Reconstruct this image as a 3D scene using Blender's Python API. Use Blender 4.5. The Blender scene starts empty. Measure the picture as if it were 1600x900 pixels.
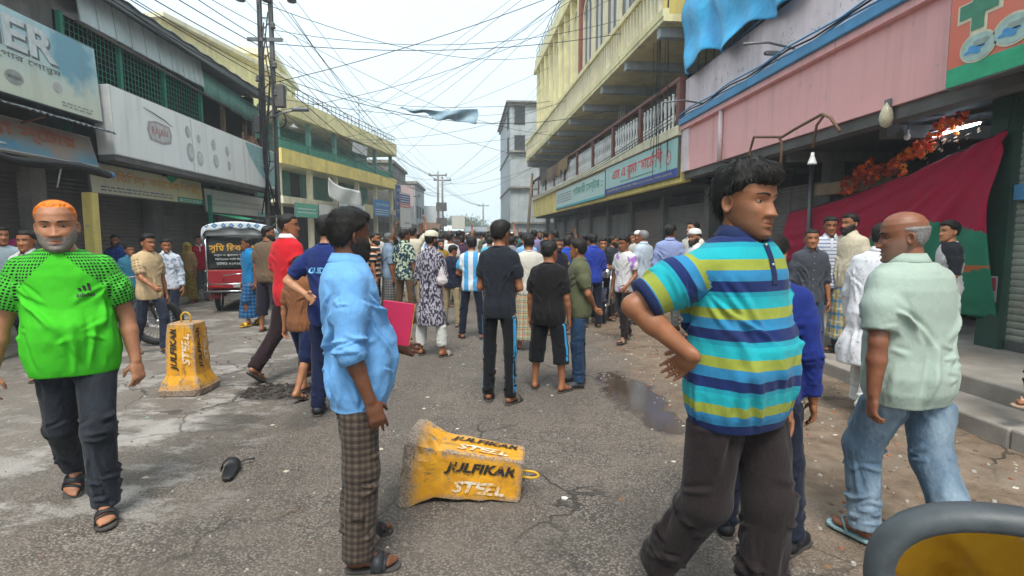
import bpy, bmesh, math, random
import numpy as np
from mathutils import Vector, Matrix, Euler

random.seed(7); RNG = np.random.default_rng(11)
sc = bpy.context.scene
COL = sc.collection
R = math.radians

# ------------------------------------------------------------------ camera
CAM_H = 1.55; FPX = 850.0; PITCH = 5.4; YAW = 3.37          # FPX: focal length in pixels of a 1600 px wide frame
cam = bpy.data.objects.new('camera', bpy.data.cameras.new('camera')); COL.objects.link(cam)
cam.data.sensor_width = 36.0; cam.data.lens = 36.0 * FPX / 1600.0
cam.data.clip_start = 0.03; cam.data.clip_end = 3000
cam.location = (0, 0, CAM_H); cam.rotation_euler = Euler((R(90 - PITCH), 0, R(-YAW)))
sc.camera = cam
# ------------------------------------------------------------------ sky, sun, exposure
SUN_EL, SUN_AZ = 60.0, 186.0
w = bpy.data.worlds.new('World'); sc.world = w; w.use_nodes = True
nt = w.node_tree; bg = nt.nodes['Background']
sky = nt.nodes.new('ShaderNodeTexSky'); sky.sky_type = 'NISHITA'; sky.sun_disc = False
sky.sun_elevation = R(SUN_EL); sky.sun_rotation = R(SUN_AZ); sky.air_density = 1.6; sky.dust_density = 6.0; sky.ozone_density = 1.0
mx = nt.nodes.new('ShaderNodeMix'); mx.data_type = 'RGBA'; mx.inputs[0].default_value = 0.86
mx.inputs[7].default_value = (4.15, 4.95, 5.35, 1)             # even overcast cloud deck
# thick cloud is never quite even
tc = nt.nodes.new('ShaderNodeTexCoord'); cn = nt.nodes.new('ShaderNodeTexNoise'); cn.inputs['Scale'].default_value = 2.2; cn.inputs['Detail'].default_value = 5
cr = nt.nodes.new('ShaderNodeMapRange'); cr.inputs[3].default_value = 0.93; cr.inputs[4].default_value = 1.08
cm = nt.nodes.new('ShaderNodeVectorMath'); cm.operation = 'SCALE'; cm.inputs[0].default_value = (4.15, 4.95, 5.35)
nt.links.new(tc.outputs['Generated'], cn.inputs['Vector']); nt.links.new(cn.outputs[0], cr.inputs[0]); nt.links.new(cr.outputs[0], cm.inputs['Scale'])
nt.links.new(cm.outputs[0], mx.inputs[7])
nt.links.new(sky.outputs[0], mx.inputs[6]); nt.links.new(mx.outputs[2], bg.inputs[0]); bg.inputs[1].default_value = 0.10
sun = bpy.data.objects.new('sun', bpy.data.lights.new('sun', 'SUN')); COL.objects.link(sun)
sun.data.energy = 1.5; sun.data.angle = R(22); sun.data.color = (1.0, 0.97, 0.92)
sun.rotation_euler = Euler((R(90 - SUN_EL), 0, R(180 - SUN_AZ)))
sc.view_settings.view_transform = 'Standard'; sc.view_settings.look = 'None'
sc.view_settings.exposure = 1.42; sc.view_settings.gamma = 1.0; sc.view_settings.use_curve_mapping = False
sc.render.engine = 'CYCLES'
sc.cycles.use_denoising = True; sc.cycles.max_bounces = 8; sc.cycles.diffuse_bounces = 4; sc.cycles.glossy_bounces = 3
sc.cycles.transparent_max_bounces = 8; sc.cycles.use_adaptive_sampling = True; sc.cycles.adaptive_threshold = 0.02

# ------------------------------------------------------------------ photograph pixel -> world
_M = cam.rotation_euler.to_matrix()
def ray(px, py): return _M @ Vector(((px - 800) / FPX, (450 - py) / FPX, -1.0))
def gnd(px, py, h=0.0):
    d = ray(px, py); t = (h - CAM_H) / d.z; return Vector((0, 0, CAM_H)) + d * t
def at_x(px, py, X):
    d = ray(px, py); return Vector((0, 0, CAM_H)) + d * (X / d.x)
def at_y(px, py, Y):
    d = ray(px, py); return Vector((0, 0, CAM_H)) + d * (Y / d.y)

# ------------------------------------------------------------------ mesh helpers
class MB:
    """collects shapes, then builds ONE mesh object"""
    def __init__(s): s.v = []; s.f = []; s.m = []; s.sm = []
    def add(s, vs, fs, mi=0, smooth=False):
        o = len(s.v); s.v += [tuple(p) for p in vs]; s.f += [tuple(i + o for i in f) for f in fs]
        s.m += [mi] * len(fs); s.sm += [smooth] * len(fs); return s
    def box(s, x0, x1, y0, y1, z0, z1, mi=0, b=0.0):
        if b <= 0:
            vs = [(x0,y0,z0),(x1,y0,z0),(x1,y1,z0),(x0,y1,z0),(x0,y0,z1),(x1,y0,z1),(x1,y1,z1),(x0,y1,z1)]
            return s.add(vs, [(0,3,2,1),(4,5,6,7),(0,1,5,4),(1,2,6,5),(2,3,7,6),(3,0,4,7)], mi)
        bm = bmesh.new(); bmesh.ops.create_cube(bm, size=1)
        for v in bm.verts: v.co = Vector(((x0+x1)/2 + v.co.x*(x1-x0), (y0+y1)/2 + v.co.y*(y1-y0), (z0+z1)/2 + v.co.z*(z1-z0)))
        bmesh.ops.bevel(bm, geom=bm.edges[:], offset=b, segments=2, affect='EDGES', profile=.5)
        return s.bm(bm, mi)
    def bm(s, bm, mi=0, smooth=False):
        bm.verts.index_update()
        s.add([v.co.copy() for v in bm.verts], [[v.index for v in f.verts] for f in bm.faces], mi, smooth); bm.free(); return s
    def tube(s, pts, r, n=6, mi=0, cap=True, flat=1.0):
        pts = [Vector(p) for p in pts]; k = len(pts); rr = r if hasattr(r, '__len__') else [r]*k
        d0 = (pts[1]-pts[0]).normalized(); up = Vector((0,0,1)) if abs(d0.z) < .9 else Vector((1,0,0))
        a = d0.cross(up).normalized(); vs = []
        for i, p in enumerate(pts):
            d = (pts[min(i+1,k-1)] - pts[max(i-1,0)]).normalized()
            a = (a - d*a.dot(d)).normalized(); b = d.cross(a)
            for j in range(n):
                t = 2*math.pi*j/n; vs.append(p + (a*math.cos(t) + b*math.sin(t)*flat)*rr[i])
        fs = [(i*n+j, i*n+(j+1)%n, (i+1)*n+(j+1)%n, (i+1)*n+j) for i in range(k-1) for j in range(n)]
        if cap: fs += [tuple(range(n))[::-1], tuple((k-1)*n+j for j in range(n))]
        return s.add(vs, fs, mi, True)
    def lathe(s, prof, c=(0,0,0), n=16, mi=0, axis='z', smooth=True, ring=False):
        if ring: prof = list(prof)+[prof[0]]
        vs = []; k = len(prof)
        for (r, z) in prof:
            for j in range(n):
                t = 2*math.pi*j/n; q = (r*math.cos(t), r*math.sin(t), z)
                if axis == 'x': q = (q[2], q[0], q[1])
                if axis == 'y': q = (q[1], q[2], q[0])
                vs.append((q[0]+c[0], q[1]+c[1], q[2]+c[2]))
        fs = [(i*n+j, i*n+(j+1)%n, (i+1)*n+(j+1)%n, (i+1)*n+j) for i in range(k-1) for j in range(n)]
        if not ring: fs += [tuple(range(n))[::-1], tuple((k-1)*n+j for j in range(n))]
        return s.add(vs, fs, mi, smooth)
    def prism(s, poly, z0, z1, mi=0, fn=None):
        """poly in (a,b); extruded along third axis; fn(a,b,c) -> point"""
        fn = fn or (lambda a, b, c: (a, b, c)); n = len(poly)
        vs = [fn(a, b, z0) for a, b in poly] + [fn(a, b, z1) for a, b in poly]
        fs = [tuple(range(n))[::-1], tuple(range(n, 2*n))] + [(i, (i+1)%n, n+(i+1)%n, n+i) for i in range(n)]
        return s.add(vs, fs, mi)
    def grid(s, fn, nu, nv, mi=0, smooth=True, th=0.0):
        vs = [Vector(fn(i/nu, j/nv)) for j in range(nv+1) for i in range(nu+1)]
        fs = [(j*(nu+1)+i, j*(nu+1)+i+1, (j+1)*(nu+1)+i+1, (j+1)*(nu+1)+i) for j in range(nv) for i in range(nu)]
        return s.add(vs, fs, mi, smooth)
    def mesh(s, name, mats):
        me = bpy.data.meshes.new(name); me.from_pydata(s.v, [], s.f)
        me.polygons.foreach_set('material_index', s.m); me.polygons.foreach_set('use_smooth', s.sm)
        for m in (mats if isinstance(mats, (list, tuple)) else [mats]): me.materials.append(m)
        me.update(); return me
    def build(s, name, mats, parent=None, loc=None, rot=None):
        return obj(name, s.mesh(name, mats), parent, loc, rot)

def obj(name, me, parent=None, loc=None, rot=None):
    o = bpy.data.objects.new(name, me); COL.objects.link(o)
    if parent: o.parent = parent
    if loc is not None: o.location = loc
    if rot is not None: o.rotation_euler = rot
    return o
def tag(o, label=None, cat=None, group=None, kind=None):
    if label: o['label'] = label
    if cat: o['category'] = cat
    if group: o['group'] = group
    if kind: o['kind'] = kind
    return o
def thing(name, label, cat, loc=(0,0,0), rz=0, group=None):
    o = bpy.data.objects.new(name, None); COL.objects.link(o); o.location = loc; o.rotation_euler = (0,0,rz)
    return tag(o, label, cat, group)
def copy_tree(o, parent=None):
    c = o.copy(); COL.objects.link(c); c.parent = parent
    for ch in o.children: copy_tree(ch, c)
    return c
def solidify(o, th, off=0.0):
    m = o.modifiers.new('thickness', 'SOLIDIFY'); m.thickness = th; m.offset = off; return o

# ------------------------------------------------------------------ lettering (flat print): font curve -> mesh, in the local XZ plane
def text_mesh(body, size=1.0, w=None, bold=0.0, shear=0.0, spacing=1.0, h=None, mat=None, xf=None):
    c = bpy.data.curves.new('lettering', 'FONT'); c.body = body; c.size = 1.0; c.align_x = 'CENTER'; c.align_y = 'CENTER'
    c.offset = bold; c.shear = shear; c.space_character = spacing; c.resolution_u = 3
    o = bpy.data.objects.new('lettering', c)
    me0 = o.to_mesh(); n = len(me0.vertices); co = np.zeros(n*3); me0.vertices.foreach_get('co', co); co = co.reshape(-1,3)
    fs = [tuple(p.vertices) for p in me0.polygons]; o.to_mesh_clear()
    bpy.data.objects.remove(o); bpy.data.curves.remove(c)
    lo, hi = co.min(0), co.max(0); co -= (lo+hi)/2
    sx = sz = size
    if w: sx = w/(hi[0]-lo[0])
    if h: sz = h/(hi[1]-lo[1])
    elif w: sz = sx
    if h and not w: sx = sz
    pts = [(x*sx, 0.0, y*sz) for x, y, _ in co]
    if xf: pts = [xf(*p) for p in pts]
    me = bpy.data.meshes.new('lettering'); me.from_pydata(pts, [], fs)
    if mat: me.materials.append(mat)
    me.update(); return me
def text(body, parent, loc, rz=0.0, mat=None, rot=None, **k):
    """faces local -Y before rotation rz"""
    return obj('lettering', text_mesh(body, mat=mat, **k), parent, loc, rot or (0,0,rz))

# ------------------------------------------------------------------ material helpers
MATS = {}
class NT:
    def __init__(s, mat): s.t = mat.node_tree; s.b = s.t.nodes['Principled BSDF']; s.out = s.t.nodes['Material Output']
    def n(s, typ, props=None, **ins):
        nd = s.t.nodes.new('ShaderNode' + typ)
        for k, v in (props or {}).items(): setattr(nd, k, v)
        for k, v in ins.items():
            key = int(k[1:]) if k[0] == '_' else k.replace('__', ' ')
            s.put(nd.inputs[key], v)
        return nd
    def put(s, sock, v):
        if isinstance(v, bpy.types.NodeSocket): s.t.links.new(v, sock)
        elif isinstance(v, bpy.types.Node): s.t.links.new(v.outputs[0], sock)
        else:
            if hasattr(v, '__len__') and len(v) == 3 and len(getattr(sock, 'default_value', v)) == 4: v = (*v, 1)
            sock.default_value = v
    def mix(s, f, a, b, mode='MIX'):
        m = s.n('Mix', dict(data_type='RGBA', blend_type=mode)); s.put(m.inputs[0], f); s.put(m.inputs[6], a); s.put(m.inputs[7], b); return m.outputs[2]
    def math(s, op, a, b=0.0, c=None):
        m = s.n('Math', dict(operation=op)); s.put(m.inputs[0], a); s.put(m.inputs[1], b)
        if c is not None: s.put(m.inputs[2], c)
        return m.outputs[0]
    def rng(s, v, a, b, c=0.0, d=1.0):
        m = s.n('MapRange'); s.put(m.inputs[0], v)
        for i, x in enumerate((a, b, c, d)): s.put(m.inputs[1+i], x)
        return m.outputs[0]
    def noise(s, vec, scale, detail=4, rough=.55): return s.n('TexNoise', Vector=vec, Scale=scale, Detail=detail, Roughness=rough).outputs[0]
    def mapv(s, vec, sc=(1,1,1), loc=(0,0,0), rot=(0,0,0)): return s.n('Mapping', Vector=vec, Scale=sc, Location=loc, Rotation=rot).outputs[0]
    def coord(s, k='Object'): return s.n('TexCoord').outputs[k]
    def attr(s, name): return s.n('Attribute', dict(attribute_name=name))
    def bump(s, h, strength=.3, dist=.01, normal=None):
        b = s.n('Bump', Height=h, Strength=strength, Distance=dist)
        if normal is not None: s.put(b.inputs['Normal'], normal)
        return b.outputs[0]
    def set(s, **k):
        for kk, v in k.items(): s.put(s.b.inputs[kk.replace('__', ' ')], v)
def newmat(name):
    m = bpy.data.materials.new(name); m.use_nodes = True; return m, NT(m)
def mul(c, k): return tuple(min(1, x*k) for x in c)

def pm(name, col, rough=.75, var=.12, scale=5, bump=.15, bscale=60, grime=0.0, gcol=(.05,.045,.04), gscale=1.2, streak=0.0, metal=0.0, spec=.35, world=True, chip=0.0, chipcol=(.35,.33,.3)):
    """painted / plastered / metal surface: colour drift, grime patches, run-down streaks, chips, fine bump"""
    if name in MATS: return MATS[name]
    m, t = newmat(name)
    P = t.n('NewGeometry').outputs['Position'] if world else t.coord('Object')
    n1 = t.noise(P, scale, 5)
    c = t.mix(t.rng(n1, .3, .7), mul(col, 1-var), mul(col, 1+var))
    if chip > 0:
        k = t.rng(t.noise(P, gscale*6, 6, .7), .66-.2*chip, .69-.2*chip); c = t.mix(k, c, chipcol)
    if grime > 0:
        g = t.rng(t.noise(P, gscale, 6, .65), .42, .78, 0, grime); c = t.mix(g, c, gcol)
    if streak > 0:
        sv = t.mapv(P, (3.2, 3.2, .22)); g = t.rng(t.noise(sv, 1.0, 6, .65), .50, .80, 0, streak); c = t.mix(g, c, gcol)
        sv = t.mapv(P, (11, 11, .5), (7, 3, 1)); g = t.math('MULTIPLY', t.rng(t.noise(sv, 1.0, 4, .6), .60, .74, 0, streak), t.rng(t.noise(P, .8, 4), .42, .62)); c = t.mix(g, c, mul(gcol, .75))
    t.set(Base__Color=c, Roughness=t.rng(n1, .3, .7, max(0,rough-.08), min(1,rough+.08)), Metallic=metal)
    t.b.inputs['Specular IOR Level'].default_value = spec
    if bump > 0: t.set(Normal=t.bump(t.noise(P, bscale, 4), bump, .006))
    MATS[name] = m; return m
def emit(name, col, s):
    m, t = newmat(name); t.set(Base__Color=col, Emission__Color=col, Emission__Strength=s); return m
def flat(name, col, rough=.6, spec=.4, metal=0):
    key = ('flat', name)
    if key in MATS: return MATS[key]
    m, t = newmat(name); n = t.noise(t.coord('Object'), 40, 3); t.set(Base__Color=t.mix(t.rng(n, .3, .7), mul(col, .82), mul(col, 1.12)), Roughness=rough, Metallic=metal); t.b.inputs['Specular IOR Level'].default_value = spec
    MATS[key] = m; return m

def V(*a): return np.array(a, float)
# =================================================================== GROUND
def ground_mat():
    m, t = newmat('worn_asphalt'); P = t.n('NewGeometry').outputs['Position']; sp = t.n('SeparateXYZ', Vector=P); X, Y = sp.outputs[0], sp.outputs[1]
    big = t.noise(P, .55, 5, .6); mid = t.noise(P, 2.6, 6, .65)
    agg = t.n('TexVoronoi', Vector=P, Scale=70.0); agg2 = t.n('TexVoronoi', Vector=P, Scale=34.0)
    stone = t.mix(t.rng(t.n('SeparateColor', Color=agg.outputs['Color']).outputs[0], .25, .95), (.088, .070, .055), (.31, .262, .215))
    st2 = t.mix(t.rng(t.n('SeparateColor', Color=agg2.outputs['Color']).outputs[1], .35, 1.0), stone, (.275, .238, .20))
    binder = (.062, .052, .044)
    c = t.mix(t.rng(agg.outputs[0], .36, .62), st2, binder)
    c = t.mix(t.rng(mid, .38, .66, 0, .6), c, (.19, .157, .126))          # fine dust film
    c = t.mix(t.rng(big, .35, .7, .0, .62), c, (.080, .069, .060))
    # trodden earth and litter dust along the right-hand side
    edge = t.math('ADD', X, t.math('MULTIPLY', t.math('SUBTRACT', t.noise(P, .9, 5, .6), .5), 1.6))
    dirt = t.rng(edge, 1.35, 2.1); ew = t.noise(P, 5.5, 7, .68)
    earth = t.mix(t.rng(ew, .32, .68), (.105, .067, .040), (.245, .18, .122)); earth = t.mix(t.rng(t.noise(P, 1.6, 5), .5, .75, 0, .5), earth, (.28, .235, .18))
    c = t.mix(t.math('MULTIPLY', dirt, .9), c, earth)
    # pale cement smears along the left-hand side and where the barriers are dragged
    le = t.math('ADD', t.math('MULTIPLY', X, -1.0), t.math('MULTIPLY', t.math('SUBTRACT', t.noise(P, .7, 5), .5), 2.4))
    sm = t.noise(t.mapv(P, (.9, 1.5, 1), rot=(0, 0, .6)), 1.5, 8, .74)
    pale = t.math('MULTIPLY', t.rng(le, 1.5, 2.6), t.rng(sm, .50, .58)); c = t.mix(t.math('MULTIPLY', pale, .75), c, (.46, .44, .41))
    film = t.rng(le, 1.9, 3.4, 0, .5); c = t.mix(film, c, (.23, .205, .175))
    # damp: puddle left of the kerb and dark wet mud near the standing barrier
    def patch(cx, cy, rx, ry, rot):
        v = t.mapv(t.n('VectorMath', dict(operation='SUBTRACT'), _0=P, _1=(cx, cy, 0)).outputs[0], (1, 1, 0), rot=(0, 0, rot)); v = t.n('VectorMath', dict(operation='DIVIDE'), _0=v, _1=(rx, ry, 1)).outputs[0]
        r = t.n('VectorMath', dict(operation='LENGTH'), _0=v).outputs['Value']
        return t.math('ADD', r, t.math('MULTIPLY', t.math('SUBTRACT', t.noise(P, 3.2, 6, .6), .5), 1.5))
    pa = [gnd(985, 612), gnd(1035, 655), gnd(940, 585)]
    w1 = t.rng(patch(pa[0].x, pa[0].y, .32, .95, .0), 1.0, .72); w2 = t.rng(patch(pa[1].x, pa[1].y, .22, .38, .1), 1.0, .75)
    wet = t.math('MAXIMUM', w1, w2)
    b = gnd(432, 612); b2 = gnd(360, 660); b3 = gnd(495, 640)
    mud = t.math('MAXIMUM', t.rng(patch(b.x, b.y, .34, .30, .2), 1.0, .75), t.math('MAXIMUM', t.rng(patch(b2.x, b2.y, .30, .2, .1), 1.0, .85, 0, .6), t.rng(patch(b3.x, b3.y, .25, .55, .1), 1.0, .7, 0, .5)))
    c = t.mix(t.math('MULTIPLY', mud, .8), c, (.032, .026, .022)); c = t.mix(t.math('MULTIPLY', wet, .88), c, (.050, .036, .026))
    # stains, spit and oil spots
    so = t.n('TexVoronoi', Vector=P, Scale=1.7); c = t.mix(t.rng(so.outputs[0], .16, .05, 0, .45), c, (.05, .042, .036))
    # crazed cracks, patched in places, and dark tyre-worn lanes
    wv = t.n('VectorMath', dict(operation='ADD'), _0=P, _1=t.n('VectorMath', dict(operation='SCALE'), _0=t.n('TexNoise', Vector=P, Scale=2.2, Detail=4).outputs['Color'], Scale=.55).outputs[0]).outputs[0]
    ck = t.n('TexVoronoi', dict(feature='DISTANCE_TO_EDGE'), Vector=wv, Scale=1.15); crack = t.math('MULTIPLY', t.rng(ck.outputs[0], .016, .005), t.rng(t.noise(P, .45, 3), .46, .58)); c = t.mix(t.math('MULTIPLY', crack, .8), c, (.03, .026, .022))
    lane = t.math('MULTIPLY', t.rng(t.noise(t.mapv(P, (1.1, .10, 1)), 1.4, 5, .6), .50, .70, 0, .45), t.math('SUBTRACT', 1.0, dirt)); c = t.mix(lane, c, (.070, .060, .052))
    rough = t.mix(wet, t.rng(mid, .3, .7, .78, .92), (.05, .05, .05)); rough = t.mix(t.math('MULTIPLY', mud, .7), rough, (.35, .35, .35))
    h = t.math('ADD', t.math('MULTIPLY', agg.outputs[0], -.8), t.math('MULTIPLY', mid, .9)); h = t.math('ADD', h, t.math('MULTIPLY', t.math('MULTIPLY', dirt, ew), 1.6)); h = t.math('SUBTRACT', h, t.math('MULTIPLY', crack, 1.5))
    h = t.math('MULTIPLY', h, t.math('SUBTRACT', 1.0, t.math('MULTIPLY', wet, .97)))
    t.set(Base__Color=c, Roughness=rough, Normal=t.bump(h, .75, .012)); t.b.inputs['Specular IOR Level'].default_value = .4
    return m
mb = MB()
def gz(x, y):                                               # road sags a little to the gutters
    return -.035*max(0, min(1, (x-.6)/3.0)) + .012*math.sin(x*1.3+.5)*math.sin(y*.55)*(1 if y < 60 else 0)
xs = [-900, -200, -60, -30, -16] + [-12+.5*i for i in range(41)] + [10, 16, 40, 120, 900]; ys = [-200, -40, -15] + [-6+.6*i for i in range(105)] + [64, 80, 120, 250, 900, 2400]
vs = [(x, y, (gz(x, y) if -12 < x < 9 and -6 < y < 57 else 0)) for y in ys for x in xs]; nx = len(xs)
mb.add(vs, [(j*nx+i, j*nx+i+1, (j+1)*nx+i+1, (j+1)*nx+i) for j in range(len(ys)-1) for i in range(nx-1)], 0, True)
tag(mb.build('road', ground_mat()), 'grey-brown worn asphalt street with dirt along one side', None, None, 'structure')

# =================================================================== shared surfaces
M = dict(
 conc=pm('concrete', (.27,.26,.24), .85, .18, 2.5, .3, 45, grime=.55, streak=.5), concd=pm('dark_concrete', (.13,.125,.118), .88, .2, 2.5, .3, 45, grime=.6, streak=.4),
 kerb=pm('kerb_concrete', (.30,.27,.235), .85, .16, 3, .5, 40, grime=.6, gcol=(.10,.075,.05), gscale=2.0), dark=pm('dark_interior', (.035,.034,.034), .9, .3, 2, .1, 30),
 shut=pm('shutter_grey', (.135,.125,.118), .5, .12, 2.0, .08, 50, grime=.7, streak=.6, metal=.25), shutg=pm('shutter_pale_green', (.40,.42,.36), .45, .10, 2.0, .06, 50, grime=.45, gcol=(.12,.10,.07), streak=.5, metal=.2),
 steel=pm('grey_steel', (.16,.165,.17), .5, .15, 4, .1, 60, grime=.4, metal=.5), black=pm('black_rubber', (.018,.018,.019), .6, .1, 8, .05, 60),
 green=pm('green_paint', (.04,.26,.18), .55, .14, 4, .08, 60, grime=.5), teal=pm('teal_wall', (.14,.36,.31), .7, .12, 1.4, .1, 40, grime=.3, streak=.35), tealg=pm('teal_glass', (.10,.31,.26), .15, .1, 1.2, .0, 40),
 yellow=pm('yellow_paint', (.80,.64,.20), .75, .08, 1.5, .12, 50, grime=.45, gcol=(.24,.18,.09), streak=.65, chip=.1, chipcol=(.5,.46,.36)), yelp=pm('pale_yellow_paint', (.78,.70,.38), .75, .08, 1.5, .12, 50, grime=.4, gcol=(.22,.20,.13), streak=.55),
 cream=pm('cream_paint', (.74,.69,.50), .75, .08, 2.2, .12, 50, grime=.35, gcol=(.2,.18,.13), streak=.4), white=pm('white_weathered', (.62,.62,.60), .6, .06, 2.2, .1, 50, grime=.35, gcol=(.26,.25,.22), streak=.3),
 balw=pm('baluster_white', (.70,.70,.68), .65, .1, 4, .1, 60, grime=.5, gcol=(.18,.17,.15)), brown=pm('red_brown_paint', (.17,.06,.045), .65, .15, 3, .1, 60, grime=.4), brick=pm('brick_red_trim', (.27,.075,.05), .75, .12, 4, .15, 50, grime=.3),
 pink=pm('pink_paint', (.86,.44,.43), .75, .06, 1.2, .08, 50, grime=.35, gcol=(.42,.24,.21), streak=.6, chip=.12, chipcol=(.55,.42,.38)), pinkw=pm('pinkish_white_plaster', (.76,.64,.65), .8, .08, 1.4, .15, 40, grime=.45, gcol=(.30,.25,.25), streak=.55, chip=.25, chipcol=(.36,.33,.31)),
 blue=pm('blue_paint', (.09,.30,.54), .6, .12, 3, .1, 50, grime=.35, gcol=(.04,.08,.12), streak=.3), roof=pm('grey_roof_sheet', (.21,.235,.245), .55, .1, 2, .08, 50, grime=.4, streak=.2, metal=.3),
 panw=pm('pale_roof_panel', (.60,.70,.71), .4, .08, 2, .05, 50, grime=.35, streak=.35), pang=pm('pale_green_panel', (.20,.40,.34), .5, .1, 2, .05, 50, grime=.35, streak=.45), grw=pm('grey_blue_plaster', (.42,.46,.48), .85, .1, 1.0, .15, 40, grime=.5, gcol=(.15,.15,.15), streak=.6),
 rust=pm('rusty_steel', (.16,.09,.055), .7, .25, 6, .2, 60), wood=pm('weathered_wood', (.20,.14,.09), .8, .2, 5, .2, 60, grime=.3))
def ink(name, col, rough=.6):
    k = 'ink_'+name
    if k not in MATS:
        m, t = newmat(k); n = t.noise(t.n('NewGeometry').outputs['Position'], 9, 5, .6); t.set(Base__Color=t.mix(t.rng(n, .35, .7), mul(col, .8), mul(col, 1.1)), Roughness=rough); MATS[k] = m
    return MATS[k]
def bn(s):                                                  # Bengali in reading order -> drawing order for the pre-base vowel signs
    out = []
    for ch in s:
        if ch in 'িেৈ' and out:
            i = len(out)-1
            while i >= 2 and out[i-1] == '্': i -= 2
            out.insert(i, ch)
        elif ch == 'ো' and out: out.insert(len(out)-1, 'ে'); out.append('া')
        else: out.append(ch)
    return ''.join(out)

# facing: a frame with u along the wall, v out of it, origin at p; everything local, rz turns it
def frame_rz(p0, p1): return math.atan2(p1[1]-p0[1], p1[0]-p0[0])

def corr_sheet(mb, x0, x1, z0, z1, pitch=.075, amp=.014, y=0, mi=0, vert=True, n=None):
    """corrugated sheet facing -y; vert = ribs run up and down"""
    n = n or max(4, int((x1-x0)/pitch*4)) if vert else max(4, int((z1-z0)/pitch*4))
    vs = []
    for i in range(n+1):
        s_ = i/n; o = y+amp*math.sin(2*math.pi*s_*((x1-x0) if vert else (z1-z0))/pitch)
        if vert: vs += [(x0+(x1-x0)*s_, o, z0), (x0+(x1-x0)*s_, o, z1)]
        else: vs += [(x0, o, z0+(z1-z0)*s_), (x1, o, z0+(z1-z0)*s_)]
    mb.add(vs, [(2*i, 2*i+2, 2*i+3, 2*i+1) if vert else (2*i, 2*i+1, 2*i+3, 2*i+2) for i in range(n)], mi, True)
def shutter(parent, x0, x1, z0, z1, y, mat, label=None, slat=.075):
    mb = MB(); corr_sheet(mb, x0, x1, z0+.08, z1, slat, .010, y, 0, False); o = mb.build('rolling_shutter', mat, parent)
    MB().box(x0, x1, y-.035, y+.02, z0, z0+.085).build('bottom_rail', M['steel'], o); return o
def sign_box(name, label, p0, p1, z0, z1, depth, mat, side=None, cat='sign', tilt=0.0, frame=None, group=None):
    """sign board hung along p0 -> p1 (ground points, left to right as read); local x along, -y toward the reader"""
    L = math.hypot(p1[0]-p0[0], p1[1]-p0[1]); t = thing(name, label, cat, (p0[0], p0[1], z0), frame_rz(p0, p1), group); t.rotation_euler[0] = tilt
    MB().box(0, L, 0, depth, 0, z1-z0, 0, .012).build('panel', side or M['steel'], t)
    f = MB().add([(.02, -.003, .02), (L-.02, -.003, .02), (L-.02, -.003, z1-z0-.02), (.02, -.003, z1-z0-.02)], [(0, 1, 2, 3)]).build('sign_face', mat, t)
    return t, f, L, z1-z0
def patchq(parent, name, x0, x1, z0, z1, mat, y=-.006):
    return MB().add([(x0, y, z0), (x1, y, z0), (x1, y, z1), (x0, y, z1)], [(0, 1, 2, 3)]).build(name, mat, parent)
def blob(parent, name, cx, cz, rx, rz, mat, y=-.008, n=28, fn=None):
    vs = [(cx+rx*math.cos(2*math.pi*i/n)*(fn(i/n) if fn else 1), y, cz+rz*math.sin(2*math.pi*i/n)*(fn(i/n) if fn else 1)) for i in range(n)]
    return MB().add(vs, [tuple(range(n))]).build(name, mat, parent)
def faded_sign(name, c1, c2, axis='z', lo=0, hi=1, blot=None, rough=.35):
    """printed sheet whose ground colour drifts along local axis, sun-bleached in patches"""
    if name in MATS: return MATS[name]
    m, t = newmat(name); P = t.coord('Object'); sp = t.n('SeparateXYZ', Vector=P); v = sp.outputs['XYZ'.index(axis.upper())]
    n = t.noise(P, 2.3, 5); f = t.rng(t.math('ADD', v, t.math('MULTIPLY', t.math('SUBTRACT', n, .5), (hi-lo)*.5)), lo, hi); c = t.mix(f, c1, c2)
    if blot:
        bx_, bz_, r_, bc = blot; d = t.n('VectorMath', dict(operation='DISTANCE'), _0=t.mapv(P, (1, 0, 1)), _1=(bx_, 0, bz_)).outputs['Value']; d = t.math('ADD', d, t.math('MULTIPLY', t.math('SUBTRACT', t.noise(P, 4.5, 5), .5), r_*1.1)); c = t.mix(t.rng(d, r_, r_*.55), c, bc)
    g = t.rng(t.noise(t.mapv(P, (4, 4, .5)), 1.0, 6, .65), .5, .8, 0, .35); c = t.mix(g, c, (.25, .23, .2))
    t.set(Base__Color=c, Roughness=rough); MATS[name] = m; return m
def rules(parent, x0, x1, z, n, mat, h=.022, gap=.05, y=-.008, seed=1):
    """lines of print too small to read: short word-length bars on a sign"""
    r = random.Random(seed); mb = MB()
    for k in range(n):
        x = x0
        while x < x1-.03:
            w_ = r.uniform(.05, .16); mb.add([(x, y, z-k*gap), (min(x+w_, x1), y, z-k*gap), (min(x+w_, x1), y, z-k*gap+h*r.uniform(.7, 1)), (x, y, z-k*gap+h*.9)], [(0, 1, 2, 3)]); x += w_+r.uniform(.02, .05)
    return tag(mb.build('small_print', mat, parent), kind='stuff')

# =================================================================== LEFT: two-storey shop row with sheet roof
LX = -7.3
lb = thing('shop_row', 'long two-storey shop row with grey sheet roof and green wire grille over big signboards', 'building', (LX, -4, 0), R(90))
# local: x runs down the street, -y toward the street
LL = 22.6
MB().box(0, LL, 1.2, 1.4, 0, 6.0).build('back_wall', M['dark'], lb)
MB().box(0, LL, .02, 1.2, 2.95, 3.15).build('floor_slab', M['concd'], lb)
MB().box(0, LL, -.45, .6, 0, .14, 0, .02).build('step', M['kerb'], lb)
MB().box(LL-.25, LL, .0, 5, 0, 6.0).build('end_wall', M['concd'], lb)
MB().box(0, 13.9, .03, .25, 3.15, 4.9).build('wall', M['concd'], lb)
MB().box(0, 14.1, -.05, .3, 4.9, 5.8).build('stained_wall', M['conc'], lb)
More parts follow.
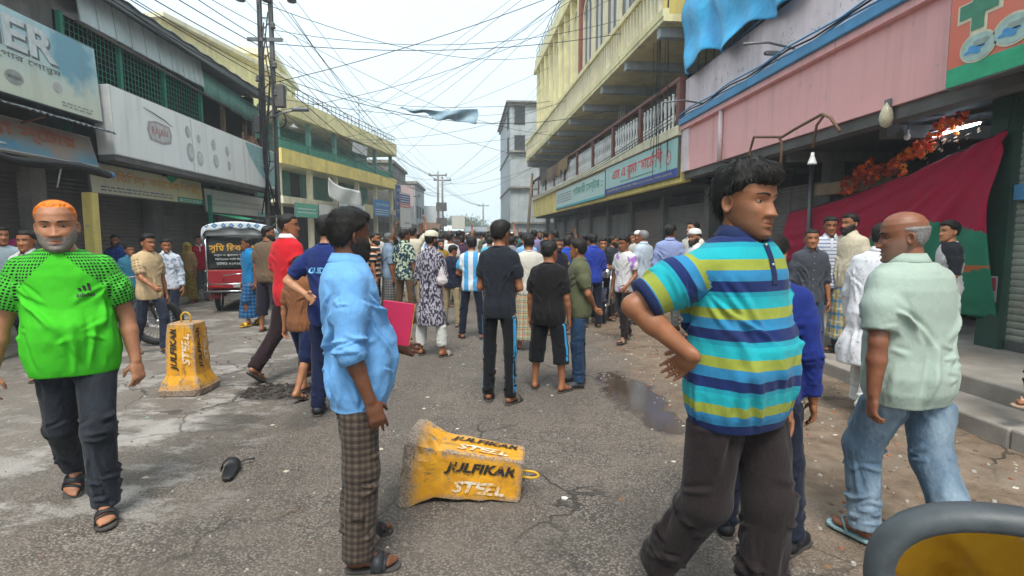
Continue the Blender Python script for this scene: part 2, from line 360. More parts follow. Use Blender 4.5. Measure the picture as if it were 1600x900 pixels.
# sheet roof with a ragged rusty lip
mb = MB(); n = 120
vs = []
for i in range(n+1):
    x = LL*i/n+.0; o = .02*math.sin(x*2*math.pi/.25)
    vs += [(x, -.75, 5.90+o), (x, 1.0, 6.18+o), (x, 5.0, 6.6+o)]
mb.add(vs, [(3*i+j, 3*i+3+j, 3*i+4+j, 3*i+1+j) for i in range(n) for j in (0, 1)], 0, True)
ro = solidify(mb.build('roof', M['roof'], lb), .02)
MB().box(0, LL, -.72, -.66, 5.74, 5.88).build('fascia_board', M['roof'], ro)
# pale panels under the eave, then pale green corrugated sheets
pw = MB().box(-.22, .22, -.015, .015, -.31, .31, 0, .006).mesh('eave_panel', M['panw'])
for i in range(9): obj('eave_panel', pw, lb, (14.4+i*.475, -.42, 5.56+random.uniform(-.01, .01)), (R(-6), 0, random.uniform(-.01, .01)))
mb = MB(); corr_sheet(mb, -.42, .42, -.3, .3, .14, .018); pg = mb.mesh('green_sheet', M['pang'])
for i in range(5): solidify(obj('green_sheet', pg, lb, (18.85+i*.72, -.42+.012*(i % 2), 5.38-.03*i), (R(-4), 0, 0)), .006)
MB().tube([(14.1, -.43, 5.22), (22.3, -.43, 5.0)], .03).build('eave_rail', M['concd'], lb)
# green wire grille of the upper verandah
g = MB()
for i in range(int(4.6/.11)+1): g.tube([(13.9+i*.11, -.30, 4.05), (13.9+i*.11, -.30, 5.25)], .008, 4, cap=False)
for k in range(11): g.tube([(13.9, -.295, 4.08+k*.11), (18.5, -.295, 4.08+k*.11)], .008, 4, cap=False)
tag(g.build('wire_grille', M['green'], lb), kind='stuff')
for x in (13.9, 15.4, 16.9, 18.5): MB().box(x-.035, x+.035, -.34, -.26, 3.1, 5.3).build('grille_post', M['green'], lb)
for x in (19.8, 21.2): MB().box(x-.05, x+.05, -.3, -.2, 3.1, 5.2).build('verandah_post', M['wood'], lb)
MB().box(13.9, LL, .3, .36, 3.1, 5.6).build('inner_partition', M['dark'], lb)
# ground floor: pillars and dark rolling shutters
for i, x in enumerate((1.0, 4.2, 7.4, 10.6, 13.6, 16.9, 19.9)):
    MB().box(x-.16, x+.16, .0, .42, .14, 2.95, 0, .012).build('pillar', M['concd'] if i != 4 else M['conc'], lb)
    if i < 6: shutter(lb, x+.17, (4.2, 7.4, 10.6, 13.6, 16.9, 19.9)[i]-.17, .15, 2.6, .22, M['shut'])
    MB().box(x+.1, x+3.1, .15, .5, 2.6, 2.94).build('shutter_box', M['concd'], lb)
shutter(lb, 20.1, 22.2, .15, 2.6, .22, M['shut'])
MB().box(13.75, 13.92, -.72, -.55, .14, 2.3, 0, .01).build('yellow_post', M['yellow'], lb)
MB().box(18.35, 18.43, -.5, -.42, .14, 2.6).build('green_post', M['green'], lb)

LS = LX+.82                                                  # face of the big signs
# the near sign: ...GER
t, f, L, Hh = sign_box('billboard', 'faded pale blue and cream billboard with large white capital letters over corrugated awning', (LS, 4.0), (LS, 10.02), 3.50, 4.74, .14, faded_sign('sign_ger', (.62,.66,.54), (.42,.62,.66), 'z', .25, .95, (5.45, .95, .62, (.16,.36,.46))), M['steel'], tilt=R(-3))
text('SINGER', f, (3.66, -.012, .90), mat=ink('sign_white', (.62,.66,.66)), h=.46, w=2.9, bold=.03)
text('SINGER', f, (3.70, -.008, .87), mat=ink('sign_grey', (.16,.19,.20)), h=.46, w=2.9, bold=.03)
text(bn('সিঙ্গার শোরুম'), f, (4.4, -.010, .56), mat=ink('sign_darkgrey', (.12,.13,.13)), h=.13, w=1.5)
blob(f, 'emblem', 4.25, .27, .16, .10, ink('emblem_grey', (.34,.36,.33))); text('SINGER', f, (4.25, -.012, .27), mat=ink('sign_darkgrey', (.12,.13,.13)), w=.24)
rules(f, 5.1, 5.8, .13, 2, ink('faint_print', (.33,.35,.31)), .025, .05, -.009, 3)
blob(f, 'emblem', 5.05, .34, .09, .08, ink('emblem_pale', (.50,.48,.46)))
# corrugated awning under it
mb = MB(); n = 96; vs = []
for i in range(n+1):
    x = 4.2+5.78*i/n; o = .018*math.sin(x*2*math.pi/.13); vs += [(x, -1.05, 3.32+o), (x, .0, 3.62+o)]
mb.add(vs, [(2*i, 2*i+2, 2*i+3, 2*i+1) for i in range(n)], 0, True); aw = thing('awning', 'corrugated sheet awning below the large-lettered billboard', 'awning', (LX, 0, 0), R(90)); solidify(mb.build('sheet', M['roof'], aw), .006)
for x in (4.5, 6.5, 8.5): MB().tube([(x, -1.0, 3.29), (x, .05, 3.0)], .018).build('bracket', M['rust'], aw)
# second sign with worn red letters over a blue strip
t, f, L, Hh = sign_box('shop_sign', 'grimy leaning shop sign with faded red Bengali letters above a blue strip', (LS-.05, 4.7), (LS-.05, 9.92), 2.74, 3.26, .10, faded_sign('sign_red', (.13,.28,.38), (.30,.25,.20), 'z', .10, .32, (4.4, .4, .5, (.33,.24,.20))), M['white'], tilt=R(-14))
text(bn('মায়ের দোয়া স্টোর'), f, (3.1, -.010, .33), mat=ink('faded_red', (.48,.14,.08)), h=.30, w=3.4, bold=.015)
patchq(f, 'blue_strip', .1, 3.6, .06, .15, ink('faded_blue', (.10,.30,.46))); rules(f, .4, 3.4, .085, 1, ink('sign_white', (.62,.66,.66)), .035, .05, -.012, 5)
# rolled tarpaulin on a pole
tp = thing('rolled_tarpaulin', 'rolled black tarpaulin on a pole beneath the grimy red-lettered sign', 'tarpaulin', (LX, 0, 0), R(90))
pts = [(4.0+i*.31, -1.12+.02*math.sin(i*1.7), 2.62+.035*math.sin(i*.9)-.002*i) for i in range(19)]; MB().tube(pts, [.055+.02*abs(math.sin(i*2.1)) for i in range(19)], 9).build('roll', M['black'], tp)
MB().tube([(9.3, -1.12, 2.60), (9.7, -1.12, 2.58)], .045, 10).build('pole_end', M['blue'], tp); MB().tube([(8.6, -1.1, 2.6), (8.62, -1.0, 2.28)], .012).build('strap', M['white'], tp)
# the long white sign
LS2 = LX+.95
t, f, L, Hh = sign_box('long_signboard', 'long plain white box signboard with faint fittings print and a teal wave at one end', (LS2, 10.08), (LS2, 18.0), 2.98, 4.18, .30, faded_sign('sign_white', (.78,.79,.77), (.82,.83,.81), 'z', 0, 1.2), M['white'], tilt=R(-2))
for sx in (2.65, 5.35): patchq(f, 'panel_joint', sx, sx+.012, .02, 1.16, M['steel'], -.007)
hexf = [(-.42, .0), (-.36, .17), (-.1, .22), (.36, .19), (.43, .02), (.37, -.15), (.1, -.21), (-.34, -.18)]
MB().add([(1.42+a, -.008, .62+b) for a, b in hexf], [tuple(range(8))]).build('emblem', ink('emblem_greypink', (.42,.36,.36)), f); MB().add([(1.42+a*.86, -.011, .62+b*.8) for a, b in hexf], [tuple(range(8))]).build('emblem', ink('emblem_pale2', (.53,.52,.50)), f)
text('RAJAN', f, (1.42, -.014, .62), mat=ink('emblem_text', (.42,.22,.22)), w=.55, bold=.02)
MB().tube([(.95, -.008, 1.02), (1.25, -.008, .98), (1.6, -.008, .92), (1.9, -.008, .84)], [.006, .016, .014, .004], 5, flat=.2).build('swoosh', ink('sign_darkgrey', (.12,.13,.13)), f)
for (cx, cz, r1) in ((2.5, .85, .13), (2.95, .78, .1), (2.55, .42, .2), (2.95, .34, .17), (3.65, .76, .13), (3.7, .38, .16), (4.35, .72, .12), (4.4, .36, .12)):
    blob(f, 'fitting_print', cx, cz, r1*.8, r1, ink('print_grey%d' % (int(cx*10) % 3), ((.47,.49,.48), (.40,.45,.45), (.50,.50,.47))[int(cx*10) % 3]), -.008); blob(f, 'fitting_print', cx+.02, cz+.02, r1*.55, r1*.7, ink('print_pale', (.58,.60,.58)), -.011)
wv = [(5.5, 1.15)]+[(5.5+2.35*u, 1.1-1.0*math.sin(u*math.pi*.62)**.8) for u in [i/14 for i in range(15)]]+[(7.9, 1.15)]
MB().add([(a, -.008, b) for a, b in wv], [tuple(range(len(wv)))]).build('teal_wave', ink('wave_teal', (.30,.50,.51)), f); rules(f, 6.3, 7.6, .75, 2, ink('wave_text', (.48,.62,.62)), .06, .12, -.013, 9)
MB().box(0, 8, .02, .28, -.10, .0).build('underside_trim', M['concd'], t)
# confectioner's sign beneath, then a bleached one
LS3 = LX+.42
t, f, L, Hh = sign_box('shop_sign', 'cream and yellow confectionery sign with orange Bengali letters and green corner label', (LS3, 10.2), (LS3, 14.15), 2.32, 2.90, .05, faded_sign('sign_conf', (.55,.52,.38), (.52,.46,.20), 'x', .5, 3.9), M['steel'], tilt=R(-4))
text(bn('লাতিফিয়া কনফেকশনারী'), f, (2.05, -.008, .36), mat=ink('sign_orange', (.66,.30,.06)), w=3.3, h=.26, bold=.012)
rules(f, .25, 2.6, .13, 2, ink('sign_blueprint', (.13,.17,.26)), .03, .06, -.008, 2)
patchq(f, 'corner_label', 2.78, 3.93, .02, .14, ink('label_green', (.03,.30,.15))); rules(f, 2.85, 3.85, .085, 2, ink('sign_white', (.62,.66,.66)), .022, .04, -.012, 6)
MB().add([(2.3, -.008, .58), (2.95, -.008, .58), (2.62, -.008, .42)], [(0, 2, 1)]).build('green_arrow', ink('label_green', (.03,.30,.15)), f); rules(f, 3.0, 3.85, .5, 3, ink('sign_blueprint', (.13,.17,.26)), .02, .045, -.008, 12)
t, f, L, Hh = sign_box('shop_sign', 'bleached off-white shop sign whose print has almost faded away', (LS3, 14.26), (LS3, 18.4), 2.16, 2.78, .05, faded_sign('sign_bleach', (.50,.49,.42), (.58,.57,.50), 'z', 0, .6), M['steel'], tilt=R(-4))
rules(f, .4, 3.6, .34, 2, ink('ghost_print', (.42,.44,.42)), .06, .14, -.008, 21); patchq(f, 'corner_label', 3.2, 4.0, .02, .16, ink('label_teal', (.25,.47,.45)))
# loudspeakers / fan left on top of the cream sign
for (yy, zz, r0) in ((11.35, 2.97, .10), (12.5, 2.95, .085)):
    h = thing('horn_loudspeaker', ('larger' if r0 > .09 else 'smaller')+' dark horn loudspeaker lying on the confectionery sign', 'loudspeaker', (LS3+.1, yy, zz), R(90), 'horns on the sign'); MB().lathe([(.02, .1), (.03, .04), (r0*.6, .0), (r0, -.08), (r0*.9, -.085), (.02, -.03)], (0, 0, 0), 14, axis='y').build('horn', M['concd'], h); MB().box(-.05, .05, .05, .13, -.09, .05).build('driver', M['black'], h)
# green cloth awning
ga = thing('cloth_awning', 'small bright green cloth awning under the bleached sign', 'awning', (LX, 0, 0), R(90)); solidify(MB().grid(lambda u, v: (14.4+1.5*u, -.45-.75*v, 2.14-.14*v-.03*math.sin(u*9)*v), 14, 5).build('cloth', pm('green_cloth', (.04,.36,.19), .8, .12), ga), .006)
MB().tube([(14.4, -1.2, 1.99), (15.9, -1.2, 1.99)], .015).build('rod', M['steel'], ga)
# bundle stored on the verandah
bd = thing('stored_bundle', 'tangled reddish-brown bundle stored on the verandah over the long signboard', 'bundle', (LX+.55, 17.2, 4.2))
for i in range(16): MB().tube([(random.uniform(-.15, .15), -.75+i*.1, .0), (random.uniform(-.12, .12), -.72+i*.1+random.uniform(-.1, .1), .16+random.uniform(0, .2)), (random.uniform(-.12, .12), -.7+i*.1+random.uniform(-.15, .15), .03)], .05, 7).build('coil', ink('bundle%d' % (i % 3), ((.28,.12,.08), (.36,.20,.14), (.16,.08,.06))[i % 3]), bd)

# =================================================================== LEFT: yellow-banded building further on
yp0, yp1 = (-9.4, 27.0), (-6.25, 41.5); yl = math.dist(yp0, yp1)
yb = thing('verandah_building', 'three-storey building with yellow bands, teal-green verandahs and a railed flat roof', 'building', (*yp0, 0), frame_rz(yp0, yp1))
MB().box(0, yl, 2.2, 9, 0, 8.1).build('core_wall', M['teal'], yb)
MB().box(-.05, yl+.05, 2.19, 2.4, 0, 3.6).build('ground_floor_wall', M['dark'], yb)
for z in (3.2, 5.15, 7.5): MB().box(0, yl, .1, 9, z, z+.18).build('floor_slab', M['cream'], yb)
MB().box(-.1, yl+.1, -.06, .14, 5.05, 5.76).build('yellow_band', M['yellow'], yb); MB().box(-.1, yl+.1, -.10, .12, 7.45, 8.33).build('yellow_band', M['yelp'], yb)
MB().box(yl-.1, yl+.1, .12, 9, 7.45, 8.33).build('yellow_band', M['yelp'], yb); MB().box(yl-.1, yl+.1, .14, 9, 5.05, 5.76).build('yellow_band', M['yellow'], yb)
MB().box(yl-.15, yl, 2.4, 9, 0, 8.4).build('side_wall', M['grw'], yb)
MB().box(-.1, yl+.1, -.05, .14, 3.15, 3.5).build('ground_floor_beam', M['cream'], yb)
for i in range(6):
    x = .15+i*(yl-.3)/5
    MB().box(x-.11, x+.11, .2, .45, 0, 5.05).build('column', M['cream'], yb); MB().box(x-.09, x+.09, .2, .42, 5.76, 7.45).build('column', M['teal'], yb)
    if i < 5:
        MB().box(x+.4, x+2.5, 2.14, 2.2, 3.7, 5.1).build('window', M['tealg'], yb); MB().box(x+.5, x+2.3, 2.14, 2.2, 5.9, 7.3).build('window', M['tealg'], yb)
        if i in (1, 3): MB().box(x+1.2, x+2.1, 2.1, 2.16, 3.5, 5.1).build('door', M['dark'], yb)
tg = pm('teal_screen', (.06,.30,.24), .35, .1, 2, .0, 40)
for i in range(28):
    x = .1+i*(yl-.2)/27; MB().tube([(x, .18, 5.76), (x, .18, 6.28)], .012, 5).build('rail_post', M['green'], yb)
MB().tube([(0, .18, 6.29), (yl, .18, 6.29)], .02).build('rail', M['green'], yb); MB().tube([(0, .18, 6.02), (yl, .18, 6.02)], .014).build('rail', M['green'], yb)
for i in range(5): MB().box(.3+i*2.95, 2.9+i*2.95, .30, .33, 5.78, 6.25).build('rail_panel', tg, yb)
for i in range(30):
    x = .1+i*(yl-.2)/29; MB().tube([(x, .0, 8.33), (x, .0, 8.85)], .018, 5).build('roof_rail_post', M['concd'], yb)
for z in (8.6, 8.85): MB().tube([(0, 0, z), (yl, 0, z)], .022).build('roof_rail', M['concd'], yb)
MB().box(-4, 4.6, 2.6, 8, 8.1, 10.3).build('stair_house', M['yelp'], yb); MB().box(-4.2, 5.0, 2.3, 8.3, 10.3, 10.48).build('stair_house_slab', M['cream'], yb); MB().box(4.62, 4.7, 3.4, 5.2, 8.9, 9.9).build('window', M['dark'], yb)
MB().tube([(9.0, .1, 8.3), (9.0, .1, 10.2)], .02).build('antenna_rod', M['steel'], yb); MB().tube([(8.9, .1, 10.15), (9.5, .1, 10.25)], .015).build('antenna_rod', M['steel'], yb)
# shopfront signs and banners on it
def wall_sign(name, label, a, b, z0, z1, mat, out=.35, depth=.06, **k):
    d = frame_rz(yp0, yp1); ux, uy = math.cos(d), math.sin(d); q0 = (yp0[0]+ux*a+uy*out, yp0[1]+uy*a-ux*out); q1 = (yp0[0]+ux*b+uy*out, yp0[1]+uy*b-ux*out)
    return sign_box(name, label, q0, q1, z0, z1, depth, mat, **k)
t, f, L, Hh = wall_sign('shop_sign', 'small green and white shop sign below the first yellow band beside the lattice pole', .4, 2.6, 2.5, 3.2, ink('sign_tealgreen', (.10,.42,.30))); rules(f, .2, 2.0, .4, 2, ink('sign_white', (.62,.66,.66)), .08, .18, -.008, 31)
t, f, L, Hh = wall_sign('shop_sign', 'weathered pale grey blank shop sign next to the small green one', 2.7, 4.4, 2.4, 3.3, M['white'])
t, f, L, Hh = wall_sign('shop_sign', 'white shop sign with a bright blue lower half and Bengali print', 4.5, 8.0, 2.35, 3.45, ink('sign_whiteplain', (.66,.68,.70)), out=.6); patchq(f, 'blue_half', .03, L-.03, .03, .42, ink('sign_blue', (.03,.24,.56))); text(bn('জনতা ফার্মেসী'), f, (1.7, -.008, .72), mat=ink('sign_blueprint', (.13,.17,.26)), w=2.2, h=.3); text(bn('রংপুর'), f, (1.7, -.012, .22), mat=ink('sign_white', (.62,.66,.66)), w=2.0, h=.22)
t, f, L, Hh = wall_sign('shop_sign', 'blue sign with two rows of white Bengali letters over the street', 9.6, 12.4, 2.9, 4.0, ink('sign_blue2', (.04,.20,.47)), out=.5); text(bn('সুন্দর লাইব্রেরী'), f, (1.4, -.008, .78), mat=ink('sign_white', (.62,.66,.66)), w=2.3, h=.28); rules(f, .2, 2.6, .42, 3, ink('sign_white', (.62,.66,.66)), .07, .15, -.008, 41)
t, f, L, Hh = wall_sign('shop_sign', 'plain dull yellow sign between the white and blue signs', 8.05, 9.55, 2.7, 3.6, ink('sign_dullyellow', (.50,.46,.28)), out=.45)
t, f, L, Hh = wall_sign('tall_sign', 'tall narrow dark blue sign with stacked white print', 12.5, 13.5, 2.9, 5.2, ink('sign_navy', (.03,.09,.28)), out=.9)
for k in range(4): text(bn(('বই', 'খাতা', 'কলম', 'ঘর')[k]), f, (.5, -.008, 1.95-k*.5), mat=ink('sign_white', (.62,.66,.66)), w=.7, h=.26)
t, f, L, Hh = wall_sign('shop_sign', 'large white signboard with navy and red stripes across its top', 13.0, 15.2, 2.2, 4.7, ink('sign_white_tall', (.60,.60,.60)), out=1.0)
for k, c in enumerate(('sign_navy2', 'sign_navy2', 'sign_red2')): patchq(f, 'stripe', .03, L-.03, 2.1-k*.33, 2.38-k*.33, ink(c, (.06,.07,.28) if k < 2 else (.55,.12,.10))); rules(f, .15, L-.15, 2.19-k*.33, 1, ink('sign_white', (.62,.66,.66)), .1, .15, -.012, 50+k)
rules(f, .9, 2.0, .3, 1, ink('sign_darkgrey', (.12,.13,.13)), .1, .2, -.008, 61)
bann = thing('cloth_banner', 'slack white cloth banner tied under the yellow band', 'banner', (*yp0, 0), frame_rz(yp0, yp1)); solidify(MB().grid(lambda u, v: (3.6+4.0*u, -.5+.06*math.sin(u*9+v*3), 4.75-.45*u+.18*math.sin(u*math.pi)*(-1)-1.05*v-.06*math.sin(u*6)), 20, 8).build('cloth', M['white'], bann), .005)
t, f, L, Hh = wall_sign('hanging_board', 'white board hanging from the upper verandah rail of the yellow-banded building', 7.4, 9.6, 6.7, 7.3, ink('sign_whiteplain', (.66,.68,.70)), out=.1, tilt=R(6))

# cream block behind the sheet roof
cb = thing('flat_block', 'cream apartment block rising behind the sheet roof and lattice pole', 'building', (-17.5, 30, 0), R(8))
MB().box(0, 6.4, 0, 7, 0, 11.2).build('wall', M['yelp'], cb); MB().box(-.2, 6.6, -.2, 7.2, 11.2, 11.5).build('roof_slab', M['cream'], cb)
for z in (5.0, 8.2):
    for x in (.8, 2.9, 4.9): MB().box(x, x+1.0, -.04, .05, z, z+1.3).build('window', M['dark'], cb)
    MB().box(-.1, 6.5, -.25, .0, z-.9, z-.7).build('ledge', M['cream'], cb)

# =================================================================== LEFT far: grey buildings and stalls
def far_block(label, x0, x1, y0, y1, h, mat, floors, rz=0.0, name='concrete_building'):
    b = thing(name, label, 'building', (x0, y0, 0), rz); W_ = x1-x0
    MB().box(0, W_, 0, y1-y0, 0, h).build('wall', mat, b); MB().box(-.15, W_+.2, -.15, y1-y0+.1, h, h+.25).build('roof_slab', M['conc'], b)
    for k in range(floors):
        z = 3.4+k*3.0
        if z+1.3 > h: break
        MB().box(-.1, W_+.35, -.3, y1-y0, z-.75, z-.6).build('ledge', M['conc'], b)
        for i in range(3): MB().box(W_-.02, W_+.04, 1.0+i*2.6, 2.4+i*2.6, z, z+1.2).build('window', M['dark'], b)
        MB().box(W_*.3, W_*.7, -.04, .02, z, z+1.2).build('window', M['dark'], b)
    return b
far_block('grey unplastered concrete building just past the yellow-banded one', -14, -6.9, 44, 52, 7.3, M['conc'], 2)
far_block('lower grey concrete house with a deep overhanging roof slab', -14, -6.2, 53.5, 62, 6.6, M['grw'], 1)
far_block('long low grey market house at the far bend', -16, -6.0, 66, 90, 4.2, M['concd'], 1)
t, f, L, Hh = sign_box('shop_sign', 'small pinkish box sign on the corner of the grey unplastered building', (-6.6, 43.6), (-5.2, 43.9), 3.9, 5.6, .3, ink('sign_pinkish', (.55,.42,.42)))
sh = thing('hanging_sheet', 'pale grey sheet hanging below the corner of the unplastered building', 'sheet', (-6.5, 46, 0), R(80)); solidify(MB().grid(lambda u, v: (2.6*u, .08*math.sin(u*11)*v, 3.9-2.0*v+.1*math.sin(u*3)), 16, 6).build('cloth', M['white'], sh), .01)
t, f, L, Hh = sign_box('far_billboard', 'pale blank billboard over the low far stalls', (-7.4, 62.5), (-4.4, 63.0), 2.6, 5.0, .2, ink('sign_paleblue', (.56,.60,.60)))
t, f, L, Hh = sign_box('far_billboard', 'smaller cream billboard beyond the twin concrete poles', (-3.6, 70.5), (-1.9, 70.6), 2.5, 4.2, .2, ink('sign_cream', (.58,.56,.48)))
for i, (x, y, w_) in enumerate(((-5.6, 58, 3.0), (-3.9, 74, 3.6), (-1.2, 84, 4.6), (2.4, 88, 4.0))):
    s_ = thing('market_stall', ('rusty-roofed low market stall near the unplastered buildings', 'pale-roofed low market stall by the cream billboard', 'grey-roofed low market stall at the street end', 'rusty-roofed low market stall below the pale distant building')[i], 'stall', (x, y, 0), 0, 'far tin-roofed stalls'); mb = MB(); mb.add([(-w_/2, -1.5, 2.3), (w_/2, -1.5, 2.3), (w_/2, 0, 3.0), (-w_/2, 0, 3.0), (w_/2, 1.5, 2.3), (-w_/2, 1.5, 2.3)], [(0, 1, 2, 3), (3, 2, 4, 5)]); solidify(mb.build('roof', (M['rust'], M['panw'], M['roof'], M['rust'])[i], s_), .05)
    for a in (-1, 1):
        for b in (-1, 1): MB().tube([(a*(w_/2-.1), b*1.35, 0), (a*(w_/2-.1), b*1.35, 2.35)], .05).build('post', M['wood'], s_)
    MB().box(-w_/2+.1, w_/2-.1, 1.2, 1.3, 0, 2.2).build('back_wall', M['concd'], s_)

# =================================================================== RIGHT: pink building over an open arcade
PX = 5.3; BY0, BY1 = -4.0, 14.15
pb = thing('pink_arcade_building', 'pink and off-white building with blue ledge over a dark open arcade of shops', 'building', (0, 0, 0))
MB().box(PX, PX+.35, BY0, BY1, 3.22, 4.40).build('pink_fascia', M['pink'], pb)
MB().box(PX-.16, PX+.3, BY0, BY1-.02, 4.40, 4.56, 0, .015).build('blue_ledge', M['blue'], pb); MB().box(PX-.10, PX+.2, BY0, BY1-.02, 4.29, 4.398).build('blue_ledge_moulding', M['pink'], pb)
MB().box(PX+.02, PX+.32, BY0, BY1, 4.56, 5.55).build('plaster_wall', M['pinkw'], pb); MB().box(PX+.02, PX+.32, BY0, 9.0, 5.55, 9.0).build('plaster_wall', M['pinkw'], pb)
MB().box(PX-.05, PX+.4, BY1-.45, BY1-.02, 3.22, 4.28).build('end_pilaster', M['pinkw'], pb)
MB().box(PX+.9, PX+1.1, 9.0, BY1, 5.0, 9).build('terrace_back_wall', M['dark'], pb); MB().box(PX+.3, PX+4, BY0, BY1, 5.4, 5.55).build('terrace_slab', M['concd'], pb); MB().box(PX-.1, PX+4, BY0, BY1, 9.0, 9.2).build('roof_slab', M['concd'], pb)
for i in range(11): MB().tube([(PX+.15, 9.1+i*.46, 5.55), (PX+.15, 9.1+i*.46, 6.5)], .016, 5).build('terrace_rail_post', M['steel'], pb)
MB().tube([(PX+.15, 9.0, 6.5), (PX+.15, BY1, 6.5)], .025).build('terrace_rail', M['steel'], pb); MB().tube([(PX-.02, 8.6, 5.66), (PX+.16, 13.9, 5.60)], .022).build('terrace_rail', M['blue'], pb)
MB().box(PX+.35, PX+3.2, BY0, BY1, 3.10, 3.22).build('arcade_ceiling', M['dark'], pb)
MB().box(PX+.05, PX+.3, BY0, BY1, 3.05, 3.22).build('fascia_lip', M['concd'], pb)
for i in range(7): MB().box(PX+.35, PX+2.9, -2.0+i*2.35, -1.85+i*2.35, 2.92, 3.10).build('ceiling_joist', M['concd'], pb)
# arcade floor in two steps
def slab(name, x0, x1, y0, y1, z0, z1, mat, parent):
    return MB().box(x0, x1, y0, y1, z0, z1, 0, .018).build(name, mat, parent)
for i in range(16):
    y0 = -2.0+i*1.15; slab('kerb_stone', 3.98+random.uniform(-.01, .01), 4.50, y0, y0+1.14, -.2, .115+random.uniform(-.006, .006), M['kerb'], pb)
slab('arcade_floor', 4.50, 8.6, BY0, BY1, -.2, .27, M['kerb'], pb)
# shops at the back
SX = 5.97
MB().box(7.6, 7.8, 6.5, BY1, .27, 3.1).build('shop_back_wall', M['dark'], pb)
for y in (10.0, 12.4): MB().box(6.5, 6.75, y-.15, y+.15, .27, 3.1).build('arcade_pillar', M['concd'], pb)
def yz_shutter(y0, y1, x, z0, z1, mat, slats=False):
    s_ = thing('tmp', None, None); bpy.data.objects.remove(s_)
    o = MB().box(x-.03, x+.03, y0, y1, z0, z0+.10, 0, .006).build('rolling_shutter', M['steel'], pb)
    sm = MB(); nseg = 6; h = .078
    pr = [(0, 0), (-.006, .004), (-.014, h*.28), (-.016, h*.5), (-.014, h*.72), (-.006, h-.006), (0, h-.003)]
    vs = [(a, -(y1-y0)/2, b) for a, b in pr]+[(a, (y1-y0)/2, b) for a, b in pr]; n = len(pr); sm.add(vs, [(i, i+1, n+i+1, n+i) for i in range(n-1)], 0, False); me = sm.mesh('slat', mat)
    for k in range(int((z1-z0-.1)/h)): obj('slat', me, o, (x, (y0+y1)/2, z0+.1+k*h))
    return o
yz_shutter(2.6, 5.76, SX, .27, 3.05, M['shutg'])
MB().box(SX-.10, SX+.16, 5.77, 6.06, .27, 3.1).build('green_pillar', pm('dark_green_paint', (.03,.075,.055), .6, .15, 3, .1, 50, grime=.4), pb)
MB().box(SX-.075, SX-.03, 2.6, 5.75, 1.95, 2.12).build('shutter_band', M['blue'], pb)
for (y0, y1) in ((10.1, 12.2), (12.6, 14.0)): shutter(None, 0, 1, 0, 1, 0, M['shut']) if False else None
mb = MB(); 
for (y0, y1) in ((10.2, 12.2), (12.6, 14.0)):
    o = MB(); corr_sheet(o, 0, y1-y0, 0, 2.3, .075, .010, 0, 0, False); o.build('rolling_shutter', M['shut'], pb, (6.6, y1, .3), (0, 0, R(-90)))
MB().box(6.2, 7.5, 8.6, 9.9, 2.3, 2.5).build('shop_canopy', M['wood'], pb); MB().tube([(6.15, 9.9, .27), (6.15, 9.9, 3.1)], .04).build('steel_post', M['steel'], pb);
# drain pipe, conduit and camera on the fascia
dp = MB().tube([(PX-.05, 13.2-1.35, 4.28), (PX-.05, 13.2-1.35, 3.2)], .05, 8).build('drain_pipe', M['pinkw'], pb)
for i in range(3): MB().tube([(PX-.14-.03*i, BY0+.5+j*.7, 4.58+.035*i+.03*math.sin(j*2.1+i)) for j in range(26)], .016, 5).build('cable', (M['blue'], M['black'], M['blue'])[i], pb)
cc = thing('security_camera', 'small grey security camera on a bracket above the blue ledge', 'camera', (PX-.16, 9.55, 4.66)); MB().box(-.16, .10, -.035, .035, .04, .11, 0, .01).build('housing', M['steel'], cc); MB().tube([(0, 0, .05), (.05, 0, -.04), (.18, 0, -.06)], .015).build('bracket', M['steel'], cc); MB().lathe([(.005, -.17), (.028, -.17), (.028, -.15), (.005, -.15)], (0, 0, .075), 10, axis='x').build('lens', M['black'], cc)
for (yy, xx) in ((13.0, 4.9), (9.2, 5.05)):
    a = thing('lamp_bracket', ('thin steel bracket pole above the blue ledge beside the balcony building' if yy > 11 else 'thin steel bracket pole above the blue ledge beside the security camera'), 'bracket', (PX, yy, 4.7), 0, 'brackets on the ledge'); MB().tube([(0, 0, 0), (-.55, -.2, .02), (-1.1, -.45, -.10)], .02).build('arm', M['steel'], a)
for (px_, py_, sty) in ((1123, 186, 0), (1418, 208, 1)):
    p = at_x(px_, py_, PX+.05 if sty == 0 else 5.9); b = thing('light_bulb', 'unlit white bulb hanging under the pink fascia' if sty == 0 else 'unlit bulb on a short flex in the dark arcade', 'bulb', p); MB().lathe([(.004, -.10), (.03, -.085), (.042, -.05), (.03, -.015), (.018, .0), (.018, .04), (.004, .045)], (0, 0, 0), 12).build('glass', flat('bulb_white', (.75, .74, .68), .2), b); MB().tube([(0, 0, .04), (0, 0, .3)], .006, 5).build('flex', M['black'], b)
# ornamental lamp glass at the lip of the fascia
p = at_x(1385, 180, PX-.03); ol = thing('wall_lamp', 'cream glass wall lamp on the lower edge of the pink fascia', 'lamp', p); MB().lathe([(.01, -.16), (.06, -.13), (.085, -.05), (.075, .03), (.05, .10), (.02, .14), (.01, .16)], (0, 0, 0), 10).build('glass', flat('lamp_cream', (.55, .50, .34), .25), ol); MB().box(.0, .05, -.05, .05, .05, .2).build('mount', M['steel'], ol)
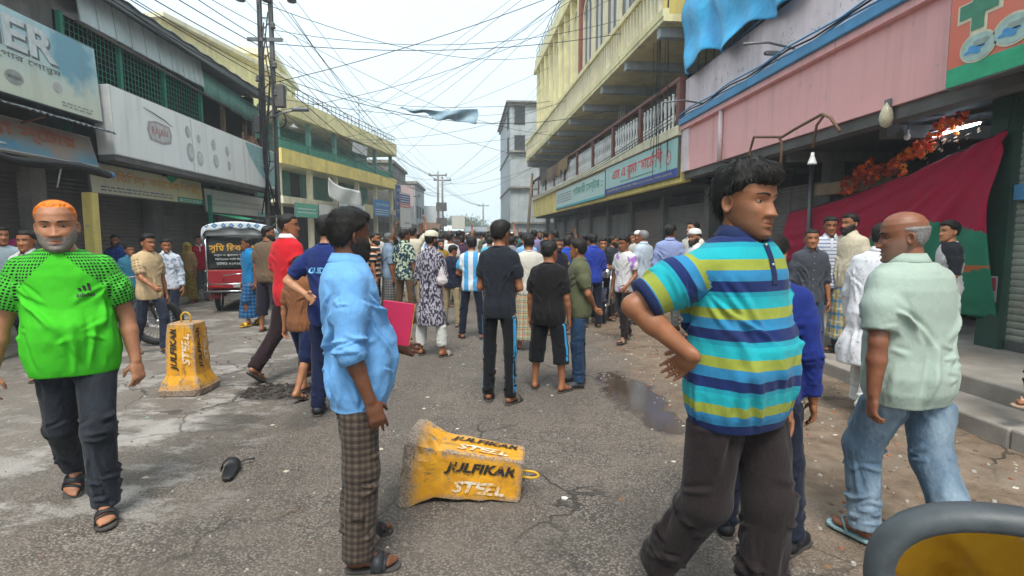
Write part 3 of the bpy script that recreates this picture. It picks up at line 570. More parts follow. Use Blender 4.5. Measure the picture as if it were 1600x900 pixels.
# gooseneck pipe lamp
gl = thing('gooseneck_lamp', 'bent grey pipe lamp with a white bell shade in front of the pink fascia', 'lamp', (0, 0, 0))
g0 = [at_x(px_, py_, 4.75) for px_, py_ in ((1174, 290), (1172, 235), (1178, 214), (1222, 214), (1245, 200), (1285, 178), (1298, 184), (1312, 205))]
MB().tube(g0, .022, 8).build('pipe', M['rust'], gl)
MB().tube([at_x(1218, 280, 4.75), at_x(1222, 225, 4.75), at_x(1217, 214, 4.75)], .02, 8).build('pipe', M['rust'], gl); MB().tube([at_x(1288, 179, 4.75), at_x(1276, 196, 4.75), at_x(1270, 232, 4.75)], .02, 8).build('pipe', M['rust'], gl)
p = at_x(1269, 255, 4.75); MB().lathe([(.065, -.015), (.06, .0), (.04, .06), (.026, .10), (.022, .15), (.005, .15)], p, 14).build('shade', flat('shade_white', (.72, .72, .70), .35), gl)
# red/green health sign
t, f, L, Hh = sign_box('pharmacy_sign', 'salmon red pharmacy sign with green cross, two ovals and green bottom band', (4.98, 5.72), (4.98, 3.3), 3.10, 4.75, .14, faded_sign('sign_salmon', (.62,.13,.075), (.66,.18,.10), 'x', 0, 2), M['steel'])
patchq(f, 'green_band', .02, L-.02, .02, .21, ink('band_green', (.02,.36,.18)))
def cross(cx, cz, a, b, mat, y): return MB().add([(cx+x_*1.0, y, cz+z_) for x_, z_ in ((-a, -b), (-b, -b), (-b, -a), (b, -a), (b, -b), (a, -b), (a, b), (b, b), (b, a), (-b, a), (-b, b), (-a, b))], [tuple(range(12))]).build('cross', mat, f)
cross(.36, .72, .25, .095, ink('cross_cream', (.66,.60,.42)), -.006); cross(.35, .73, .215, .072, ink('cross_green', (.05,.22,.13)), -.010)
for (cx, cz) in ((.37, .34), (.73, .38), (1.12, .40)): blob(f, 'oval', cx, cz, .205, .15, ink('oval_cream', (.60,.58,.42)), -.010); blob(f, 'oval', cx, cz, .185, .13, ink('oval_teal', (.36,.50,.46)), -.013); blob(f, 'oval_print', cx-.03, cz-.02, .10, .04, ink('oval_blue', (.06,.28,.55)), -.016, 20, lambda u: 1+.3*math.sin(u*25)); blob(f, 'oval_print', cx+.04, cz+.035, .08, .035, ink('oval_grey', (.26,.33,.30)), -.016, 20, lambda u: 1+.25*math.sin(u*19))
MB().tube([(.2, .12, .3), (.2, .4, .4)], .02).build('bracket', M['steel'], t)
# blue tarpaulin on the terrace
m_, tn = newmat('blue_tarpaulin'); P_ = tn.coord('Object'); tn.set(Base__Color=tn.mix(tn.rng(tn.noise(P_, 2.5, 5), .3, .7), (.012,.27,.56), (.02,.42,.74)), Roughness=.42, Normal=tn.bump(tn.noise(P_, 6, 6, .6), .5, .06)); m_.node_tree.nodes['Principled BSDF'].inputs['Transmission Weight'].default_value = 0
bt = thing('blue_tarpaulin', 'bright blue tarpaulin sheet hung over the terrace above the ledge', 'tarpaulin', (0, 0, 0))
def tarp(u, v):
    y = 8.8+5.1*u; sag = .16*math.sin(u*math.pi*3.0)**2; z = 8.2-(2.86-.25*u+sag-.18*abs(math.sin(u*6.5)))*v
    x = PX-.06-.35*math.sin(v*math.pi*.5)*.5+.10*math.sin(u*17+v*4)*v+.06*math.sin(u*31+v*9)*v+.05*math.sin(v*14+u*5); return (x, y, z)
solidify(MB().grid(tarp, 90, 50).build('sheet', m_, bt), .008)
for u in (0, .5, 1): MB().tube([tarp(u, .98), (PX+.15, 9.05+4.85*u, 5.62)], .006, 4).build('tie_rope', M['black'], bt)

# crimson and green cloth, flowers and tube light inside the arcade
cl = thing('draped_cloth', 'huge crimson and green cloth draped across the arcade front', 'cloth', (0, 0, 0))
pA, pB = at_x(1236, 326, 6.25), at_x(1545, 218, 5.95)
def drape(u, v):
    y = 10.9+(5.80-10.9)*u; x = 6.35-.55*u**1.5; zt = 2.05+.62*u**1.5+.05*u; zb = .95-.40*u
    z = zt+(zb-zt)*v; sp_ = (1-u)**.7
    rad = math.atan2(v+.12, 1.08-u); f_ = math.sin(rad*26)*.045*(.3+u)+math.sin(rad*47+1)*.02+math.sin((u*23-v*3)*1.7)*.018+math.sin(u*6.28*2)*.05*v
    return (x+f_*(.3+.7*v)-.12*math.sin(v*math.pi), y, z-.05*math.sin(u*11)*v)
mr = pm('crimson_cloth', (.34,.012,.045), .8, .12, 4, .15, 120, spec=.2); mg = pm('green_flag_cloth', (.03,.20,.12), .8, .15, 3, .15, 120, spec=.2); mo = pm('orange_brown_cloth', (.42,.13,.05), .8, .15, 3, .15, 120, spec=.2)
g = MB().grid(drape, 150, 75)
for k, f_ in enumerate(g.f):
    i, j = k % 150, k//150; u, v = i/150, j/75
    if u > .55 and v > .46+.10*math.sin(u*7): g.m[k] = 1
    if u > .62 and abs(v-.80+.25*(u-.62)) < .055*math.sin((u-.62)/.38*math.pi)+.0: g.m[k] = 2
    if u <= .55 and v > .9: g.m[k] = 1
solidify(g.build('cloth', [mr, mg, mo], cl), .004)
for u_ in (.0, .5, 1.0): MB().tube([drape(u_, 0), (drape(u_, 0)[0]+.05, drape(u_, 0)[1], 3.1)], .006, 4).build('tie_rope', M['black'], cl)
MB().tube([drape(0, 0), drape(.33, 0), drape(.66, 0), drape(1, 0)], .01, 6).build('rope', M['black'], cl)
gar = thing('flower_garland', 'cluster of orange artificial flowers hung along the top of the crimson cloth', 'flowers', (0, 0, 0))
rf = random.Random(4)
def flower_mesh(col):
    mb = MB()
    for k in range(3):
        for p in range(7):
            a = p*.9+k*.4; r0 = .05-.012*k; c_, s_ = math.cos(a), math.sin(a); h = .01+.014*k
            mb.add([(0, 0, h*.4), (r0*.6*math.cos(a-.4), r0*.6*math.sin(a-.4), h), (r0*c_, r0*s_, h+.016), (r0*.6*math.cos(a+.4), r0*.6*math.sin(a+.4), h)], [(0, 1, 2, 3)], 0, True)
    return mb.mesh('flower', flat('petal_%d' % int(col[1]*1000), col, .7))
fms = [flower_mesh(c) for c in ((.80,.13,.015), (.90,.26,.02), (.62,.07,.015), (.36,.045,.018))]
for i in range(150):
    u = rf.random(); y = 8.9-2.35*u; z = 2.35+.62*u**1.1+rf.gauss(0, .07)+.06*math.sin(u*9); obj('flower', fms[rf.choice((0, 1, 2)) if u > .55 else rf.choice((2, 3, 0, 3))], gar, (6.1-.1*u+rf.gauss(0, .06), y, z), (rf.uniform(0, 6), rf.uniform(-1, 1), rf.uniform(0, 6))).scale = (rf.uniform(.8, 1.5),)*3  # brighter petals near the tube, darker ones away: its glow painted into the colours
lf = MB()
for i in range(160):
    u = rf.random(); y = 8.9-2.35*u; z = 2.30+.60*u**1.1+rf.gauss(0, .09); a = rf.uniform(0, 6.28); c_, s_ = .05*math.cos(a), .05*math.sin(a); x = 6.14+rf.gauss(0, .05); lf.add([(x, y, z), (x+.01, y+c_*.5-.01, z+s_*.5+.015), (x, y+c_, z+s_), (x-.01, y+c_*.5+.01, z+s_*.5-.015)], [(0, 1, 2, 3)])
tag(lf.build('leaves', flat('garland_leaf', (.10,.05,.02), .7), gar), kind='stuff')
tl = thing('tube_light', 'lit cool-white tube light above the orange flowers', 'lamp', (6.15, 6.85, 2.93), R(4)); MB().tube([(0, -.32, .02), (0, .32, -.03)], .016, 8).build('tube', emit('tube_glow', (.62, .80, 1.0), 26), tl); MB().box(-.03, .03, -.36, .36, .025, .06).build('fitting', M['steel'], tl)
MB().tube([(0, 0, .05), (0, 0, .2)], .01).build('hanger', M['steel'], tl)

# =================================================================== RIGHT: yellow building with balustrades
q0, q1 = (5.30, 14.2), (4.02, 41.0); ql = math.dist(q0, q1)
rb = thing('balcony_building', 'tall yellow building with white turned balusters and a slotted upper balcony', 'building', (*q1, 0), frame_rz(q1, q0))
# local x = 0 at the far end, ql at the near end; -y is the street side
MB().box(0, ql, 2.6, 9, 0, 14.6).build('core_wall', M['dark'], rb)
MB().box(0, ql, 1.6, 2.6, 0, 3.1).build('shop_back_wall', M['concd'], rb)
MB().box(-.1, ql, -.02, .25, 2.98, 4.18).build('yellow_beam', M['yellow'], rb); MB().box(-.2, ql, -.16, .25, 4.18, 4.44, 0, .02).build('cream_ledge', M['cream'], rb)
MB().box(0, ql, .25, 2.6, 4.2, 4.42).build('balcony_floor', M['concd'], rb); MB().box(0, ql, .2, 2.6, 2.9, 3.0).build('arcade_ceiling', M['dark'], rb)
for i in range(9):
    x = .4+i*(ql-.8)/8; MB().box(x-.15, x+.15, .9, 1.2, 0, 2.95).build('pillar', M['concd'], rb)
    if i < 8: shutter(rb, x+.16, x+(ql-.8)/8-.16, .25, 2.5, 1.05, M['shut'] if i != 6 else pm('shutter_brown', (.12,.09,.08), .55, .12, 2, .08, 50, grime=.5))
MB().box(-.4, ql, -1.0, 1.7, -.2, .22, 0, .02).build('arcade_floor', M['kerb'], rb)
# turned balusters
prof = [(.045, 0), (.05, .03), (.03, .07), (.042, .16), (.056, .26), (.046, .36), (.028, .42), (.045, .46), (.028, .50), (.045, .60), (.058, .70), (.045, .80), (.03, .86), (.05, .90), (.045, .93)]
bmsh = MB().lathe(prof, (0, 0, 0), 8).mesh('baluster', M['balw']); posts = [0.1+i*(ql-.2)/9 for i in range(10)]
for i, x in enumerate(posts):
    MB().box(x-.10, x+.10, -.13, .07, 4.44, 5.55, 0, .01).build('balcony_post', M['brown'], rb)
    if i < 9:
        n = 10; w_ = posts[1]-posts[0]-.2
        for k in range(n): obj('baluster', bmsh, rb, (x+.1+w_*(k+.5)/n, -.03, 4.44))
MB().box(-.1, ql, -.14, .08, 5.551, 5.66, 0, .015).build('balcony_rail', M['brown'], rb)
# upper balcony slab, ribs, slotted parapet
oy = -.62
MB().box(.3, ql, oy+.02, 2.6, 7.02, 7.20).build('upper_slab', M['yelp'], rb)
for i in range(10): MB().box(.9+i*(ql-1)/9.2, 1.15+i*(ql-1)/9.2, oy+.10, 2.6, 6.78, 7.02).build('slab_rib', M['grw'], rb)
nose = [(0.3+1.6*(1-math.cos(a)), oy+.02+3.2*(1-math.sin(a))) for a in [math.pi/2*i/8 for i in range(9)]]
MB().prism([(.35, oy+.1), (.35, 2.6), (-.9, 2.6), (-.85, 1.4), (-.55, .5), (-.1, -.15)], 6.70, 7.22).build('rounded_slab_end', M['grw'], rb)
MB().box(.1, ql, oy, oy+.16, 7.14, 7.34).build('parapet_base', M['yelp'], rb); MB().box(.1, ql, oy-.03, oy+.19, 8.22, 8.40, 0, .02).build('parapet_cap', M['yelp'], rb)
bf = MB(); bf.prism([(-.052, 0), (.052, 0), (.052, .88), (-.052, .88)], 0, .10, 0, lambda a, b, c: (a, c, b)); bfm = bf.mesh('parapet_fin', M['cream'])
nfin = 92
for k in range(nfin): obj('parapet_fin', bfm, rb, (.25+k*(ql-.4)/nfin, oy+.03, 7.34))
# upper storeys: yellow wall, brick-red bay with arched windows, arcaded far end
MB().box(0, ql, .35, .6, 7.2, 14.0).build('upper_wall', M['yellow'], rb); MB().box(-.25, ql, .0, .7, 13.4, 13.75, 0, .03).build('cornice', M['yelp'], rb); MB().box(-.15, ql, .1, .6, 13.75, 14.4).build('roof_parapet', M['yelp'], rb)
MB().box(-.02, .35, .35, 9, 7.2, 14.0).build('end_wall', M['yellow'], rb)
def arch_panel(x, z0, w_, h, d, mat, parent, name='arch_window', rim=None, y=.33):
    pts = [(x-w_/2, z0), (x+w_/2, z0)]+[(x+w_/2*math.cos(a), z0+h-w_/2+w_/2*math.sin(a)) for a in [math.pi*i/10 for i in range(11)]]
    o = MB().prism(pts, y-.02, y, 0, lambda a, b, c: (a, c, b)).build(name, mat, parent)
    if rim:
        s_ = (w_+.22)/w_; cx, cz = x, z0; outer = [(cx+(a-cx)*s_, cz+(b-cz)*1.0+(.11 if b > z0+h*.4 else 0)) for a, b in pts]; vs = [(a, y-.12, b) for a, b in pts]+[(a, y-.12, b) for a, b in outer]+[(a, y+.02, b) for a, b in pts]+[(a, y+.02, b) for a, b in outer]; n = len(pts)
        fs = []
        for i in range(n):
            j = (i+1) % n; fs += [(i, j, n+j, n+i)[::-1], (n+i, n+j, 3*n+j, 3*n+i)[::-1], (j, i, 2*n+i, 2*n+j)[::-1]]
        MB().add(vs, fs).build('arch_surround', rim, o)
    return o
gls = pm('dark_window_glass', (.05,.055,.06), .12, .2, 1.0, 0, 30)
MB().box(14.0, 22.6, .12, .42, 8.42, 9.2).build('bay_sill', M['brick'], rb)
for x in (14.0, 22.2): MB().box(x, x+.45, .10, .42, 9.2, 13.3).build('bay_pier', M['brick'], rb)
for i in range(4): arch_panel(15.5+i*1.9, 9.25, 1.5, 3.1, 0, gls, rb, rim=M['cream'], y=.30); MB().box(15.47+i*1.9, 15.53+i*1.9, .2, .28, 9.25, 12.2).build('mullion', M['white'], rb)
for i in range(8):
    x = 1.0+i*1.62
    if i < 8: arch_panel(x+.75, 8.5, 1.1, 4.2, 0, M['yelp'], rb, 'blind_arch', M['cream'], y=.33)
for i in range(9): MB().box(.85+i*1.62, 1.1+i*1.62, .08, .36, 8.4, 13.4).build('pilaster', M['yelp'], rb)
for i in range(2): MB().box(23.9+i*1.9, 24.9+i*1.9, .30, .36, 9.6, 11.0).build('window', gls, rb); 
for i in range(14): MB().box(22.7, ql, .335, .349, 8.6+i*.36, 8.63+i*.36).build('shade_line', M['brown'] if False else M['cream'], rb)  # thin cream strips put the wall's shade lines into its shape and colour
for i in range(22): MB().tube([(.1+i*1.2, .2, 14.4), (.1+i*1.2, .2, 15.1)], .02, 5).build('roof_rail_post', M['steel'], rb)
for z in (14.75, 15.1): MB().tube([(0, .2, z), (ql, .2, z)], .025).build('roof_rail', M['steel'], rb)
# verandah clutter
for i, x in enumerate((6.0, 11.5, 17.0, 22.4)): MB().box(x, x+.3, 1.9, 2.3, 4.42, 7.0).build('verandah_column', M['concd'], rb)
for i in range(4): MB().tube([(18.5+i*.22, .9, 4.42), (18.3+i*.25, .85, 6.9)], .02, 5).build('leaning_pipe', M['white'], rb)
clm = [pm('hung_cloth_%d' % i, c, .9, .15, 6, .2, 90) for i, c in enumerate(((.23,.155,.075), (.15,.10,.075), (.20,.15,.10), (.11,.085,.07)))]
for i, (a, b) in enumerate(((10.6, 13.2), (9.0, 10.4), (7.2, 8.8), (4.6, 6.9))):
    c = thing('hung_cloth', ('mustard brown cloth', 'dark brown cloth', 'tan cloth', 'grey-brown cloth')[i]+' hung over the balcony rail to dry', 'cloth', (*q1, 0), frame_rz(q1, q0))
    solidify(MB().grid(lambda u, v, a=a, b=b, i=i: (a+(b-a)*u, -.19-.03*math.sin(u*22+i)-.02*v+(.0 if v > .08 else .12*(1-v/.08)), 5.70-(.75+.14*math.sin(u*13+i*2))*v), 36, 10).build('cloth', clm[i], c), .006)
# pharmacy fascia signs
def rb_pt(x, out): d = frame_rz(q1, q0); return (q1[0]+math.cos(d)*x+math.sin(d)*out, q1[1]+math.sin(d)*x-math.cos(d)*out)
t, f, L, Hh = sign_box('shop_fascia_sign', 'aqua pharmacy fascia sign with big red Bengali letters and a navy strip', rb_pt(ql-6.9, .10), rb_pt(ql-.05, .10), 3.12, 4.16, .08, faded_sign('sign_aqua', (.34,.55,.52), (.28,.52,.48), 'x', 0, 7), M['steel'])
patchq(f, 'navy_strip', .02, L-.02, .02, .24, ink('strip_navy', (.03,.06,.30))); text(bn('এম এ রুমা ফামেসী'), f, (3.35, -.012, .66), mat=ink('letter_red', (.70,.04,.04)), w=4.9, h=.56, bold=.016)
text(bn('এম এ রুমা ফামেসী'), f, (3.38, -.009, .645), mat=ink('letter_halo', (.70,.62,.60)), w=4.95, h=.58, bold=.03); MB().tube([(4.95, -.012, .84), (5.12, -.012, .93)], .016, 4, flat=.3).build('reph_stroke', ink('letter_red', (.62,.05,.05)), f)
text(bn('প্রোঃ হাজীগঞ্জ রোড, সদর, রংপুর। মোবাঃ ০১৭১২-৬৩১১০১, ০১৭১২-১৮১৬১৯'), f, (3.4, -.012, .13), mat=ink('letter_yellow', (.62,.56,.16)), w=6.2, h=.13); rules(f, 1.9, 5.2, .33, 1, ink('sign_darkgrey', (.12,.13,.13)), .04, .06, -.009, 71)
blob(f, 'round_emblem', 6.2, .58, .2, .2, ink('emblem_red', (.52,.20,.22)), -.009); blob(f, 'round_emblem', 6.2, .58, .15, .15, ink('emblem_white', (.60,.62,.60)), -.012); text('১০', f, (6.2, -.015, .58), mat=ink('letter_red', (.62,.05,.05)), w=.2)
t, f, L, Hh = sign_box('shop_fascia_sign', 'paler aqua fascia sign with green Bengali letters beside the red-lettered pharmacy one', rb_pt(ql-17.2, .10), rb_pt(ql-7.0, .10), 3.08, 4.10, .08, faded_sign('sign_aqua2', (.44,.56,.53), (.40,.58,.55), 'x', 0, 10), M['steel'])
patchq(f, 'cyan_strip', .02, L-.02, .02, .12, ink('strip_cyan', (.06,.42,.46))); text(bn('পাইকারী সেন্টার ::'), f, (7.2, -.009, .62), mat=ink('letter_green', (.04,.30,.20)), w=5.4, h=.55, bold=.014); rules(f, .4, 4.2, .72, 4, ink('sign_darkgrey', (.12,.13,.13)), .05, .13, -.009, 81)

# far-right grey building and a leaning post
gb = far_block('tall pale grey weathered building closing the street past the yellow balconies', 2.62, 11, 47, 60, 12.5, M['grw'], 3); gb.rotation_euler[2] = R(1.5)
for z in (8.6, 11.0): MB().box(-.06, .02, 1.5, 2.7, z, z+1.6).build('window', M['dark'], gb); MB().box(.35, 1.25, -.05, .02, z, z+1.5).build('window', gls, gb)
MB().box(-.35, 9, -.35, 13, 12.76, 12.9).build('cornice', M['conc'], gb)
p = at_y(822, 372, 38); lp = thing('leaning_post', 'leaning weathered timber post with a short cross-arm at the street bend', 'post', (p.x, 38, 0)); MB().tube([(0, 0, 0), (.22, 0, 3.2), (.42, 0, 5.9)], [.11, .10, .08], 8).build('shaft', M['wood'], lp); MB().tube([(.0, 0, 4.9), (.8, 0, 4.8)], .04).build('cross_arm', M['wood'], lp)
far_block('pale distant building at the end of the street', 4.0, 12, 68, 80, 7.0, M['grw'], 2)

# =================================================================== lattice pole, distant poles, wires
def insulator(parent, p, s=1.0): return MB().lathe([(.02*s, -.05*s), (.075*s, -.04*s), (.08*s, .0), (.05*s, .03*s), (.075*s, .06*s), (.06*s, .11*s), (.02*s, .14*s)], p, 10).build('insulator', M['concd'], parent)
pl = thing('utility_pole', 'tall twin-legged steel utility pole thick with cables beside the long signboard', 'pole', (-6.2, 16.9, 0))
for sx in (-.16, .16): MB().box(sx-.05, sx+.05, -.07, .07, 0, 9.6).build('leg', M['concd'], pl)
for i in range(22): MB().tube([(-.15, -.03, .5+i*.41), (.15, -.03, .5+i*.41+(.3 if i % 2 else -.0))], .018, 5).build('brace', M['concd'], pl)
for z in (8.55, 7.2): MB().box(-.95 if z > 8 else -.5, .95 if z > 8 else .5, -.12, -.06, z, z+.1).build('cross_arm', M['steel'], pl)
for x in (-.62, .12, .82): insulator(pl, (x, -.15, 8.36), 1.7)
for z, s_ in ((6.5, 1), (6.1, -1), (5.7, 1), (5.3, -1), (7.6, 1)): insulator(pl, (.24*s_, -.1, z))
MB().box(.2, .48, -.14, .1, 5.35, 6.0, 0, .02).build('junction_box', M['concd'], pl); MB().box(-.42, -.2, -.14, .1, 4.6, 5.1, 0, .02).build('junction_box', M['steel'], pl)
for k in range(5): MB().tube([(.38+.17*math.cos(a), -.18-.02*k, 4.95+.24*math.sin(a)) for a in [2*math.pi*i/20 for i in range(21)]], .014, 5, cap=False).build('cable_coil', M['black'], pl)
for k in range(9): MB().tube([(random.uniform(-.2, .2), -.12-.02*(k % 3), 8.3-.3*k), (random.uniform(-.22, .22), -.16, 6.0), (random.uniform(-.25, .25), -.15, 3.8), (random.uniform(-.3, .3), -.12, 2.2)], .02, 5).build('down_cable', M['black'], pl)
sa = thing('street_lamp', 'small street lamp on a curved arm from the utility pole', 'lamp', (-6.0, 16.1, 4.95)); MB().tube([(0, 0, -.1), (.5, -.1, .05), (.95, -.2, .12)], .025).build('arm', M['steel'], sa); MB().box(.8, 1.25, -.3, -.12, .08, .17, 0, .03).build('lamp_head', M['steel'], sa)
s2 = thing('hanging_lamp', 'small round dish lamp hanging near the utility pole', 'lamp', (-5.75, 17.6, 4.9)); MB().lathe([(.02, .12), (.05, .08), (.16, .0), (.15, -.02), (.02, .02)], (0, 0, 0), 12).build('shade', M['white'], s2); MB().tube([(0, 0, .1), (-.3, 0, .25)], .012).build('arm', M['steel'], s2)
def dist_pole(px_, pyt, Y, label, arms=2, r=.14):
    p = at_y(px_, pyt, Y); d = thing('utility_pole', label, 'pole', (p.x, Y, 0)); MB().tube([(0, 0, 0), (0, 0, p.z)], [r, r*.7], 8).build('shaft', M['conc'], d)
    for k in range(arms):
        MB().box(-.95, .95, -.06, .06, p.z-.45-k*.75, p.z-.33-k*.75).build('cross_arm', M['concd'], d)
        for x in (-.85, 0, .85): insulator(d, (x, 0, p.z-.32-k*.75), 1.1)
    return d, p
D1, P1 = dist_pole(684, 268, 58, 'left concrete pole of the distant twin pair with cross-arms', 1); D2, P2 = dist_pole(691, 276, 60, 'right concrete pole of the distant twin pair with cross-arms', 1)
for z in (2.6, 4.2): MB().box(-.2, .9, -.3, -.1, z, z+.9).build('transformer_box', M['concd'], D1)
D3, P3 = dist_pole(755, 318, 95, 'lone distant concrete pole standing before the trees', 1, .2)
dist_pole(640, 300, 50, 'thin pole rising behind the unplastered building', 1, .1)
def cable(a, b, sag, r=.016, label='black overhead cable crossing the street to the yellow balcony building', group='overhead cables', n=14):
    a, b = Vector(a), Vector(b); r = r*.68; pts = [a.lerp(b, i/n)+Vector((0, 0, -sag*4*(i/n)*(1-i/n))) for i in range(n+1)]
    return tag(MB().tube(pts, r, 4, cap=False).build('overhead_cable', M['black']), label, 'cable', group)
r = random.Random(21)
pt = (-6.15, 16.8)
for i in range(9):        # pole -> right-hand building
    x = ql-1.5-r.uniform(0, 20); q = rb_pt(x, .3); cable((pt[0]+r.uniform(-.2, .3), pt[1]-.1, 5.2+.38*i), (q[0], q[1], 5.9+r.uniform(0, 6)), r.uniform(.25, .9), r.uniform(.010, .018))
for i in range(5):
    x = ql-r.uniform(3, 22); q = rb_pt(x, .3); a = at_y(r.uniform(455, 560), r.uniform(175, 230), 33); cable(a, (q[0], q[1], 7.0+r.uniform(0, 5)), r.uniform(.3, 1.0), .014, 'thin cable from the yellow-banded building across to the balcony building', 'cross-street cables')
for i in range(12):       # pole -> distant poles
    cable((pt[0]+r.uniform(-.3, .9), pt[1], 5.0+.3*i), (P1.x+r.uniform(-.9, .9), 58, P1.z-.3-r.uniform(0, 2.4)), r.uniform(.5, 1.6), r.uniform(.012, .024), 'black overhead cable running down the street from the utility pole', 'down-street cables')
for k, x in enumerate((-.62, .12, .82)):
    cable((pt[0]+x, pt[1], 8.4), (P2.x+x, 60, P2.z-.25), .6, .014, 'power line from the utility pole insulators to the distant twin poles', 'power lines'); cable((pt[0]+x, pt[1], 8.4), (-5.4+x*1.6, -3, 8.9), .5, .014, 'power line from the utility pole insulators to the distant twin poles' if False else 'power line strung from the utility pole back past the billboard', 'power lines overhead')
for i in range(8):
    cable((pt[0]+r.uniform(-.3, .1), pt[1], 5.4+.32*i), (LX+.3+r.uniform(-.2, .5), 1-r.uniform(0, 4), 6.2+r.uniform(0, .8)), r.uniform(.2, .6), r.uniform(.012, .022), 'black cable sagging along the sheet roof edge to the utility pole', 'roof-edge cables')
for i in range(7):
    cable((P1.x+r.uniform(-.6, .8), 58, P1.z-.3-r.uniform(0, 2)), (rb_pt(2+r.uniform(0, 8), .4)[0], rb_pt(3, .4)[1]-r.uniform(0, 5), 6+r.uniform(0, 5)), r.uniform(.3, 1), .016, 'cable from the distant twin poles to the balcony building', 'far cables')
for i in range(5): cable((P1.x+r.uniform(-.6, .8), 58, P1.z-.3-r.uniform(0, 1.5)), (P3.x+r.uniform(-.9, .9), 95, P3.z-.4), .6, .02, 'cable between the distant poles', 'farthest cables')
for i in range(4):        # high wires across the top of the frame
    a = at_y(r.uniform(500, 640), r.uniform(160, 260), 30); b = at_y(r.uniform(880, 1000), r.uniform(-120, -20), 13); cable(a, b, r.uniform(.1, .3), .012, 'thin wire slanting high over the street', 'high wires')
# loose wires on the front of the balcony building
for i in range(9):
    x = ql-.3-r.uniform(0, 1.4); q = rb_pt(x, .22); cable((q[0], q[1], 9.5+r.uniform(-2, 1)), (q[0]+r.uniform(-.1, .1), q[1]+r.uniform(-.2, .2), 3.3+r.uniform(-.2, 1.2)), -.04, .012, 'loose wire hanging down the balcony building front', 'hanging wires')
for i in range(3):
    qa, qb = rb_pt(.5, .3), rb_pt(ql, .3); cable((qa[0], qa[1], 4.35+.06*i), (qb[0], qb[1], 4.5+.1*i), .3, .018, 'cable slung along the cream ledge of the balcony building', 'ledge cables')
# blue rag of cloth caught on the cables
def ban(u, v):
    a, b = at_y(625, 166, 17), at_y(746, 168, 17); x = a.x+(b.x-a.x)*u; z = a.z-.02+(b.z-a.z)*u-.18*math.sin(u*math.pi)*.5; hgt = (.06+.36*min(1, max(0, (u-.12)*1.25))+.05*math.sin(u*15))*(1-.25*math.exp(-((u-.22)/.05)**2)); return (x+.03*math.sin(v*5), 17+.07*math.sin(u*14+v*4), z-hgt*v+.04*math.sin(u*23)*v)
m2, tn = newmat('faded_blue_cloth'); P_ = tn.coord('Object'); tn.set(Base__Color=tn.mix(tn.rng(tn.noise(P_, 3.0, 5), .35, .65), (.16,.26,.34), (.30,.40,.44)), Roughness=.85)
bo = tag(solidify(MB().grid(ban, 50, 12).build('torn_banner', m2), .006), 'torn faded blue banner dangling from a cable across the street', 'banner')
ca = at_y(530, 145, 17.0); cb_ = at_y(860, 158, 17.0); cable(ca, at_y(625, 165, 17), .02, .010, 'cable carrying the torn blue banner', 'banner cable'); cable(at_y(625, 165, 17), at_y(746, 167, 17), .03, .010, 'cable carrying the torn blue banner', 'banner cable'); cable(at_y(746, 167, 17), cb_, .05, .010, 'cable carrying the torn blue banner', 'banner cable')

# =================================================================== distant trees
def tree(px_, top, Y, spread, label, seed, col):
    rr = np.random.default_rng(seed); p = at_y(px_, top, Y); Ht = p.z; t = thing('tree', label, 'tree', (p.x, Y, 0), 0, 'distant trees')
    mb = MB(); mb.tube([(0, 0, 0), (.1, 0, Ht*.35), (.0, .1, Ht*.6)], [.28, .2, .12], 7)
    cl_ = []
    for i in range(9):
        a = rr.uniform(0, 6.28); e = V(math.cos(a)*spread*rr.uniform(.2, .7), math.sin(a)*spread*rr.uniform(.2, .6), Ht*rr.uniform(.55, .88)); mb.tube([(0, .05, Ht*rr.uniform(.3, .5)), (e[0]*.5, e[1]*.5, e[2]*.86), tuple(e)], [.1, .06, .02], 5); cl_.append(e)
    mb.build('trunk', M['wood'], t); n = 2600; C = np.array(cl_)[rr.integers(0, 9, n)]+rr.normal(0, 1, (n, 3))*V(spread*.27, spread*.27, Ht*.085)
    a = rr.normal(0, 1, (n, 3)); a /= np.linalg.norm(a, axis=1)[:, None]; b = np.cross(a, rr.normal(0, 1, (n, 3))); b /= np.linalg.norm(b, axis=1)[:, None]; s_ = rr.uniform(.12, .30, (n, 1))
    VV = np.stack([C-a*s_, C+b*s_*.5, C+a*s_, C-b*s_*.5], 1).reshape(-1, 3); me = bpy.data.meshes.new('crown'); me.from_pydata(VV.tolist(), [], [(4*i, 4*i+1, 4*i+2, 4*i+3) for i in range(n)]); me.materials.append(pm('foliage_%d' % seed, col, .7, .35, 1.2, 0)); obj('crown', me, t)
tree(722, 338, 120, 5.2, 'broad pale green tree at the end of the street', 3, (.075,.13,.055)); tree(706, 345, 112, 3.0, 'smaller tree left of the broad one, behind the stalls', 4, (.06,.11,.05)); tree(752, 352, 135, 4.2, 'low dark tree behind the lone distant pole', 5, (.05,.10,.05)); tree(775, 356, 140, 4, 'low tree at the far right of the street end', 6, (.06,.10,.05)); tree(672, 352, 118, 3.5, 'low tree half hidden by the twin poles', 8, (.06,.11,.05))
# =================================================================== PEOPLE: generator
_TAB = np.random.default_rng(5).random((32, 32, 32)).astype(np.float32)
def vn(x, y, z):
    xi = np.floor(x).astype(int); yi = np.floor(y).astype(int); zi = np.floor(z).astype(int)
    fx, fy, fz = x-xi, y-yi, z-zi; fx = fx*fx*(3-2*fx); fy = fy*fy*(3-2*fy); fz = fz*fz*(3-2*fz)
    o = 0
    for dx in (0, 1):
        for dy in (0, 1):
            for dz in (0, 1):
                o = o + _TAB[(xi+dx) % 32, (yi+dy) % 32, (zi+dz) % 32]*(fx if dx else 1-fx)*(fy if dy else 1-fy)*(fz if dz else 1-fz)
    return o
def ss(x, a, b):
    t = np.clip((x-a)/(b-a), 0, 1); return t*t*(3-2*t)
def V(*a): return np.array(a, float)
def nrm(a): a = np.asarray(a, float); return a/np.linalg.norm(a)

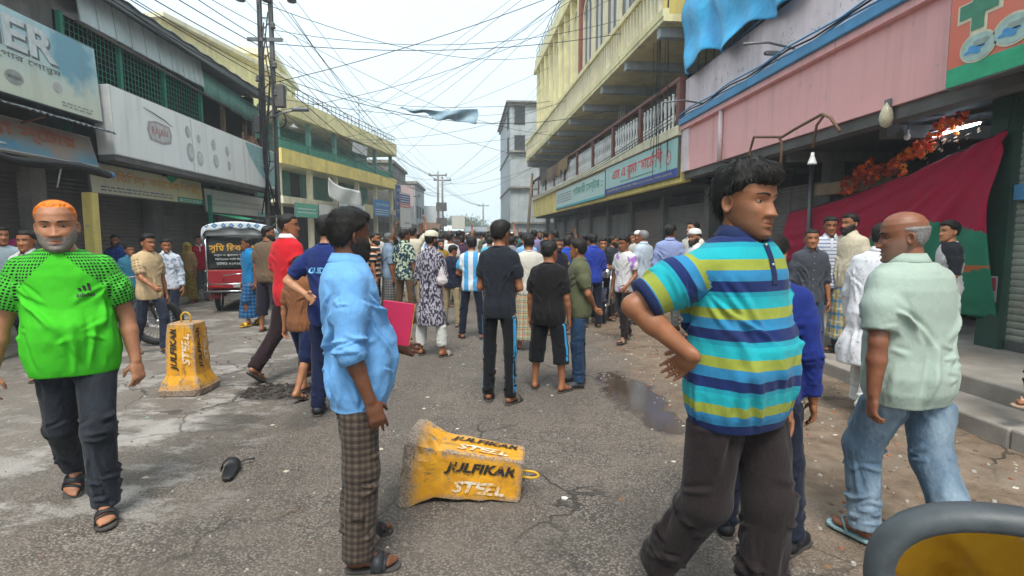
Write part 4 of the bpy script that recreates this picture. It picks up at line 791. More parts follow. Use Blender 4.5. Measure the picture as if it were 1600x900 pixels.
class Field:
    def __init__(s, lo, hi, h):
        s.lo = np.asarray(lo, float); s.h = h
        s.n = np.maximum(4, np.ceil((np.asarray(hi)-s.lo)/h).astype(int)+1); s.F = np.full(s.n, 1.0, np.float32)
    def op(s, lo, hi, fn, k=.0, mode='add'):
        a = np.clip(np.floor((np.asarray(lo)-s.lo)/s.h).astype(int), 0, s.n); b = np.clip(np.ceil((np.asarray(hi)-s.lo)/s.h).astype(int)+1, 0, s.n)
        if (b <= a).any(): return
        X = (s.lo[0]+s.h*np.arange(a[0], b[0]))[:, None, None]; Y = (s.lo[1]+s.h*np.arange(a[1], b[1]))[None, :, None]; Z = (s.lo[2]+s.h*np.arange(a[2], b[2]))[None, None, :]
        d = fn(X, Y, Z).astype(np.float32); sl = np.s_[a[0]:b[0], a[1]:b[1], a[2]:b[2]]; A = s.F[sl]
        if mode == 'sub': s.F[sl] = np.maximum(A, -d); return
        if k > 0:
            t = np.clip(.5+.5*(d-A)/k, 0, 1); s.F[sl] = d*(1-t)+A*t-k*t*(1-t)
        else: s.F[sl] = np.minimum(A, d)
    def cone(s, a, b, r0, r1, k=.02, ell=None, cut=False, cut0=False):
        """ell = (axis vector, scale): squash across that axis"""
        a = np.asarray(a, float); b = np.asarray(b, float); ab = b-a; L2 = ab@ab; L = math.sqrt(L2)+1e-9; ax = ab/L
        rm = max(r0, r1); m = k+3*s.h+.004
        def fn(X, Y, Z):
            qx, qy, qz = X-a[0], Y-a[1], Z-a[2]
            tt = (qx*ab[0]+qy*ab[1]+qz*ab[2])/L2; t = np.clip(tt, 0, 1)
            px, py, pz = qx-t*ab[0], qy-t*ab[1], qz-t*ab[2]
            d2 = px*px+py*py+pz*pz; mn = 1.0
            if ell is not None:
                e = nrm(ell[0]); c = px*e[0]+py*e[1]+pz*e[2]; d2 = d2+c*c*(1/ell[1]**2-1); mn = min(1, ell[1])
            d = (np.sqrt(np.maximum(d2, 1e-12))-(r0+(r1-r0)*t))*mn
            if cut: d = np.maximum(d, (tt-1)*L)
            if cut0: d = np.maximum(d, -tt*L)
            return d
        s.op(np.minimum(a, b)-rm-m, np.maximum(a, b)+rm+m, fn, k)
    def loft(s, zs, rx, rf, rb, cx, cy, tw, k=.02, p=2.3, z0=None, z1=None):
        z0 = zs[0] if z0 is None else z0; z1 = zs[-1] if z1 is None else z1
        m = k+3*s.h+.005; R_ = max(max(rx), max(rf), max(rb))
        xs = np.interp([z0, z1], zs, cx); ys = np.interp([z0, z1], zs, cy)
        def fn(X, Y, Z):
            i = lambda arr: np.interp(Z, zs, arr)
            x = X-i(cx); y = Y-i(cy); t = i(tw); c, sn = np.cos(t), np.sin(t); x, y = c*x+sn*y, -sn*x+c*y
            a = i(rx); b = np.where(y < 0, i(rf), i(rb))
            mm = ((np.abs(x)/a)**p+(np.abs(y)/b)**p+1e-9)**(1/p)
            d = (mm-1)*np.minimum(a, b)
            return np.maximum(d, np.maximum(z0-Z, Z-z1))
        s.op((min(cx)-R_-m, min(cy)-R_-m, z0-m), (max(cx)+R_+m, max(cy)+R_+m, z1+m), fn, k)
    def mesh(s):
        F = s.F; ins = F < 0; n = s.n
        c = np.zeros(n-1, np.int8)
        for dx in (0, 1):
            for dy in (0, 1):
                for dz in (0, 1): c += ins[dx:n[0]-1+dx, dy:n[1]-1+dy, dz:n[2]-1+dz]
        I = np.argwhere((c > 0) & (c < 8)); N = len(I)
        idx = np.full(n-1, -1, np.int32); idx[I[:, 0], I[:, 1], I[:, 2]] = np.arange(N)
        cv = {}
        for dx in (0, 1):
            for dy in (0, 1):
                for dz in (0, 1): cv[(dx, dy, dz)] = F[I[:, 0]+dx, I[:, 1]+dy, I[:, 2]+dz]
        acc = np.zeros((N, 3)); cnt = np.zeros(N)
        for ax in range(3):
            for u in (0, 1):
                for v in (0, 1):
                    a = [0, 0, 0]; o = [q for q in range(3) if q != ax]; a[o[0]] = u; a[o[1]] = v; b = list(a); b[ax] = 1
                    fa, fb = cv[tuple(a)], cv[tuple(b)]; m = (fa < 0) != (fb < 0)
                    t = np.where(m, fa/(fa-fb+1e-12), 0); p = np.zeros((N, 3)); p[:, o[0]] = u; p[:, o[1]] = v; p[:, ax] = t
                    acc += p*m[:, None]; cnt += m
        P = s.lo+s.h*(I+acc/cnt[:, None])
        Q = []
        for ax in range(3):
            o1, o2 = (ax+1) % 3, (ax+2) % 3
            sl0 = [slice(None)]*3; sl1 = [slice(None)]*3; sl0[ax] = slice(0, n[ax]-1); sl1[ax] = slice(1, n[ax])
            A, B = ins[tuple(sl0)], ins[tuple(sl1)]; E_ = np.argwhere(A != B); fl = A[E_[:, 0], E_[:, 1], E_[:, 2]]
            ok = (E_[:, o1] > 0) & (E_[:, o2] > 0) & (E_[:, o1] < n[o1]-1) & (E_[:, o2] < n[o2]-1); E_ = E_[ok]; fl = fl[ok]
            def cell(d1, d2):
                c_ = E_.copy(); c_[:, o1] -= d1; c_[:, o2] -= d2; return idx[c_[:, 0], c_[:, 1], c_[:, 2]]
            q = np.stack([cell(1, 1), cell(0, 1), cell(0, 0), cell(1, 0)], 1)
            q[~fl] = q[~fl][:, ::-1]; Q.append(q)
        Q = np.concatenate(Q); return P, Q[(Q >= 0).all(1)]

def vnormals(P, Q):
    a = P[Q[:, 2]]-P[Q[:, 0]]; b = P[Q[:, 3]]-P[Q[:, 1]]; fn = np.cross(a, b); N = np.zeros_like(P)
    for i in range(4): np.add.at(N, Q[:, i], fn)
    return N/(np.linalg.norm(N, axis=1)[:, None]+1e-12)
def relax(P, Q, it=2, w=.5):
    E_ = np.concatenate([Q[:, [0, 1]], Q[:, [1, 2]], Q[:, [2, 3]], Q[:, [3, 0]]])
    for _ in range(it):
        S = np.zeros_like(P); c = np.zeros(len(P)); np.add.at(S, E_[:, 0], P[E_[:, 1]]); np.add.at(c, E_[:, 0], 1)
        P = P*(1-w)+w*S/np.maximum(c, 1)[:, None]
    return P
def quads_mesh(name, P, Q, mat, attrs=None, tris=None):
    me = bpy.data.meshes.new(name); me.from_pydata(P.tolist(), [], Q.tolist() + (tris if tris else []))
    me.polygons.foreach_set('use_smooth', [True]*len(me.polygons))
    for k, arr in (attrs or {}).items():
        a = me.attributes.new(k, 'FLOAT_VECTOR', 'POINT'); a.data.foreach_set('vector', np.asarray(arr, np.float32).ravel())
    if mat: me.materials.append(mat)
    me.update(); return me

# ---------------------------------------------------------------- head (local: origin between the ears at eye level, faces -Y)
_HZ = V(-.122,-.116,-.106,-.092,-.075,-.050,-.020,.000,.030,.060,.085,.100,.110,.1155)
_HW = V(.014,.030,.041,.050,.0575,.0635,.069,.0715,.0755,.0735,.0625,.048,.029,.006)
_HF = -V(.074,.084,.089,.0895,.0885,.088,.087,.0855,.089,.085,.071,.054,.033,.007)
_HB = V(-.045,-.022,.000,.022,.042,.068,.090,.098,.103,.099,.083,.063,.039,.008)
def face_feat(x, z, age=0.0):
    g = lambda cx, cz, sx, sz, a: a*np.exp(-((x-cx)/sx)**2-((z-cz)/sz)**2)
    ax = np.abs(x)
    nose_t = np.clip((.012-z)/.052, 0, 1)
    d = (.003+.021*nose_t**1.3)*np.exp(-(x/(.0080+.0085*nose_t))**2)*ss(z, -.052, -.043)*(1-ss(z, .004, .03))
    d += .0100*np.exp(-((ax-.0165)/.0072)**2-((z+.0405)/.0080)**2)
    d -= .0105*np.exp(-((ax-.0325)/.0165)**2-((z-.000)/.0105)**2)
    d += .0045*np.exp(-((z-.0215)/.0085)**2)*np.exp(-((ax-.028)/.024)**2)
    d += .0055*np.exp(-((ax-.043)/.019)**2-((z+.030)/.017)**2)
    d += g(0, -.0640, .0185, .0052, .0068)-g(0, -.0705, .023, .0022, .0050)+g(0, -.0770, .0175, .0058, .0080)
    d -= g(0, -.089, .02, .006, .003); d += g(0, -.105, .017, .011, .0075)
    d -= (.0015+.003*age)*np.exp(-((ax-(.024-.35*(z+.06)))/.004)**2)*ss(z, -.075, -.06)*(1-ss(z, -.045, -.035))
    d -= .0011*age*(np.exp(-((z-.048)/.0025)**2)+np.exp(-((z-.059)/.0025)**2))*np.exp(-(x/.042)**4)
    d += .0018*np.exp(-((ax-.0325)/.017)**2-((z+.0125)/.005)**2)
    d -= .002*age*np.exp(-((ax-.034)/.016)**2-((z+.016)/.003)**2)
    return d
def face_y(x, z, age=0.0):
    w, f, b = np.interp(z, _HZ, _HW), np.interp(z, _HZ, _HF), np.interp(z, _HZ, _HB)
    u = np.clip(np.abs(x)/w, 0, .999); s = (1-u**2.25)**(1/2.25)
    return (f+b)/2-(b-f)/2*s-face_feat(x, z, age)*ss(s, .15, .6)
def head_grid(nA, nZ, age=0., full=0.):
    u = np.linspace(0, 1, nZ); z = -.1215+.237*(u-.035*np.sin(2*np.pi*u)); z[-1] = .1154
    t = np.arange(nA)/nA*2*np.pi; a = -np.pi/2+t-.42*np.sin(t)      # denser at the front
    A, Z = np.meshgrid(a, z); p = 2.25
    w, f, b = np.interp(Z, _HZ, _HW), np.interp(Z, _HZ, _HF), np.interp(Z, _HZ, _HB)
    w = w*(1+full*np.exp(-((Z+.06)/.05)**2)); f = f-.006*full*np.exp(-((Z+.1)/.03)**2)
    ca, sa = np.cos(A), np.sin(A)
    X = w*np.sign(ca)*np.abs(ca)**(2/p); Y = (f+b)/2+(b-f)/2*np.sign(sa)*np.abs(sa)**(2/p)
    Y = Y-face_feat(X, Z, age)*ss(-sa, .15, .6)
    P = np.stack([X, Y, Z], -1).reshape(-1, 3)
    i, j = np.meshgrid(np.arange(nA), np.arange(nZ-1)); i = i.ravel(); j = j.ravel(); i2 = (i+1) % nA
    Q = np.stack([j*nA+i, j*nA+i2, (j+1)*nA+i2, (j+1)*nA+i], 1)
    return P, Q, A.ravel()
def hair_mask(P, style):
    x, y, z = P.T; ax = np.abs(x)
    zf = {'recede': .080, 'low': .050, 'bald': .30}.get(style, .060)+0*x
    front = ss(-y, -.01, .05)
    side = .014-.035*np.exp(-((y+.028)/.012)**2)            # sideburn
    back = -.062+0*x
    base = np.where(y < 0.0, side*(1-front)+front*(zf-.10*np.clip(ax-.045, 0, 1)), side*(1-ss(y, .015, .06))+back*ss(y, .015, .06))
    base = base+.010*(vn(x*130+40, y*130+40, z*30+40)-.5)
    m = ss(z-base, -.004, .022)
    if style == 'bald': m = m*(1-ss(z, .030, .052))*ss(y, -.045, -.02)
    if style == 'recede': m = m*ss(z-.055+.9*np.clip(.03-np.abs(ax-.045), 0, 1)*0, -1, -.9)
    return m
def beard_mask(P, kind):
    x, y, z = P.T; ax = np.abs(x)
    top = -.035+1.1*np.clip(ax-.040, 0, 1); m = (1-ss(z-top+.010*(vn(x*120+9, y*120+9, z*120+9)-.5), -.022, .006))*ss(-y, -.050, -.008)
    m = m*(1-np.exp(-(x/.020)**4-((z+.0705)/.008)**4))     # lips free
    m = m*(1-.9*np.exp(-(ax/.022)**4)*ss(z, -.056, -.050)*0)
    m = m*(1-ss(z, -.052, -.046)*(1-ss(ax, .030, .045)))
    if kind == 'moustache': m = m*ss(z, -.069, -.065)*(1-ss(ax, .026, .034))
    return m
def strands(P, Q, w, n, length, width, flow, rng, jit=.35, lift=.25):
    """n hair strips rooted on quads chosen by weight w"""
    C = P[Q].mean(1); e1 = P[Q[:, 2]]-P[Q[:, 0]]; e2 = P[Q[:, 3]]-P[Q[:, 1]]; Nn = np.cross(e1, e2); ar = np.linalg.norm(Nn, axis=1); Nn /= ar[:, None]+1e-12
    wt = w[Q].mean(1)*ar; k = rng.choice(len(Q), n, p=wt/wt.sum()); uv = rng.random((n, 2, 1))
    p0 = (P[Q[k, 0]]*(1-uv[:, 0])+P[Q[k, 1]]*uv[:, 0])*(1-uv[:, 1])+(P[Q[k, 3]]*(1-uv[:, 0])+P[Q[k, 2]]*uv[:, 0])*uv[:, 1]
    nn = Nn[k]; d = flow(p0)+rng.normal(0, jit, (n, 3)); d -= nn*(d*nn).sum(1)[:, None]; d /= np.linalg.norm(d, axis=1)[:, None]+1e-9
    sd = np.cross(d, nn); L = (length*rng.uniform(.6, 1.25, n))[:, None]; W = width*rng.uniform(.7, 1.3, (n, 1))
    m = p0+(d*.5+nn*lift*.55)*L; t = p0+(d*1.0+nn*lift*.55+V(0, 0, -.12))*L
    base = p0-nn*.003
    VV = np.stack([base-sd*W, base+sd*W, m+sd*W*.8, m-sd*W*.8, t], 1).reshape(-1, 3); o = np.arange(n)[:, None]*5
    return VV, o+V(0, 1, 2, 3).astype(int), (o+V(3, 2, 4).astype(int)).tolist()
def hair_flow(p):
    # from the crown outwards, forward over the forehead
    c = V(.012, .035, .10); d = p-c; d[:, 2] -= .03; d[:, 1] -= .02; return d/(np.linalg.norm(d, axis=1)[:, None]+1e-9)

def skin_mat(col, beard=(.04,.03,.03), bs=0.0):
    key = ('skin', col, beard, bs)
    if key in MATS: return MATS[key]
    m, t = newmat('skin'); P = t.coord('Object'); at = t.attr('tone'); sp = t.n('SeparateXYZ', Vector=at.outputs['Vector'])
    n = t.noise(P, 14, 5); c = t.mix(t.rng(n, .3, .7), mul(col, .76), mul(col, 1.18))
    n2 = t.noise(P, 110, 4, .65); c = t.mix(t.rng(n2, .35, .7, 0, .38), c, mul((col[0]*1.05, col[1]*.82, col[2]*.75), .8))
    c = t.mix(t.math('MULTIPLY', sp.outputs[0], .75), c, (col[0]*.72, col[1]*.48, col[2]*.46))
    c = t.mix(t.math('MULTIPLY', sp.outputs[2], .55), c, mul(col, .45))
    if bs > 0: c = t.mix(t.math('MULTIPLY', sp.outputs[1], bs), c, beard)
    t.set(Base__Color=c, Roughness=t.rng(t.noise(P, 22, 4), .35, .65, .30, .58)); t.b.inputs['Specular IOR Level'].default_value = .42
    t.b.inputs['Subsurface Weight'].default_value = .0
    t.set(Normal=t.bump(t.math('ADD', t.noise(P, 420, 3), t.math('MULTIPLY', t.noise(P, 90, 3), 1.0)), .28, .002)); MATS[key] = m; return m
def hair_mat(col, rough=.5):
    key = ('hair', col, rough)
    if key in MATS: return MATS[key]
    m, t = newmat('hair'); P = t.coord('Object'); n = t.noise(P, 160, 3)
    t.set(Base__Color=t.mix(t.rng(n, .3, .7), mul(col, .6), mul(col, 1.5)), Roughness=rough, Normal=t.bump(t.noise(P, 420, 2), .6, .004)); t.b.inputs['Specular IOR Level'].default_value = .28
    MATS[key] = m; return m
def eye_mats():
    if 'eye' not in MATS:
        a, t = newmat('eye_white'); t.set(Base__Color=(.30,.25,.22), Roughness=.25)
        b, t = newmat('iris'); t.set(Base__Color=(.022,.011,.006), Roughness=.08); MATS['eye'] = (a, b)
    return MATS['eye']

def head_mesh(P_):
    """P_: dict(age, full, lod, hair, hairth, beard, cap...) -> list of (name, P, Q, tris, matkey, tone)"""
    lod = P_.get('lod', 1); rng = np.random.default_rng(P_.get('seed', 1))
    nA, nZ = {0: (72, 64), 1: (36, 30), 2: (20, 16)}[lod]; age = P_.get('age', 0); full = P_.get('full', 0.)
    P, Q, A = head_grid(nA, nZ, age, full); x, y, z = P.T; fr = ss(-y, .03, .06)
    tone = np.zeros((len(P), 3)); tone[:, 0] = fr*np.exp(-(x/.019)**4-((z+.0705)/.0095)**4)*(1-.0*z)
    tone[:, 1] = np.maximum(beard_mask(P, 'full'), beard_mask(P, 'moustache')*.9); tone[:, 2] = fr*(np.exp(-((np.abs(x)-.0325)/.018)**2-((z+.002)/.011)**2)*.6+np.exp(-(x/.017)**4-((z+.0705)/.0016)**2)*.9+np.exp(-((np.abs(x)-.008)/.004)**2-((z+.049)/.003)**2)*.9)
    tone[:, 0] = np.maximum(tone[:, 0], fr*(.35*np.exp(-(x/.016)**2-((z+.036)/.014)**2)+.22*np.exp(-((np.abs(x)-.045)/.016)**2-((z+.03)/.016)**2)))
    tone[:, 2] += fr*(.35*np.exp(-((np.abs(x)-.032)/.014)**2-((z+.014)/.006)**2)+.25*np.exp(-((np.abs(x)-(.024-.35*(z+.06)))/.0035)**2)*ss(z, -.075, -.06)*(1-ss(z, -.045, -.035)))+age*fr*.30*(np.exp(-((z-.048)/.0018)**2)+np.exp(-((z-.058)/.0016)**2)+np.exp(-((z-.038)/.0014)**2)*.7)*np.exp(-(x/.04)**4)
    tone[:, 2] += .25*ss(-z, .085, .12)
    if P_.get('hair') == 'bald': tone[:, 1] = np.maximum(tone[:, 1], hair_mask(P, 'bald')*.8)
    if lod > 0: tone[:, 2] *= .45
    # ears
    EP = [P]; EQ = [Q]; ET = [tone]; off = len(P)
    eu, ev = (14, 10) if lod == 0 else (8, 6)
    for sg in (-1, 1):
        th = np.linspace(0, 2*np.pi, eu, endpoint=False); ph = np.linspace(.02, np.pi-.02, ev); T, H = np.meshgrid(th, ph)
        ex = .0095*np.cos(H)*1.0; rr = np.sin(H); ey = .0185*rr*np.cos(T)*(1-.22*np.sin(T)*-1); ez = .0305*rr*np.sin(T)
        ex = ex-(.015*np.exp(-(((ey+.003)/.0095)**2+((ez-.003)/.016)**2))-.003*np.exp(-((rr-.86)/.12)**2))*(np.cos(H) > -.2)
        q = np.stack([ex, ey, ez], -1).reshape(-1, 3)
        if sg < 0: q[:, 0] *= -1
        ca, sa = math.cos(.42), math.sin(.42); q = np.stack([q[:, 0]*ca+sg*q[:, 1]*sa*1.0, -sg*q[:, 0]*sa+q[:, 1]*ca, q[:, 2]], 1)
        q += V(sg*.0755, .018, -.012); EP.append(q); ET.append(np.zeros((len(q), 3)))
        i, j = np.meshgrid(np.arange(eu), np.arange(ev-1)); i = i.ravel(); j = j.ravel(); i2 = (i+1) % eu
        qq = np.stack([j*eu+i, (j+1)*eu+i, (j+1)*eu+i2, j*eu+i2], 1)+off
        EQ.append(qq if sg > 0 else qq[:, ::-1]); off += len(q)
    # eyelids (partial spheres of skin) and eyeballs
    eyes = None; nS = 14 if lod == 0 else 8
    if lod < 2:
        EV = []; EF = []; EM = []; eo = 0
        for sg in (-1, 1):
            c = V(sg*.0325, float(face_y(np.array(.0325), np.array(0.0), age))+.0085, .0)
            for (r, kind) in ((.0142, 'lid'), (.0128, 'ball')):
                # sphere with pole on -Y
                th = np.linspace(0, np.pi*.62, nS); ph = np.arange(2*nS)/(2*nS)*2*np.pi; T, H = np.meshgrid(th, ph, indexing='ij')
                q = np.stack([np.sin(T)*np.cos(H), -np.cos(T), np.sin(T)*np.sin(H)], -1).reshape(-1, 3)
                i, j = np.meshgrid(np.arange(2*nS), np.arange(nS-1)); i = i.ravel(); j = j.ravel(); i2 = (i+1) % (2*nS)
                qq = np.stack([j*2*nS+i, j*2*nS+i2, (j+1)*2*nS+i2, (j+1)*2*nS+i], 1)
                if kind == 'lid':
                    cz = q[qq].mean(1); op = P_.get('eye', .24); keep = (cz[:, 2] > op*(1-.55*cz[:, 0]**2)) | (cz[:, 2] < -.30*(1-.5*cz[:, 0]**2)); qq = qq[keep]
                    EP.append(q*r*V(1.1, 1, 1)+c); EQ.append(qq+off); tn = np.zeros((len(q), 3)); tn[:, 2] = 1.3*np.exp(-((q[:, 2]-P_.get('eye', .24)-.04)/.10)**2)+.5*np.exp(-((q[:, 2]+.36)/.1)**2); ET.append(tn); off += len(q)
                else:
                    EV.append(q*r+c); EF.append(qq+eo); gx = P_.get('gaze', 0.)
                    f = q[qq].mean(1)-V(gx, -1, -.02); EM.append((np.linalg.norm(f, axis=1) < .52).astype(int)); eo += len(q)
        h2 = len(EV[0]); eyes = [(EV[0], EF[0], EM[0]), (EV[1], EF[1]-h2, EM[1])]
    skin = (np.concatenate(EP), np.concatenate(EQ), np.concatenate(ET))
    hairs = []
    nr = None
    N = vnormals(P, Q)
    hs = P_.get('hair', 'short'); th = P_.get('hairth', .014)
    if hs:
        m = hair_mask(P, hs); cl = vn(P[:, 0]*55+3, P[:, 1]*55+9, P[:, 2]*40+rng.random()*20)
        up = .65+.5*ss(P[:, 2], .02, .10)
        HP = P+N*((th*up*(.62+.62*cl))*m-.006*(1-m))[:, None]
        if hs == 'low': HP = HP+np.stack([0*x, -.012*ss(z, .055, .09)*ss(-y, .02, .07), -.012*ss(-y, .05, .08)*m], 1)
        VV, QQ, TT = HP, Q, []
        ns = {0: 2600, 1: 260, 2: 0}[lod]
        if ns:
            a, b, c_ = strands(HP, Q, m**2+1e-6, ns, max(.007, th*(1.3 if th > .01 else 1.0)), {0: .00075, 1: .002}[lod], hair_flow, rng, .30 if hs == 'low' else .42, .20 if hs == 'low' else .28)
            o = len(VV); VV = np.concatenate([VV, a]); QQ = np.concatenate([QQ, b+o]); TT = [[i+o for i in f] for f in c_]
        hairs.append(('hair', VV, QQ, TT))
    bt = P_.get('beard')
    if bt:
        m = np.maximum(beard_mask(P, 'full') if bt != 'moustache' else 0*x, beard_mask(P, 'moustache'))
        bth = P_.get('beardth', .008); cl = vn(P[:, 0]*90, P[:, 1]*90, P[:, 2]*60)
        BP = P+N*(bth*(.5+.8*cl)*m-.006*(1-m))[:, None]; BP[:, 2] -= P_.get('beardlen', 0.)*m*ss(-z, .09, .12)
        VV, QQ, TT = BP, Q, []
        ns = {0: 1500, 1: 120, 2: 0}[lod]
        if ns:
            a, b, c_ = strands(BP, Q, m**2+1e-6, ns, max(.005, bth*1.1), {0: .0005, 1: .0015}[lod], lambda p: np.tile(V(0, -.3, -1), (len(p), 1)), rng, .35, .3)
            o = len(VV); VV = np.concatenate([VV, a]); QQ = np.concatenate([QQ, b+o]); TT = [[i+o for i in f] for f in c_]
        hairs.append(('beard', VV, QQ, TT))
    # eyebrows
    if lod < 2:
        BV = []; BQ = []; o = 0; nb = 12
        for sg in (-1, 1):
            u = np.linspace(0, 1, nb); bx = .013+.040*u; bz = .0205+.0065*np.sin(u*2.3)-.004*u; wd = .0062*(1-.65*u)*(.55+.45*ss(u, 0, .2))
            for kk in (1, -1, 0):
                zz = bz+kk*wd; yy = face_y(bx, zz, age)-(.0028 if kk == 0 else -.0005)
                BV.append(np.stack([sg*bx, yy, zz], 1))
            i = np.arange(nb-1); q1 = np.stack([i, i+1, i+1+2*nb, i+2*nb], 1)+o; q2 = np.stack([i+2*nb, i+1+2*nb, i+1+nb, i+nb], 1)+o; hairs.append(('eyebrow', np.concatenate(BV[-3:]), np.concatenate([q1, q2]), []))
    return skin, eyes, hairs, (P, Q, N)

# ---------------------------------------------------------------- hands and feet as capsule lists (a, b, r0, r1, (axis, squash))
def hand_prims(wr, d, n, thumb, curl=.35, spread=.0, sc_=1.0, point=False):
    d = nrm(d); n = nrm(np.asarray(n)-d*np.dot(n, d)); s = np.cross(d, n); s = s if np.dot(s, thumb) >= 0 else -s
    W = lambda a, b, c: wr+(d*a+s*b+n*c)*sc_
    out = [(W(-.01, 0, 0), W(.035, .004, 0), .027, .034, (n, .55)), (W(.035, .014, .002), W(.085, .017, 0), .024, .022, (n, .58)), (W(.035, -.012, .002), W(.080, -.016, 0), .022, .021, (n, .58))]
    for i, (b, l) in enumerate(((.031, .074), (.0105, .082), (-.0105, .076), (-.030, .060))):
        c = curl*(1.0+.10*i)*(1.2 if not point or i else 0.0); p = W(.083-.005*abs(i-1.2), b, 0); fd = nrm(d+s*spread*(1.5-i)*.35)
        for q, (fr, rr) in enumerate(((.44, .0092), (.32, .0084), (.26, .0075))):
            a_ = c*(q+1)*.62; dr = fd*math.cos(a_)+n*math.sin(a_); e = p+dr*l*fr*sc_
            out.append((p, e, rr*sc_, rr*.93*sc_, None)); p = e
    p = W(.018, .026, .006); t1 = nrm(d*.62+s*.72+n*(.25+.4*curl)); e = p+t1*.038*sc_; out.append((p, e, .0135*sc_, .0108*sc_, None))
    t2 = nrm(d*.86+s*(.36-.5*curl)+n*(.25+.5*curl)); out.append((e, e+t2*.033*sc_, .0105*sc_, .0088*sc_, None))
    return out
def foot_prims(an, toe, side, up, lod):
    """an = ankle joint (80 mm above the sole)"""
    W = lambda f, s_, z: an+toe*f+side*s_+up*z
    o = [(W(0, 0, .02), W(-.02, 0, -.045), .034, .033, None), (W(-.035, 0, -.050), W(.0, 0, -.052), .029, .031, None), (W(0, 0, -.02), W(.075, .004, -.048), .034, .027, None),
         (W(.0, 0, -.055), W(.115, .0, -.060), .030, .036, (up, .58)), (W(.075, -.014, -.060), W(.125, -.016, -.064), .026, .024, (up, .6)), (W(.075, .018, -.058), W(.135, .020, -.063), .026, .025, (up, .65))]
    for i, (b, f0, l, r) in enumerate(((.024, .140, .034, .0130), (.005, .143, .027, .0095), (-.010, .137, .024, .009), (-.023, .128, .021, .0085), (-.034, .116, .019, .008))):
        o.append((W(f0-.015, b, -.065), W(f0+l, b*.98, -.069), r, r*.92, None))
    return o
SOLE = [(-.062,0),(-.057,.020),(-.04,.031),(0,.033),(.05,.036),(.095,.044),(.135,.047),(.165,.041),(.186,.022),(.190,.0),(.182,-.022),(.160,-.038),(.12,-.042),(.07,-.035),(.02,-.031),(-.03,-.029),(-.056,-.020)]
def sole_mesh(mb, an, toe, side, up, th=.018, grow=.006, mi=0, z0=-.0835):
    W = lambda f, s_, z: an+toe*f+side*s_+up*z
    ring = [(f+(grow if f > .05 else -grow), s_*(1+grow/.04)) for f, s_ in SOLE]; n = len(ring); vs = []
    for zz, g in ((z0-th, .97), (z0-th+.004, 1.0), (z0-.004, 1.0), (z0, .97)): vs += [W((f-.06)*g+.06, s_*g, zz) for f, s_ in ring]
    fs = [tuple(range(n))[::-1], tuple(range(3*n, 4*n))] + [(k*n+i, k*n+(i+1) % n, (k+1)*n+(i+1) % n, (k+1)*n+i) for k in range(3) for i in range(n)]
    mb.add(vs, fs, mi, False)
def strap(mb, an, toe, side, up, f0, f1, h, w=.045, mi=0, th=.003, slant=0.0):
    """band across the foot from sole edge to sole edge"""
    W = lambda f, s_, z: an+toe*f+side*s_+up*z; n = 10; vs = []
    for k in range(n+1):
        a = math.pi*k/n; s_ = w*math.cos(a); z = -.088+(h+.088)*math.sin(a)**.75; sl = slant*math.cos(a)
        for (f, o) in ((f0+sl, 0), (f1+sl, 0), (f1+sl, th), (f0+sl, th)): vs.append(W(f, s_*(1+o/.04), z+o))
    fs = []
    for k in range(n):
        for j in range(4): fs.append((k*4+j, k*4+(j+1) % 4, (k+1)*4+(j+1) % 4, (k+1)*4+j))
    mb.add(vs, fs, mi, True)

def folds(u, v, spec, per=None):
    """pinched creases: spec = [(u0,v0,u1,v1,width,height)] in metres on the cloth; a ridge with a trough on one side, fading at both ends"""
    d = np.zeros_like(u)
    for (u0, v0, u1, v1, w_, a) in spec:
        du = u-u0
        if per: du = (du+per/2) % per-per/2
        dv = v-v0; L = math.hypot(u1-u0, v1-v0); ux, vx = (u1-u0)/L, (v1-v0)/L
        t = (du*ux+dv*vx)/L; s_ = du*-vx+dv*ux; s_ = s_+.25*L*.15*np.sin(3.1*t+u0*50)
        e = np.exp(-((t-.5)/.42)**4); wt = w_*(.7+.7*t.clip(0, 1))
        d += a*e*(np.exp(-(s_/wt)**2)-.65*np.exp(-((s_-1.7*wt)/wt)**2))
    return d
